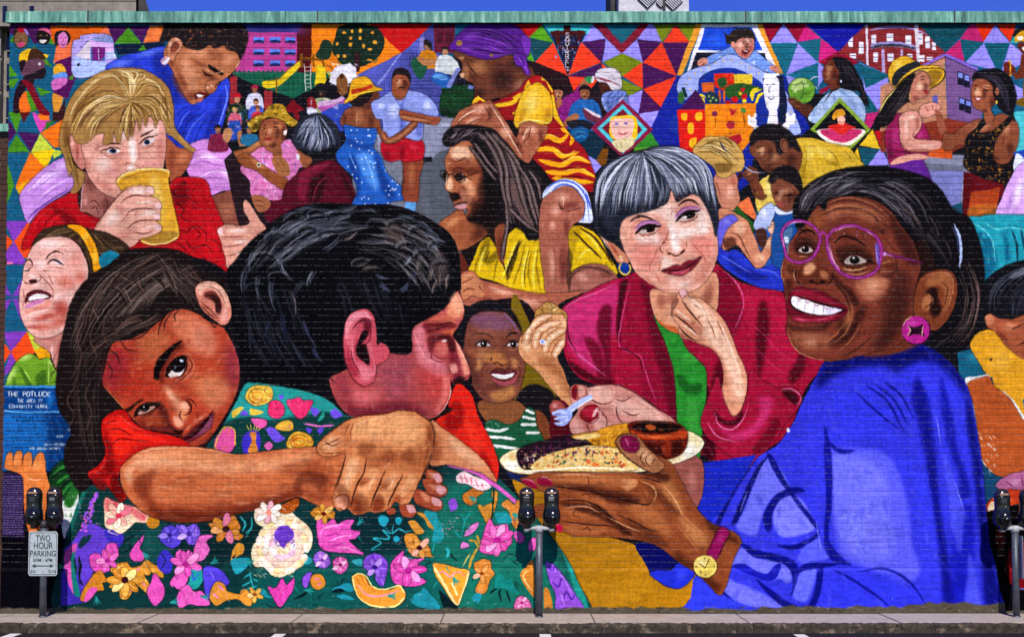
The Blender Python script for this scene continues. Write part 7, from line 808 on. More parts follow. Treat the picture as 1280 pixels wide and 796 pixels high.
for x, y, an, n, L in [(1012, 250, -50, 6, 30), (1026, 246, -38, 6, 34), (1042, 240, -22, 6, 36), (1062, 238, -4, 6, 38), (1084, 240, 14, 6, 36), (1020, 232, -30, 5, 34), (1046, 224, -14, 6, 40), (1080, 222, 8, 6, 40), (1112, 226, 24, 5, 34), (1106, 246, 30, 5, 34), (1124, 262, 40, 5, 36), (1146, 240, 50, 5, 30), (1140, 284, 46, 5, 34), (1160, 270, 60, 4, 30), (1176, 296, 70, 4, 30), (1204, 350, 100, 4, 34), (1214, 360, 104, 4, 36), (1206, 394, 112, 4, 26), (1188, 420, 150, 4, 22)]: clump(x, y, an, n, L, '5e5a60 1a171c 8e8c92 3a363b 0a080b' if x < 1120 else '2e2a2e 0a080b 463e3c 5c4c46', bend=-.3, a=.75, w=2)
l('c9906a', 1.3, '1152,350 1164,342 1182,341 1191,352 1188,374 1178,394|1160,366 1166,376 1158,388', a=.7); f('1c0907', '1160,364 1168,360 1172,370 1176,386 1168,394 1162,382 1166,374', e=1.5, a=.7)
# girl
f('1c0a09', '206,469 210,458 217,449 227,444 234,446 231,450 222,450 214,458 210,470', e=.8, a=.9); f('a8482f', '209,473 215,471 222,469 218,476 213,481', e=1, a=.95); f('dcccc2', '210,468 214,465 219,467 225,465 221,469 214,471'); f('0e0809', '214,458 218,449 226,446 231,449 231,457 226,464 218,465', e=.5); o('c8d4e4', '226.5,450.5,2.4,1.7,30'); o('7888a0', '219,459,1.6,2.4,30', a=.6)
l('d88c6c', 1.8, '238,446 242,456 238,468 226,478|232,440 240,444', a=.7); l('5a1c12', 1.5, '235,445 239,455 235,466 224,475 216,482|210,442 222,434 234,436', a=.75); f('0f0505', '192,471 193,458 199,446 210,435 224,426 228,426 216,438 206,451 200,463 197,474', e=.7, a=.95)
f('e09a7c', '204,482 212,486 222,497 228,510 224,514 214,500', e=4, a=.7); f('f2b694', '227,502 233,503 236,509 232,513 227,509', e=1.5, a=.85); f('ecaa88', '216,520 224,522 229,530 222,533 217,528', e=2.5, a=.8); l('2a0c08', 2, '230,499 236,502 239,509 236,516 230,519|226,512 224,520 228,526', a=.7); f('250a09', '213,533 219,537 226,537 230,533 227,541 219,541', e=.8, a=.9)
f('d88e72', '238,412 254,404 266,412 272,432 262,446 248,440 240,426', e=8, a=.6); f('8c2c38', '126,470 134,446 146,438 152,456 146,480 136,488', e=12, a=.35); f('7a2a48', '286,430 296,450 298,472 290,492 286,470 282,446', e=8, a=.35); f('d98a66', '250,478 270,472 286,482 284,500 268,514 256,504', e=7, a=.55); l('b86a50', 1.2, '240,540 252,532 262,522|236,532 246,526', a=.6); f('7a4058', '236,546 246,538 256,528 266,516 265,528 256,538 246,546', e=1, a=.7); f('28080c', '228,549 239,543 249,533 259,521 267,512 260,524 250,537 240,546', e=.5)
for x, y, an, n, L in [(176, 322, 140, 6, 46), (196, 318, 140, 6, 50), (156, 336, 126, 6, 50), (216, 324, 60, 5, 30), (234, 334, 40, 5, 34), (136, 352, 118, 6, 56), (170, 346, 60, 6, 34), (150, 360, 66, 6, 34), (118, 370, 108, 5, 60), (190, 344, 50, 6, 30), (206, 336, 62, 6, 36), (176, 396, 150, 6, 46), (200, 392, 152, 5, 40), (148, 414, 148, 6, 50), (116, 430, 120, 5, 44), (100, 440, 100, 5, 60), (120, 456, 104, 4, 50), (92, 500, 84, 4, 50), (110, 520, 92, 4, 50)]: clump(x, y, an, n, L, '6a5044 1c1312 8a7062 402c24 0c0707' if y < 430 else '2c211e 120b0b 3e302c', bend=rnd.choice((-.2, .25)), a=.75, w=1.9)
l('3a120d', 1.4, '250,358 262,357 274,364 282,380|254,366 266,364 274,374 277,390|252,378 262,386 272,396', a=.85); f('f4c4ac', '246,360 254,354 266,354 278,362 284,374 276,366 264,358 252,362', e=1, a=.7); f('2c0d0b', '262,368 272,372 276,386 270,390 268,378', e=1.2, a=.85)
# father
f('f2b08c', '562,374 570,366 577,380 575,392 568,390', e=3, a=.8); l('f8c8a8', 1.4, '571,366 578,380 578,392|568,424 578,442 585,458', a=.85); l('3a0d12', 2.2, '530,404 546,406 562,403 572,406', a=.8); f('300a10', '558,420 564,420 570,432 566,440 560,434', e=2, a=.7); f('d87a72', '546,432 556,430 560,438 554,444 546,440', e=2, a=.6); l('5a1420', 1.4, '540,442 550,448 560,446|561,456 563,468', a=.7); l('f0b0a8', 1.3, '516,412 522,430 534,448 556,456', a=.6)
f('e898a0', '448,389 458,389 464,398 456,396 446,396 436,408 433,424 431,408 438,394', e=1.5, a=.8); l('4a0d18', 1.6, '440,412 448,402 458,400|438,436 442,452 450,468|464,410 462,424 456,432', a=.75); l('e890a0', 1.6, '440,420 440,440 446,458|466,446 468,462 462,474', a=.7)
# fair-haired woman
l('6e4424', 1.6, '90,152 96,136 110,118 128,106|102,160 108,144 124,130 146,124|196,112 206,126 210,146|120,166 126,150 140,138', a=.8); l('f2dca4', 1.8, '86,150 94,130 108,112 126,98|98,154 106,138 122,126 142,120|178,96 196,106 206,122|150,92 164,100 166,114|112,170 118,154 132,142|200,130 208,150', a=.8); f('6a4422', '78,160 84,152 88,168 86,184 80,180', e=2, a=.6); f('c98470', '140,196 154,198 158,206 150,212 140,206', e=5, a=.5); l('9a5a4c', 1.2, '124,188 116,184|132,196 142,198 152,194|196,186 202,180|168,206 176,210', a=.7); f('fdf0e6', '160,176 168,174 170,196 166,204 162,196', e=3, a=.7); f('cf8a7c', '200,160 206,168 205,194 198,208 196,184', e=5, a=.55)
# dark-locked man
f('0e0808', '604,226 608,240 604,256 596,264 590,270 586,276 600,284 618,280 622,250 614,222', e=6, a=.75); l('e8b48e', 1.6, '560,190 572,184 586,186|558,206 564,202|576,228 586,230 592,238', a=.7); l('2a100b', 1.3, '562,198 570,202 580,198 588,204|592,192 598,204 606,214|566,244 574,246 582,252', a=.7)
# short-haired woman: finer folds of the face
l('b86e5e', 1.2, '800,300 812,304 824,300|852,288 866,290 878,284|792,284 788,290|880,262 886,268|838,258 842,266|826,330 822,340|846,348 860,350', a=.6); l('fff2e8', 1.6, '838,288 844,304|842,314 848,314|798,296 812,299|852,292 868,288|846,356 860,355', a=.7)
# girl's arm and hand: deeper modelling
f('7a3420', '168,600 178,590 196,586 190,600 186,618 196,634 180,626 170,614', e=4, a=.6); f('6a2a18', '214,634 260,640 310,634 350,620 372,612 380,616 360,624 320,636 270,648 220,650', e=4, a=.65); f('d88858', '190,566 240,562 300,572 350,568 388,562 380,570 330,578 270,580 210,574', e=5, a=.5); f('5a2212', '366,606 374,592 390,588 410,596 400,612 390,604 378,606 374,616', e=4, a=.55)
f('7a3a20', '446,560 454,552 470,556 462,566 452,572|474,570 486,562 496,566 490,578|500,570 510,560 518,566 510,576', e=4, a=.55); f('5c2412', '420,606 432,608 438,620 434,634 424,620|444,616 458,622 460,638 444,640|468,618 478,620 480,634 468,638', e=4, a=.5); l('2a0f08', 1.6, '432,568 426,590 418,612|520,516 536,526 542,542 540,562|404,550 414,556 426,552', a=.7)
# white blossom cluster: scalloped petals
for r_, n_, cc in ((30, 15, 'fff6dc f6e2a8'), (22, 12, 'fffbe8 f8d8c0'), (14, 9, 'ffffff f4d0dc')):
    for i in range(n_):
        an = 6.283*i/n_+rnd.uniform(-.15, .15); cx, cy = 353+r_*1.0*math.cos(an), 682+r_*1.05*math.sin(an)
        o(rnd.choice(cc.split()), '%.1f,%.1f,6.4,4.2,%.0f' % (cx, cy, math.degrees(an)+90)); l(rnd.choice(('d8a058', 'c88aa0', 'b8a070', 'e07858')), .9, '%.1f,%.1f %.1f,%.1f %.1f,%.1f' % (cx-5*math.sin(an), cy+5*math.cos(an), cx+3*math.cos(an), cy+3*math.sin(an), cx+5*math.sin(an), cy-5*math.cos(an)), a=.8)
f('7446bc', '342,668 348,658 358,656 366,662 366,672 358,678 354,684 347,676'); dabs('b088e8 4a2890', (342, 656, 367, 682), 22, 1.8, 5, 30, .8, 90)
for cx, cy, rx, ry, a0, a1, cc in [(338, 640, 20, 9, 180, 360, 'fff2d8'), (414, 668, 14, 12, 160, 330, 'f8b4dc'), (510, 710, 16, 13, 150, 320, 'f8a4d8'), (322, 494, 12, 9, 0, 360, '8a4c18'), (322, 494, 7, 5, 0, 360, 'c8401c'), (374, 551, 12, 8, 0, 360, '8a4c18'), (374, 551, 7, 4.5, 0, 360, 'c8401c'), (402, 699, 6, 6, 20, 330, 'e8b8f0'), (425, 706, 6, 6, 20, 330, 'f8c0dc')]:
    l(cc, 1.2, ' '.join('%.1f,%.1f' % (cx+rx*math.cos(math.radians(a0+(a1-a0)*k/8)), cy+ry*math.sin(math.radians(a0+(a1-a0)*k/8))) for k in range(9)), a=.8)
l('0b2326', 1.6, '200,690 206,700 200,712|240,684 236,692|262,690 272,688 282,694|268,694 276,700|430,720 424,730 420,724|540,700 532,706 536,714|640,700 648,706|330,752 340,758 356,758|404,740 396,748|180,664 174,672 178,682|216,730 224,744|470,690 476,684', a=.8); l('2c8c84', 1.6, '312,662 306,672|446,668 452,676|366,730 374,740|512,682 506,690|556,706 562,716|586,652 584,664|548,724 540,736|636,696 630,706', a=.8)
dabs('e080c8 f0a8dc', (96, 616, 124, 660), 16, 1.4, 3, 20, .8, 60); l('5a38b0', 1.4, '100,700 96,716 102,730|112,662 106,674|126,676 118,688', a=.8)
# cabbage leaves, small faces in sun and shade
f('c4d68c', '990,104 998,98 1008,100 1006,108 996,114 989,112', e=1, a=.8); l('41641f', 1.3, '992,108 1000,104 1010,106|990,118 998,114 1008,118 1014,114|1002,100 1004,112 1000,126|996,124 1006,122', a=.9); f('5a3020', '984,124 992,122 1004,130 1014,132 1010,138 994,136', e=.8, a=.9); l('b07a58', 1, '986,126 994,128|992,132 1002,134', a=.8)
for x, y, r_ in [(501, 104, 8), (341, 166, 10), (1152, 108, 8), (1224, 116, 10), (956, 192, 12), (980, 244, 12), (1038, 92, 9), (928, 58, 9)]: f('2a100c', '%f,%f %f,%f %f,%f %f,%f' % (x+r_*.5, y-r_*.6, x+r_*.9, y, x+r_*.4, y+r_*.9, x+r_*.35, y), e=2, a=.5); f('f6cfa8', '%f,%f %f,%f %f,%f %f,%f' % (x-r_*.5, y-r_*.5, x-r_*.05, y-r_*.6, x-r_*.15, y+r_*.1, x-r_*.5, y+r_*.2), e=2, a=.4)
# thick separate locks
for s_, w in [('598,166 612,182 624,206 628,236 634,262', 4.5), ('606,164 622,184 632,210 634,240 640,266', 5), ('614,166 632,186 644,214 652,244 662,276', 6), ('622,174 642,196 656,226 664,256 672,282', 4.5), ('592,178 604,194 612,206 622,216', 3.6), ('586,182 600,200 610,214 620,226', 3.4), ('634,258 646,270 660,282 674,290', 4), ('646,206 660,226 668,250 674,274', 4), ('660,212 672,230 676,250', 3.6), ('632,256 634,280 630,304 626,326', 4)]: limb(s_, w, '0c080a', '5e4c4a', '9a8680')
for x, y, an in [(560, 172, -40), (570, 166, -30), (582, 164, -15), (566, 178, -50), (578, 174, -35), (596, 170, 10)]: clump(x, y, an, 4, 14, '5a4c4e 1a1416 8a7a78', a=.8)
f('f0c8a4', '566,186 574,183 582,186 588,196 580,194 572,198 564,196', e=2, a=.6); f('8a4a34', '562,198 570,202 580,200 590,206 576,208 564,206', e=2, a=.5); f('120a0a', '563,246 568,242 576,246 572,250 566,252', e=1, a=.8); f('c8886c', '575,236 584,240 590,250 584,254 576,248', e=2, a=.7); f('d8a0a0', '570,257 578,254 584,256 578,261 571,260', e=.6, a=.9); l('1c0c0a', 1.6, '566,256 574,253 584,253|568,262 580,263', a=.8)
# joined arms of the dancers; arm of the reader
limb('476,164 484,176 500,170 516,156 522,150', 8, '3a1a10', '8a4e34', 'c88a60'); limb('500,146 512,148 524,150 540,152', 6, '4a2014', 'a05c3c', 'd89870')
# age lines and lids
l('a85c4c', 1.1, '846,246 852,250|800,292 806,298 818,300|884,276 890,282|884,284 890,288|792,290 786,294|830,320 824,330 822,342|868,312 876,320 878,330|840,262 838,270|844,260 846,268', a=.6)
# cup, fold and contour accents
l('8a0e18', 2, '232,236 246,252 256,280 266,320|246,230 262,262 276,306', a=.5, e=1)
f('3a1a12', '1052,320 1060,314 1074,313 1088,322 1084,325 1074,319.5 1062,320 1055,325', e=.6, a=.95); f('4a2518', '1056,331 1068,331 1082,329 1074,335 1060,335', e=.8, a=.9); f('3a1a12', '996,310 1002,305 1012,305 1018,311 1011,308 1003,308', e=.5, a=.95); f('4a2518', '999,316 1008,317 1016,315 1008,320', e=.6, a=.9)
l('8a1c34', 1, '996,371 999,375 1002,373|1005,374 1009,378 1012,376|1016,378 1020,382 1024,380|1028,382 1032,385 1036,384', a=.7)
# layered petals over the larger blossoms of the shirt
def bloom(cx, cy, r, n, cols, heart, turn=0, sq=.85):
    cols = cols.split()
    for i in range(n):
        an = 6.283*i/n+turn; c_, s_ = math.cos(an), math.sin(an); k_ = rnd.uniform(.85, 1.12); px, py = cx+c_*r*.58*k_, cy+s_*r*.58*k_*sq; dg = math.degrees(an)
        o('14100f', '%.1f,%.1f,%.1f,%.1f,%.0f' % (px, py, r*.52*k_, r*.29, dg), a=.45); o(cols[i % len(cols)], '%.1f,%.1f,%.1f,%.1f,%.0f' % (px, py, r*.48*k_, r*.25, dg)); l(cols[-1], .9, '%.1f,%.1f %.1f,%.1f' % (cx+c_*r*.3, cy+s_*r*.3*sq, cx+c_*r*.95, cy+s_*r*.95*sq), a=.8)
    o(heart, '%.1f,%.1f,%.1f,%.1f' % (cx, cy, r*.24, r*.2))
for a_ in [(156, 724, 20, 8, 'd8983c c88430 e8b050 f4dc90', '3a1418'), (282, 660, 19, 7, 'd08a34 e080a0 c87c2c f0b070', '3a1418', .3), (212, 668, 13, 5, '6a54cc 5a48c0 a890ec', '3a2c80', .5), (236, 666, 14, 5, '8a68d8 7a58d0 d0b0f4', '4a3490', .2), (404, 641, 13, 6, 'c88430 d8983c f0c070', '6a1c14', .4), (524, 684, 15, 6, 'd08c38 e0a048 f4b8a0', '3a1418', .2), (468, 708, 14, 6, '8a54cc 9a68d8 c8a0f0', '3c2088', .1), (402, 699, 10, 6, '9a64d0 c084dc f0c0ec', '7a3ca8', .2), (425, 705, 10, 6, 'd860a8 e880bc f8c0d8', '8a2464', .5), (621, 674, 20, 9, 'ee62b4 e050a4 f478c0 f8b0dc', 'c02c90', .2), (134, 700, 15, 5, 'd858ac e470b8 f49cd0', 'a02c80', .6), (232, 704, 18, 6, 'e064b4 d050a4 f49ccc', 'a82c80', .3), (602, 716, 12, 5, 'd88c40 e8a050 f4c0a0', '8a4c18', .2), (510, 712, 20, 7, 'e258b0 d048a0 f8a8dc', 'a82484', 2.6), (336, 640, 16, 8, 'f8dcc8 fff0dc f0b0b8 fff8e8', 'e8907c', .2), (652, 752, 9, 6, 'e070ac ec88bc f8b0d0', 'b03078', .1), (148, 644, 17, 8, 'f8dcb8 f0b8a0 fdeed0 e87888', 'd84058', .2), (318, 742, 11, 5, 'd8983c e8b050 f4d890', '8a4c18', .4)]: bloom(*a_)
for x, y, an in [(178, 690, 40), (262, 704, -30), (306, 700, 20), (380, 736, 10), (446, 656, -50), (548, 650, 70), (566, 720, 60), (640, 640, 40), (672, 690, 60), (250, 744, 10), (212, 752, -10), (484, 744, 0), (120, 744, 80), (586, 620, 30)]:
    for k_ in (-24, 0, 24): l('2a8c86' if k_ else '36a49c', 2.6, '%.1f,%.1f %.1f,%.1f %.1f,%.1f' % (x, y, x+6*math.cos(math.radians(an+k_*.6)), y+6*math.sin(math.radians(an+k_*.6)), x+12*math.cos(math.radians(an+k_)), y+12*math.sin(math.radians(an+k_))), a=.85, t=(.3, .6))
# loose wisps on the girl's brow and neck, curls at the father's crown
l('241714', 1.6, '208,392 200,404 197,420|214,390 206,402 204,414|190,408 176,420 160,424|150,426 158,436 170,438|136,436 146,444 150,456|132,450 140,462 138,474|262,402 268,408 272,404|224,386 218,394 220,402', a=.9); l('6a5044', 1.8, '120,400 112,424 120,446 104,470|108,396 96,420 102,446 88,474|134,392 128,414 136,434|150,380 140,396 144,410|96,480 84,500 92,520 80,544|116,470 106,494 114,516 104,544', a=.6)
for x, y, r_ in [(372, 272, 9), (396, 268, 8), (420, 270, 9), (446, 270, 8), (384, 288, 9), (408, 292, 9), (344, 296, 9), (470, 280, 8), (496, 280, 9), (522, 288, 8), (546, 306, 8), (530, 318, 9), (552, 332, 9), (506, 308, 8), (452, 330, 9), (330, 322, 9), (348, 346, 9), (320, 360, 9)]: l(rnd.choice(('7a7e88', '8c8880', '5c606c')), 2.2, ' '.join('%.1f,%.1f' % (x+r_*1.5*math.cos(a_), y+r_*.8*math.sin(a_)) for a_ in (2.6, 3.4, 4.2, 5.0, 5.8)), a=.6, e=.6); l('040408', 2.6, ' '.join('%.1f,%.1f' % (x+2+r_*1.4*math.cos(a_), y+3.4+r_*.7*math.sin(a_)) for a_ in (2.8, 3.6, 4.4, 5.2, 6.0)), a=.7, e=.6)
f('c48a5c', '596,440 606,436 616,442 608,450 598,450', e=5, a=.5); f('a8684a', '586,420 596,410 620,412 634,416 620,420 600,420', e=6, a=.5)
# bare render along the foot of the wall, where the paint stops
_top = [(-20, 760)] + [(x, (759.5 if x < 740 else 758 if x < 860 else 761 if x < 950 else 757 if x < 1130 else 753) + rnd.uniform(-2, 2)) for x in range(0, 1256, 9)] + [(1256, 752), (1640, 752)]
q('5c5446', ' '.join('%.1f,%.1f' % p for p in _top) + ' 1640,790 -20,790', e=.6); q('08070a', '1256,740 1300,740 1300,762 1256,762')
dabs('8a8272 3a342a 6a6252', (0, 757, 1256, 768), 260, 1.6, 8, 0, .7, 20); dabs('d8d4c8', (0, 740, 1250, 764), 40, 1, 2.5, 0, .7, 60)
# ---------------------------------------------------------------- mural: hand-painted unevenness over the whole wall
def vnoise(w, h, cell, seed):
    r = np.random.RandomState(seed); gw, gh = int(w/cell[0])+3, int(h/cell[1])+3
    n = r.rand(gh, gw).astype(np.float32)
    x = np.linspace(0, gw-2.001, w); y = np.linspace(0, gh-2.001, h); xi, yi = x.astype(int), y.astype(int)
    fx, fy = x-xi, y-yi; fx = (fx*fx*(3-2*fx)).astype(np.float32); fy = (fy*fy*(3-2*fy)).astype(np.float32)
    row = n[:, xi]*(1-fx)+n[:, xi+1]*fx
    return row[yi]*(1-fy)[:, None]+row[yi+1]*fy[:, None]
_wx = (vnoise(MW, MH, (7, 7), 1)-.5)*1.1 + (vnoise(MW, MH, (26, 26), 2)-.5)*1.6
_wy = (vnoise(MW, MH, (7, 7), 3)-.5)*1.1 + (vnoise(MW, MH, (26, 26), 4)-.5)*1.6
_Y, _X = np.mgrid[0:MH, 0:MW]
PAINT = PAINT[np.clip(_Y+_wy, 0, MH-1).astype(int), np.clip(_X+_wx, 0, MW-1).astype(int)]
_v = 1 + (vnoise(MW, MH, (5, 3), 6)-.5)*.16 + (vnoise(MW, MH, (34, 5), 7)-.5)*.14 + (vnoise(MW, MH, (120, 120), 8)-.5)*.10 + (vnoise(MW, MH, (4, 30), 9)-.5)*.08
PAINT *= _v[..., None]
PAINT += ((vnoise(MW, MH, (9, 6), 10)-.5)*.025)[..., None] * np.array([1, .8, .9], np.float32)
# film-like contrast curve put into the paint colours: deeper darks, stronger hues
PAINT = np.clip(PAINT, 0, 1); PAINT = PAINT*(PAINT/(PAINT+.055))*1.05
_g = PAINT.mean(2, keepdims=True); PAINT = np.clip(_g+(PAINT-_g)*1.07, .004, 1)
# ---------------------------------------------------------------- helpers for geometry
def at(px, py, Y):
    """a measured image point on the vertical plane at depth Y -> world point"""
    D = CD + Y; t = (CY - py)/CF
    z = D*(t*math.cos(CT)+math.sin(CT))/(math.cos(CT)-t*math.sin(CT)); d = D*math.cos(CT)+z*math.sin(CT)
    return Vector(((px-640)*d/CF, Y, z+CH))
def mesh(name, verts, faces, smooth=False):
    me = bpy.data.meshes.new(name); me.from_pydata([tuple(v) for v in verts], [], faces); me.update()
    if smooth:
        for p in me.polygons: p.use_smooth = True
    return me
def obj(name, me, mat=None, parent=None, loc=(0, 0, 0)):
    ob = bpy.data.objects.new(name, me); COL.objects.link(ob); ob.location = loc
    if mat is not None and me is not None and not me.materials: me.materials.append(mat)
    if parent: ob.parent = parent
    return ob
def tag(ob, label=None, cat=None, group=None, kind=None):
    for k, v in (('label', label), ('category', cat), ('group', group), ('kind', kind)):
        if v: ob[k] = v
    return ob
def empty(name, loc=(0, 0, 0), rz=0):
    e = bpy.data.objects.new(name, None); COL.objects.link(e); e.location = loc; e.rotation_euler = (0, 0, rz); e.empty_display_size = .2
    return e
def box_data(x0, x1, y0, y1, z0, z1, base=0):
    v = [(x0, y0, z0), (x1, y0, z0), (x1, y1, z0), (x0, y1, z0), (x0, y0, z1), (x1, y0, z1), (x1, y1, z1), (x0, y1, z1)]
    fcs = [(0, 3, 2, 1), (4, 5, 6, 7), (0, 1, 5, 4), (1, 2, 6, 5), (2, 3, 7, 6), (3, 0, 4, 7)]
    return v, [tuple(i+base for i in q_) for q_ in fcs]
def box(name, x0, x1, y0, y1, z0, z1, mat, parent=None, bevel=0):
    me = bpy.data.meshes.new(name); bm = bmesh.new(); v, fc = box_data(x0, x1, y0, y1, z0, z1)
    bv = [bm.verts.new(p) for p in v]
    for q_ in fc: bm.faces.new([bv[i] for i in q_])
    if bevel: bmesh.ops.bevel(bm, geom=bm.edges[:], offset=bevel, segments=2, affect='EDGES', profile=.5)
    bm.normal_update(); bm.to_mesh(me); bm.free()
    return obj(name, me, mat, parent)
def loft(name, sections, n, mat, parent=None, cap=True):
    """sections (cx, cy, cz, rx, ry, power): super-ellipse rings stacked upwards"""
    V, F = [], []
    for cx, cy, cz, rx, ry, pw in sections:
        for i in range(n):
            a = 2*math.pi*i/n; c, s = math.cos(a), math.sin(a)
            V.append((cx+rx*math.copysign(abs(c)**(2/pw), c), cy+ry*math.copysign(abs(s)**(2/pw), s), cz))
    for k in range(len(sections)-1):
        for i in range(n): F.append((k*n+i, k*n+(i+1) % n, (k+1)*n+(i+1) % n, (k+1)*n+i))
    if cap: F += [tuple(range(n))[::-1], tuple(range((len(sections)-1)*n, len(sections)*n))]
    return obj(name, mesh(name, V, F, True), mat, parent)
def tube(name, p0, p1, r, mat, parent=None, n=16):
    p0, p1 = Vector(p0), Vector(p1); d = (p1-p0).normalized(); u = d.orthogonal().normalized(); w = d.cross(u)
    V, F = [], []
    for p in (p0, p1):
        for i in range(n): a = 2*math.pi*i/n; V.append(p+u*(r*math.cos(a))+w*(r*math.sin(a)))
    for i in range(n): F.append((i, (i+1) % n, n+(i+1) % n, n+i))
    F += [tuple(range(n))[::-1], tuple(range(n, 2*n))]
    me = mesh(name, V, F)
    for p in me.polygons: p.use_smooth = len(p.vertices) == 4
    return obj(name, me, mat, parent)

# ---------------------------------------------------------------- materials
def mat(name, col=(.5, .5, .5), rough=.6, metal=0, spec=.5):
    m = bpy.data.materials.new(name); m.use_nodes = True; b = m.node_tree.nodes['Principled BSDF']
    b.inputs['Base Color'].default_value = (*col, 1); b.inputs['Roughness'].default_value = rough; b.inputs['Metallic'].default_value = metal; b.inputs['Specular IOR Level'].default_value = spec
    return m, m.node_tree, b
def noise(nt, scale, detail=5, rough=.6, vec=None, dist=0):
    n = nt.nodes.new('ShaderNodeTexNoise'); n.inputs['Scale'].default_value = scale; n.inputs['Detail'].default_value = detail; n.inputs['Roughness'].default_value = rough; n.inputs['Distortion'].default_value = dist
    if vec: nt.links.new(vec, n.inputs['Vector'])
    return n
def ramp(nt, src, stops):
    r = nt.nodes.new('ShaderNodeValToRGB'); e = r.color_ramp.elements
    while len(e) < len(stops): e.new(.5)
    for i, (p, c) in enumerate(stops): e[i].position = p; e[i].color = (*c, 1) if len(c) == 3 else c
    nt.links.new(src, r.inputs[0]); return r
def geo_pos(nt, scale=(1, 1, 1)):
    g_ = nt.nodes.new('ShaderNodeNewGeometry'); m_ = nt.nodes.new('ShaderNodeMapping'); m_.inputs['Scale'].default_value = scale
    nt.links.new(g_.outputs['Position'], m_.inputs['Vector']); return m_.outputs[0], g_
def bump(nt, b, src, strength, dist):
    n = nt.nodes.new('ShaderNodeBump'); n.inputs['Strength'].default_value = strength; n.inputs['Distance'].default_value = dist
    nt.links.new(src, n.inputs['Height']); nt.links.new(n.outputs[0], b.inputs['Normal'])
def mixc(nt, fac, a, b, mode='MIX'):
    n = nt.nodes.new('ShaderNodeMix'); n.data_type = 'RGBA'; n.blend_type = mode
    for sock, v in ((n.inputs[0], fac), (n.inputs[6], a), (n.inputs[7], b)):
        if hasattr(v, 'is_output'): nt.links.new(v, sock)
        elif isinstance(v, (int, float)): sock.default_value = v
        else: sock.default_value = (*v, 1)
    return n.outputs[2]

# the mural paint: the brush work above, laid on the wall in metres
img = bpy.data.images.new('mural_paint', MW, MH, alpha=False, float_buffer=False)
_buf = np.ones((MH, MW, 4), np.float32); _buf[..., :3] = PAINT[::-1]
img.pixels.foreach_set(_buf.ravel()); img.update(); img.pack()
M_MURAL, nt, b = mat('mural_paint', rough=.6, spec=.03)
gp = nt.nodes.new('ShaderNodeNewGeometry'); mp = nt.nodes.new('ShaderNodeMapping'); mp.vector_type = 'POINT'
sep = nt.nodes.new('ShaderNodeSeparateXYZ'); com = nt.nodes.new('ShaderNodeCombineXYZ')
nt.links.new(gp.outputs['Position'], sep.inputs[0]); nt.links.new(sep.outputs[0], com.inputs[0]); nt.links.new(sep.outputs[2], com.inputs[1])
nt.links.new(com.outputs[0], mp.inputs['Vector']); sx, sz = 1/(WX1-WX0), 1/(WZ1-WZ0)
mp.inputs['Location'].default_value = (-WX0*sx, -WZ0*sz, 0); mp.inputs['Scale'].default_value = (sx, sz, 1)
ti = nt.nodes.new('ShaderNodeTexImage'); ti.image = img; ti.extension = 'EXTEND'; ti.interpolation = 'Cubic'; nt.links.new(mp.outputs[0], ti.inputs['Vector'])
base = mixc(nt, 1.0, ti.outputs[0], (.8, .8, .8), 'MULTIPLY')
# pale upper brick ledges: dust and sun glint put into the colour; small chips
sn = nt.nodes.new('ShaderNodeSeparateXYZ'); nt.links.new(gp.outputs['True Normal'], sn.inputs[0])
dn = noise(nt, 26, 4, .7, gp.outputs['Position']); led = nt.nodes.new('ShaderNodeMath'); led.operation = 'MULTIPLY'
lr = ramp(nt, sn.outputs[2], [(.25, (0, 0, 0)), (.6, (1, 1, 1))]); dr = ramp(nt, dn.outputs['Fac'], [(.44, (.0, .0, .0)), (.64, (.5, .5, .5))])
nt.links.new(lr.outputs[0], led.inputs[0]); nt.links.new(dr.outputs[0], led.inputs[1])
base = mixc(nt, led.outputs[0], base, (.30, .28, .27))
cn = noise(nt, 70, 2, .5, gp.outputs['Position']); cr = ramp(nt, cn.outputs['Fac'], [(.775, (0, 0, 0)), (.80, (.5, .5, .5))])
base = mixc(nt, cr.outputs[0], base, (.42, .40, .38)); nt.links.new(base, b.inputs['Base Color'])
rn = noise(nt, 9, 4, .6, gp.outputs['Position']); rr = ramp(nt, rn.outputs['Fac'], [(.3, (.36, .36, .36)), (.7, (.62, .62, .62))]); nt.links.new(rr.outputs[0], b.inputs['Roughness'])
bn = noise(nt, 85, 6, .65, gp.outputs['Position']); bump(nt, b, bn.outputs['Fac'], .55, .004)

def stone(name, c0, c1, scale, rough=.85, bs=.4, bd=.01, c2=None):
    m, nt, b = mat(name, rough=rough, spec=.25); v, g_ = geo_pos(nt)
    n1 = noise(nt, scale, 8, .65, v); r1 = ramp(nt, n1.outputs['Fac'], [(.3, c0), (.7, c1)]); out = r1.outputs[0]
    n2 = noise(nt, scale*9, 4, .7, v); r2 = ramp(nt, n2.outputs['Fac'], [(.35, (.72, .72, .72)), (.65, (1.1, 1.1, 1.1))]); out = mixc(nt, 1, out, r2.outputs[0], 'MULTIPLY')
    if c2:
        n3 = noise(nt, scale*.45, 5, .7, v); r3 = ramp(nt, n3.outputs['Fac'], [(.56, (0, 0, 0)), (.66, (1, 1, 1))]); out = mixc(nt, r3.outputs[0], out, c2)
    nt.links.new(out, b.inputs['Base Color']); bump(nt, b, n2.outputs['Fac'], bs, bd); return m
M_WALK = stone('sidewalk_concrete', (.34, .285, .22), (.46, .39, .315), 5, bs=.3, bd=.004, c2=(.30, .25, .205))
M_KERB = stone('kerb_granite', (.018, .014, .010), (.125, .098, .068), 15, bs=.9, bd=.03, c2=(.30, .225, .14))
M_ASPH = stone('asphalt', (.004, .0038, .0045), (.011, .0105, .012), 30, rough=.9, bs=.6, bd=.01)
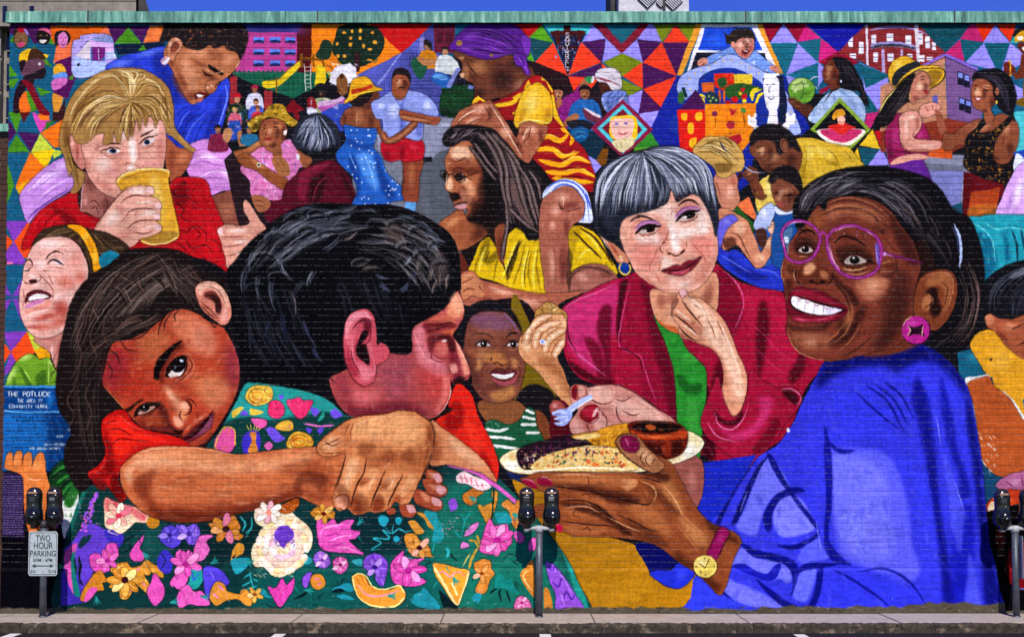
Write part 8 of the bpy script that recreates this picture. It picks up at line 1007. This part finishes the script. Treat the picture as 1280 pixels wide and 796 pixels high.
M_LINE = stone('road_paint', (.62, .60, .54), (.78, .76, .70), 20, rough=.7, bs=.3, bd=.004)
M_DIRT = stone('wall_foot_dirt', (.05, .045, .035), (.12, .10, .08), 14, bs=.7, bd=.02)
M_CONC = stone('tower_concrete', (.19, .165, .135), (.26, .225, .185), .35, bs=.1, bd=.02)
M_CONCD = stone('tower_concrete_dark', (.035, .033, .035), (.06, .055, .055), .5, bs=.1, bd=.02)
M_WHITE = stone('white_precast', (.50, .49, .52), (.60, .59, .62), .6, bs=.1, bd=.02)
M_BRICK = stone('old_brick', (.035, .016, .012), (.09, .036, .024), 7, bs=.5, bd=.006)
M_MORT = stone('mortar', (.10, .085, .07), (.15, .13, .105), 20, bs=.5, bd=.006)
M_GLASS, nt, b = mat('dark_window_glass', (.006, .008, .014), .08, 0, .6)
M_BLACK, nt, b = mat('black_meter_enamel', (.004, .004, .005), .22, 0, .45); n_ = noise(nt, 60, 4, .6); rr = ramp(nt, n_.outputs['Fac'], [(.3, (.12, .12, .12)), (.75, (.3, .3, .3))]); nt.links.new(rr.outputs[0], b.inputs['Roughness'])
M_VISOR, nt, b = mat('meter_visor_glass', (.012, .011, .010), .16, 0, .9)
M_DIAL, nt, b = mat('meter_dial', (.30, .17, .09), .5)
M_PLATE, nt, b = mat('meter_number_plate', (.025, .026, .03), .3)
M_CHROME, nt, b = mat('worn_chrome', (.55, .55, .55), .3, 1)
M_PIPE = stone('galvanised_pipe', (.055, .065, .08), (.115, .13, .15), 16, rough=.45, bs=.2, bd=.003); M_PIPE.node_tree.nodes['Principled BSDF'].inputs['Metallic'].default_value = .35
M_ARM = stone('pale_pipe_fitting', (.34, .35, .35), (.52, .53, .52), 22, rough=.5, bs=.2, bd=.003)
M_ARMD = stone('dark_pipe_fitting', (.02, .021, .024), (.05, .05, .055), 22, rough=.5, bs=.2, bd=.003)
M_SIGN = stone('sign_face', (.34, .38, .38), (.42, .46, .46), 6, rough=.5, bs=.1, bd=.002)
M_SIGNT, nt, b = mat('sign_print', (.012, .035, .03), .6)
M_RUST, nt, b = mat('louvre_grey', (.09, .11, .13), .5)
# weathered copper: vertical runs
M_COPPER, nt, b = mat('green_copper', rough=.62, spec=.35); v, g_ = geo_pos(nt, (9, 9, .9)); v2, g2 = geo_pos(nt, (1.1, 1.1, 1.1))
n1 = noise(nt, 2.2, 6, .7, v); n2 = noise(nt, 1.6, 4, .6, v2); n3 = noise(nt, 60, 3, .6, v2)
r1 = ramp(nt, n1.outputs['Fac'], [(.3, (.02, .07, .06)), (.45, (.07, .235, .175)), (.58, (.16, .38, .285)), (.72, (.44, .60, .48))]); r2 = ramp(nt, n2.outputs['Fac'], [(.35, (.62, .66, .66)), (.7, (1.15, 1.15, 1.1))])
c_ = mixc(nt, 1, r1.outputs[0], r2.outputs[0], 'MULTIPLY'); nt.links.new(c_, b.inputs['Base Color']); bump(nt, b, n3.outputs['Fac'], .3, .004)

# ---------------------------------------------------------------- ground
WALK_W, KERB_H = .9, .09
ground = obj('parking_lot', mesh('parking_lot', [(-400, -300, -KERB_H), (400, -300, -KERB_H), (400, -WALK_W-.1, -KERB_H), (-400, -WALK_W-.1, -KERB_H)], [(0, 1, 2, 3)]), M_ASPH); tag(ground, kind='structure')
land = obj('ground', mesh('ground', [(-700, -310, -.4), (700, -310, -.4), (700, 700, -.4), (-700, 700, -.4)], [(0, 1, 2, 3)]), M_ASPH); tag(land, kind='structure')
for i, xr in enumerate((22, 352, 681, 996)):
    X = at(xr, 790, -WALK_W-.12).x
    ln = box('parking_line', X-.055, X+.055, -WALK_W-6.0, -WALK_W-.16-.02*i, -KERB_H-.02, -KERB_H+.004, M_LINE, ground)
walk = obj('sidewalk', mesh('sidewalk', *[list(a) for a in box_data(-14, 14, -WALK_W+.02, -.002, -.5, -.012)]), M_DIRT); tag(walk, kind='structure')
joints = [at(x, 772, -.45).x for x in (-760, -570, -380, -190, 0, 185, 371, 553, 741, 928, 1112, 1300, 1490, 1680, 1870, 2060)]
rs = random.Random(3)
for a, c in zip(joints[:-1], joints[1:]):
    s = box('slab', a+.006, c-.006, -WALK_W+.012, -.035, -.12, rs.uniform(-.003, .003), M_WALK, walk, .006)
box('soil_strip', joints[0], joints[-1], -.05, .0, -.1, .004, M_DIRT, walk)
kerb = obj('kerb', mesh('kerb', *[list(a) for a in box_data(-14, 14, -WALK_W-.085, -WALK_W+.01, -.6, -.03)]), M_DIRT); tag(kerb, kind='structure')
x = -12.6
def rough_block(name, x0, x1, y0, y1, z0, z1, mt, parent, amp, seed):
    r = random.Random(seed); me = bpy.data.meshes.new(name); bm = bmesh.new(); nx = max(3, int((x1-x0)/.035))
    rows = []
    prof = [(y0, z0), (y0, z0+(z1-z0)*.5), (y0, z1-.018), (y0+.016, z1), ((y0+y1)/2, z1), (y1, z1)]
    for k in range(nx+1):
        xx = x0+(x1-x0)*k/nx; rows.append([bm.verts.new((xx, yy+r.uniform(-amp, amp)*(1 if j < 4 else .2), zz+(r.uniform(-amp, amp)*(.7 if j > 1 else 0)))) for j, (yy, zz) in enumerate(prof)])
    for k in range(nx):
        for j in range(len(prof)-1): bm.faces.new((rows[k][j], rows[k+1][j], rows[k+1][j+1], rows[k][j+1]))
    bm.faces.new(rows[0][::-1]); bm.faces.new(rows[-1]); bm.normal_update(); bm.to_mesh(me); bm.free()
    return obj(name, me, mt, parent)
k = 0
while x < 12.6:
    L = rs.uniform(1.3, 2.1); rough_block('kerb_stone', x+.004, x+L-.004, -WALK_W-.1+rs.uniform(-.006, .006), -WALK_W+.012, -.2, .0+rs.uniform(-.004, .003), M_KERB, kerb, .007, k); x += L; k += 1

# ---------------------------------------------------------------- the painted building
WL = at(2.5, 620, 0).x; WR = 8.1
ZP = at(640, 709.5, 0).z; ZT = at(640, 29.5, 0).z
house = empty('mural_building', (0, 0, 0)); tag(house, 'brick wall painted with a crowded colourful mural of a neighbourhood meal under green copper edging', 'building')
def local(p): return p
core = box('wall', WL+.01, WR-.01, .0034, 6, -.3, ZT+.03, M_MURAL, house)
# smooth plinth with a faintly uneven trowelled face
nx, nz = 270, 12; rs = random.Random(11)
V, F = [], []
for j in range(nz+1):
    for i in range(nx+1): V.append((WL+(WR-WL)*i/nx, -.004+rs.uniform(-.0016, .0016), -.05+(ZP+.05)*j/nz))
for j in range(nz):
    for i in range(nx): a = j*(nx+1)+i; F.append((a, a+1, a+nx+2, a+nx+1))
n0 = len(V); V += [(WL, .3, -.05), (WL, .3, ZP), (WR, .3, -.05), (WR, .3, ZP)]; F += [(0, n0, n0+1, nz*(nx+1)), tuple(range(nz*(nx+1), (nz+1)*(nx+1))) + (n0+3, n0+1)]
obj('foundation_plinth', mesh('foundation_plinth', V, F, True), M_MURAL, house)
# bricks
CO = .0677; BL, BH, JT = .213, .0585, .0056
rs = random.Random(21)
def brick_shape(w, hgt, r):
    """a brick face with rounded arrises, slightly uneven; origin at its lower left on the wall plane"""
    e = .0034; d = r.uniform(-.0009, .0009); tl = [r.uniform(-.0006, .0006) for _ in range(4)]
    o_ = [(0, .009, 0), (w, .009, 0), (w, .009, hgt), (0, .009, hgt)]
    m_ = [(0, (.0022+d), 0), (w, (.0022+d), 0), (w, (.0022+d), hgt), (0, (.0022+d), hgt)]
    i_ = [(e, d+tl[0], e), (w-e, d+tl[1], e), (w-e, d+tl[2], hgt-e), (e, d+tl[3], hgt-e)]
    v = o_+m_+i_; fc = []
    for a in (0, 4):
        for i in range(4): j = (i+1) % 4; fc.append((a+i, a+j, a+4+j, a+4+i))
    fc.append((8, 9, 10, 11)); return v, fc
courses = int(round((ZT-ZP)/CO)); CO = (ZT-ZP)/courses; BH = CO-JT
spots = []
for c in range(courses):
    z = ZP+c*CO+JT*.6; xo = WL + (0 if c % 2 == 0 else -BL/2) + rs.uniform(-.012, .012); x = xo
    header = c % 7 == 3
    while x < WR:
        w = (BL*.5 if header else BL) + rs.uniform(-.004, .004); x0 = max(x, WL); x1 = min(x+w-.0028, WR)
        if x1-x0 > .02: spots.append((x0, z+rs.uniform(-.0014, .0014), x1-x0, not header and x >= WL and x+w <= WR))
        x += w
full = sorted([s for s in spots if s[3]], key=lambda s: (s[0]+s[2]/2)**2+(s[1]-CH)**2)[:300]; chosen = set(id(s) for s in full)
protos = []
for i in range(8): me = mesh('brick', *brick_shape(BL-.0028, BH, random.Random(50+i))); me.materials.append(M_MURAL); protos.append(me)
for s in full:
    ob = bpy.data.objects.new('brick', rs.choice(protos)); COL.objects.link(ob); ob.parent = house; ob.location = (s[0], 0, s[1]); ob.scale = (s[2]/(BL-.0028), 1, 1)
V, F = [], []
for s in spots:
    if id(s) in chosen: continue
    v, fc = brick_shape(s[2], BH, rs); b0 = len(V); V += [(p[0]+s[0], p[1], p[2]+s[1]) for p in v]; F += [tuple(i+b0 for i in q_) for q_ in fc]
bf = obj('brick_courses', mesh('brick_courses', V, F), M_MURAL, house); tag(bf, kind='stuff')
# copper edging in lengths with folded seams
zc0, zc1 = at(640, 28.6, -.04).z, at(640, 14.6, -.04).z
seams = [WL-.03] + [at(x, 22, -.04).x for x in (110, 397, 667, 932, 1193, 1455)] + [WR+.03]
for a, c in zip(seams[:-1], seams[1:]):
    n = max(6, int((c-a)/.12)); V, F = [], []
    prof = [(.3, zc1+.015), (-.030, zc1+.004), (-.040, zc1-.006), (-.042, zc0+.012), (-.050, zc0), (-.034, zc0-.004), (-.030, zc0+.006), (.02, zc0+.006)]
    for i in range(n+1):
        xx = a+(c-a)*i/n; w = rs.uniform(-.0025, .0025)
        for j, (yy, zz) in enumerate(prof): V.append((xx, yy+(w if 1 < j < 6 else 0), zz+(rs.uniform(-.0015, .0015) if 0 < j < 6 else 0)))
    m_ = len(prof)
    for i in range(n):
        for j in range(m_-1): F.append((i*m_+j, i*m_+j+1, (i+1)*m_+j+1, (i+1)*m_+j))
    obj('copper_edging', mesh('copper_edging', V, F), M_COPPER, house)
for xs in seams[1:-1] + [at(x, 22, -.04).x for x in (128,)]:
    me = mesh('seam_strap', *[list(a) for a in box_data(xs-.008, xs+.008, -.047, -.02, zc0+.002, zc1+.008)]); obj('seam_strap', me, M_ARMD if rs.random() < .4 else M_COPPER, house)
box('roof', WL+.02, WR-.02, .25, 8, zc1-.2, zc1-.05, M_CONCD, house)

# neighbouring lower brick wall at the left, set back
nb = empty('neighbour_wall', (WL-3, .5, 0)); tag(nb, 'dark unpainted brick wall with copper cap squeezed against the left edge of the mural', 'wall')
def nbox(nm, x0, x1, y0, y1, z0, z1, m_): 
    ob = box(nm, x0, x1, y0, y1, z0, z1, m_); ob.parent = nb; ob.matrix_parent_inverse = Matrix.Translation(-nb.location); return ob
ZN = at(4, 166, .5).z
nbox('mortar_core', WL-6, WL+.6, .512, 3, -.4, ZN, M_MORT)
V, F = [], []
for c in range(int((ZN+.1)/CO)):
    x = WL+.55-(.1 if c % 2 else 0)
    while x > WL-1.5:
        w = rs.uniform(.195, .21); v, fc = brick_shape(w-.009, BH, rs); b0 = len(V); V += [(p[0]+x-w, p[1]+.5, p[2]+c*CO-.1) for p in v]; F += [tuple(i+b0 for i in q_) for q_ in fc]; x -= w
ob = obj('brick_courses', mesh('brick_courses', V, F), M_BRICK); ob.parent = nb; ob.matrix_parent_inverse = Matrix.Translation(-nb.location); tag(ob, kind='stuff')
nbox('copper_cap', WL-6, WL+.6, .44, 3.1, ZN, ZN+.085, M_COPPER)

# ---------------------------------------------------------------- distant buildings
YB = 28
tower = empty('concrete_tower', (at(80, 500, YB).x, YB, 0)); tag(tower, 'tan concrete office tower with slit windows behind the upper left of the mural', 'building')
def far(par, nm, px0, px1, py0, py1, Y, dep, m_, proud=0.):
    a, c = at(px0, py1, Y), at(px1, py0, Y); ref = min(max(py1, 0), 40); xa, xc = at(px0, ref, Y).x, at(px1, ref, Y).x; ob = box(nm, xa, xc, Y-proud, Y+dep, a.z, c.z, m_); ob.parent = par; ob.matrix_parent_inverse = Matrix.Translation(-par.location); return ob
def wedge(nm, px0, px1, py0, py1, Y, dep, m_):
    """a block whose right flank runs back along an angled street line"""
    a, c = at(px0, py1, Y), at(px1, py0, Y); a.x, c.x = at(px0, 10, Y).x, at(px1, 10, Y).x; k = (CD+Y+dep)/(CD+Y)*1.03
    ob = obj(nm, mesh(nm, [(a.x, Y, a.z), (c.x, Y, a.z), (c.x*k, Y+dep, a.z), (a.x, Y+dep, a.z), (a.x, Y, c.z), (c.x, Y, c.z), (c.x*k, Y+dep, c.z), (a.x, Y+dep, c.z)], box_data(0, 1, 0, 1, 0, 1)[1]), m_); ob.parent = tower; ob.matrix_parent_inverse = Matrix.Translation(-tower.location)
wedge('upper_block', -900, 170, -420, 33, YB, 14, M_CONC)
wedge('shaft', -900, 171.5, 33, 560, YB+.6, 13, M_CONC)
far(tower, 'panel_joint', -900, 170.2, 1.4, 2.2, YB, .1, M_CONCD, .01)
for x in (53, -60, -170, -280): far(tower, 'panel_joint', x-.12, x+.12, -420, 33, YB, .1, M_CONCD, .012)
a, c = at(170, 60, YB+.05), at(186, -14, YB)
V = [(at(170, 40, YB).x, YB+.3, at(170, 60, YB).z), (at(198, 40, YB).x, YB+.3, at(198, 60, YB).z), (at(176, 0, YB).x, YB+.3, at(176, -14, YB).z), (at(170, 0, YB).x, YB+.3, at(170, -14, YB).z)]
V += [(p[0]-.3, p[1]+.6, p[2]) for p in V]; ob = obj('sloping_buttress', mesh('sloping_buttress', V, [(0, 1, 2, 3), (1, 5, 6, 2), (2, 6, 7, 3), (4, 7, 6, 5), (0, 3, 7, 4), (0, 4, 5, 1)]), M_CONCD); ob.parent = tower; ob.matrix_parent_inverse = Matrix.Translation(-tower.location)
for x in (-64, -30, 3.2, 36.8): 
    far(tower, 'slit_window', x, x+5.6, 8, 28, YB, .2, M_GLASS, .02)
for x in (-66, -50, -34, -18, -2.5, 14, 30):
    for i, y in enumerate((38, 80, 122, 164)):
        w = far(tower, 'window', x-4.5, x+5.5, y, y+34, YB+.6, .2, M_GLASS, .02)
        far(tower, 'mullion', x+6.2, x+8.2, y-2, y+36, YB+.6, .1, M_CONC, .3); far(tower, 'transom', x-4.5, x+5.8, y+26.5, y+28, YB+.6, .1, M_CONC, .12)
YW = 40
wt = empty('white_tower', (at(815, 500, YW).x, YW, 0)); tag(wt, 'white rooftop block with diamond louvres showing over the copper edging at top centre', 'building')
far(wt, 'wall', 773.5, 861, -40, 300, YW, 3.5, M_WHITE)
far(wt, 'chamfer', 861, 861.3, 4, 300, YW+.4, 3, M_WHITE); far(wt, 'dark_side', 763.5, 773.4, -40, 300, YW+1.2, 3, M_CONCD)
def louvre(px, py, half, n):
    cpt = at(px, py, YW-.05); s = half*at(1, 0, YW).x*0 + half*(CD+YW)/CF
    e = bpy.data.objects.new('louvre_panel', None)
    me_v, me_f = [], []
    bx = box_data(-s, s, 0, .05, -s, s); me_v += bx[0]; me_f += bx[1]
    me = mesh('louvre_panel', me_v, me_f); pn = obj('louvre_panel', me, M_GLASS); pn.parent = wt; pn.matrix_parent_inverse = Matrix.Translation(-wt.location); pn.location = cpt; pn.rotation_euler = (0, math.radians(45), 0)
    sl = mesh('slat', *[list(a) for a in box_data(-s, s, -.06, .02, -s/n*.45, s/n*.45)]); sl.materials.append(M_WHITE)
    for i in range(n):
        so = bpy.data.objects.new('slat', sl); COL.objects.link(so); so.parent = pn; so.location = (0, 0, -s+(2*i+1)*s/n)
louvre(809, -1.5, 9, 7); louvre(841, 1.5, 9, 7); louvre(826, 4, 4.5, 4)
ob = far(wt, 'diagonal_brace', 829, 832, -4, 15, YW-.2, .1, M_CONCD)

# ---------------------------------------------------------------- parking meters
YM = -.38
def text_mesh(s, size):
    cu = bpy.data.curves.new('t', 'FONT'); cu.body = s; cu.size = size; cu.align_x = 'CENTER'; cu.align_y = 'CENTER'; cu.extrude = .0008; cu.offset = size*.012
    t = bpy.data.objects.new('t', cu); COL.objects.link(t); dg = bpy.context.evaluated_depsgraph_get(); me = bpy.data.meshes.new_from_object(t.evaluated_get(dg)); bpy.data.objects.remove(t); return me
MS = (CD+YM)/CF                                          # metres per image pixel at the meters
def meter_head(par, x, ztop, plate):
    hd = empty('meter_head', (x, 0, ztop)); hd.parent = par
    p = MS; S = lambda dz, rx, ry, pw=2.4, cy=0: (0, cy, dz*p, rx*p, ry*p, pw)
    loft('housing', [S(-52, 4, 4, 2), S(-48, 5, 5, 2), S(-46, 8.4, 7.5), S(-44, 10.2, 8.8), S(-38, 11.3, 9.8, 2.1), S(-32, 11.0, 9.6, 2.1), S(-28, 9.8, 8.6), S(-25, 9.2, 8.2, 2.6), S(-18, 9.2, 8.2, 2.8), S(-11, 9.7, 8.4, 2.6), S(-9.5, 9.8, 8.4, 2.5)], 32, M_BLACK, hd)
    dome = [S(-9.6, 9.6, 8.2, 2.4)] + [S(-9.5+9.3*math.sin(a), 9.6*math.cos(a)**.8, 8.2*math.cos(a)**.8, 2.2) for a in (.15, .4, .65, .9, 1.15, 1.4, 1.53)]
    loft('visor', dome, 28, M_VISOR, hd)
    box('dial', -5.6*p, 5.6*p, -8.3*p, -7.4*p, -8.6*p, -6.2*p, M_DIAL, hd, .002)
    pl = box('rate_plate', -4.0*p, 3.2*p, -8.6*p, -8.1*p, -18.5*p, -12.5*p, M_PLATE, hd, .002)
    for i in range(3): box('plate_line', (-3.4+i*2.2)*p, (-2.0+i*2.2)*p, -8.75*p, -8.55*p, -16.2*p, -13.9*p, M_CHROME, pl) if plate else None
    tube('coin_slot', (1.5*p, -8.8*p, -22.5*p), (1.5*p, -7.6*p, -22.5*p), .9*p, M_CHROME, hd, 10)
    kn = loft('turn_knob', [(0, 0, 0, 7.4*p, 7.4*p, 2), (0, 0, 2.2*p, 7.2*p, 7.2*p, 2), (0, 0, 3.6*p, 5.4*p, 5.4*p, 2), (0, 0, 4.4*p, 1.5*p, 1.5*p, 2)], 24, M_BLACK, hd); kn.location = (1.2*p, -8.6*p, -37*p); kn.rotation_euler = (math.radians(90), 0, 0); tube('lock', (0, 0, 4.2*p), (0, 0, 4.9*p), 1.1*p, M_CHROME, kn, 10)
    return hd
def meter(px, label, arm_mat, ybar, ytop, half, sign=None):
    base = at(px, 770, YM); m_ = empty('parking_meter', (base.x, YM, 0)); tag(m_, label, 'parking meter', 'twin parking meters along the wall')
    zb = at(px, ybar, YM).z; zt = at(px, ytop, YM).z
    tube('pole', (0, 0, -.01), (0, 0, zb), 4.3*MS, M_PIPE, m_, 18); tube('base_collar', (0, 0, -.005), (0, 0, .018), 5.2*MS, M_PIPE, m_, 18)
    ar = tube('cross_arm', (-half*MS, 0, zb), (half*MS, 0, zb), 2.5*MS, arm_mat, m_, 14); tube('tee_fitting', (0, 0, zb-5*MS), (0, 0, zb+3.4*MS), 5.0*MS, arm_mat, ar, 16)
    for s in (-1, 1):
        tube('elbow', (s*(half-1)*MS, 0, zb-4.2*MS), (s*(half-1)*MS, 0, zb+4.5*MS), 3.7*MS, arm_mat, ar, 14)
        meter_head(m_, s*(half-1)*MS, zt, s > 0)
    return m_, zb
m0, z0 = meter(53.5, 'twin-headed black parking meter behind the two hour parking sign at the far left', M_ARMD, 654, 608, 13.5)
m1, z1 = meter(674, 'twin-headed black parking meter on a bare grey pole in front of the painted fingers', M_ARM, 660, 608, 16.5)
m2, z2 = meter(1270.5, 'twin-headed black parking meter at the far right by the blue painted dress', M_ARM, 660, 610, 16.5)
def park_sign(px, py, w, hgt, Y, rz, label):
    c = at(px, py, Y); s = empty('parking_sign', (c.x, Y, c.z), rz); tag(s, label, 'sign')
    W2, H2, r = w/2, hgt/2, .03; V = []
    for cx, cz, a0 in ((W2-r, -H2+r, -90), (W2-r, H2-r, 0), (-W2+r, H2-r, 90), (-W2+r, -H2+r, 180)):
        for k in range(7): a = math.radians(a0+15*k); V.append((cx+r*math.cos(a), cz+r*math.sin(a)))
    n = len(V); vv = [(p_[0], -.0015, p_[1]) for p_ in V]+[(p_[0], .0015, p_[1]) for p_ in V]
    obj('panel', mesh('panel', vv, [tuple(range(n)), tuple(range(n, 2*n))[::-1]]+[(i, n+i, n+(i+1) % n, (i+1) % n) for i in range(n)]), M_SIGN, s)
    f1, f2 = .93, .895; bo = [(p_[0]*f1, -.0024, p_[1]*(f1+.02)) for p_ in V]+[(p_[0]*f2, -.0024, p_[1]*(f2+.028)) for p_ in V]
    obj('border', mesh('border', bo, [(i, (i+1) % n, n+(i+1) % n, n+i) for i in range(n)]), M_SIGNT, s)
    u = hgt/55
    for t_, zz, sz in (('TWO', 18.5, 10), ('HOUR', 9.5, 10), ('PARKING', -.2, 9.2), ('8AM - 6PM', -8.2, 5.4)):
        me = text_mesh(t_, sz*u*1.12); ob = obj('lettering', me, M_SIGNT, s, (0, -.0026, zz*u)); ob.rotation_euler = (math.radians(90), 0, 0)
        wd = max(v_.co.x for v_ in me.vertices)-min(v_.co.x for v_ in me.vertices); lim = {'TWO': .50, 'HOUR': .66, 'PARKING': .88, '8AM - 6PM': .66}[t_]*w
        ob.scale = (lim/wd, 1, 1)
    for t_, xx in (('EX.', -11.5), ('SUN', 11.5)):
        ob = obj('lettering', text_mesh(t_, 4.4*u*1.1), M_SIGNT, s, (xx*u, -.0026, -22*u)); ob.rotation_euler = (math.radians(90), 0, 0)
    y_ = -.0026; obj('arrow', mesh('arrow', [(-14*u, y_, -15.2*u), (-9*u, y_, -12.8*u), (-9*u, y_, -14.5*u), (9*u, y_, -14.5*u), (9*u, y_, -12.8*u), (14*u, y_, -15.2*u), (9*u, y_, -17.6*u), (9*u, y_, -15.9*u), (-9*u, y_, -15.9*u), (-9*u, y_, -17.6*u)], [(0, 9, 1), (2, 8, 7, 3), (5, 4, 6)]), M_SIGNT, s)
    for zz in (23.5, -22.5): tube('bolt', (0, -.006, zz*u), (0, -.0005, zz*u), .006, M_CHROME, s, 8)
    return s
park_sign(53.8, 691.5, 36*MS, 55*MS, YM-4.6*MS, 0, 'grey two hour parking sign with a double arrow on the far left pole')
park_sign(1275.5, 696, 36*MS, 53*MS, YM+.005, math.radians(80), 'narrow edge-on parking sign fixed to the far right meter pole')
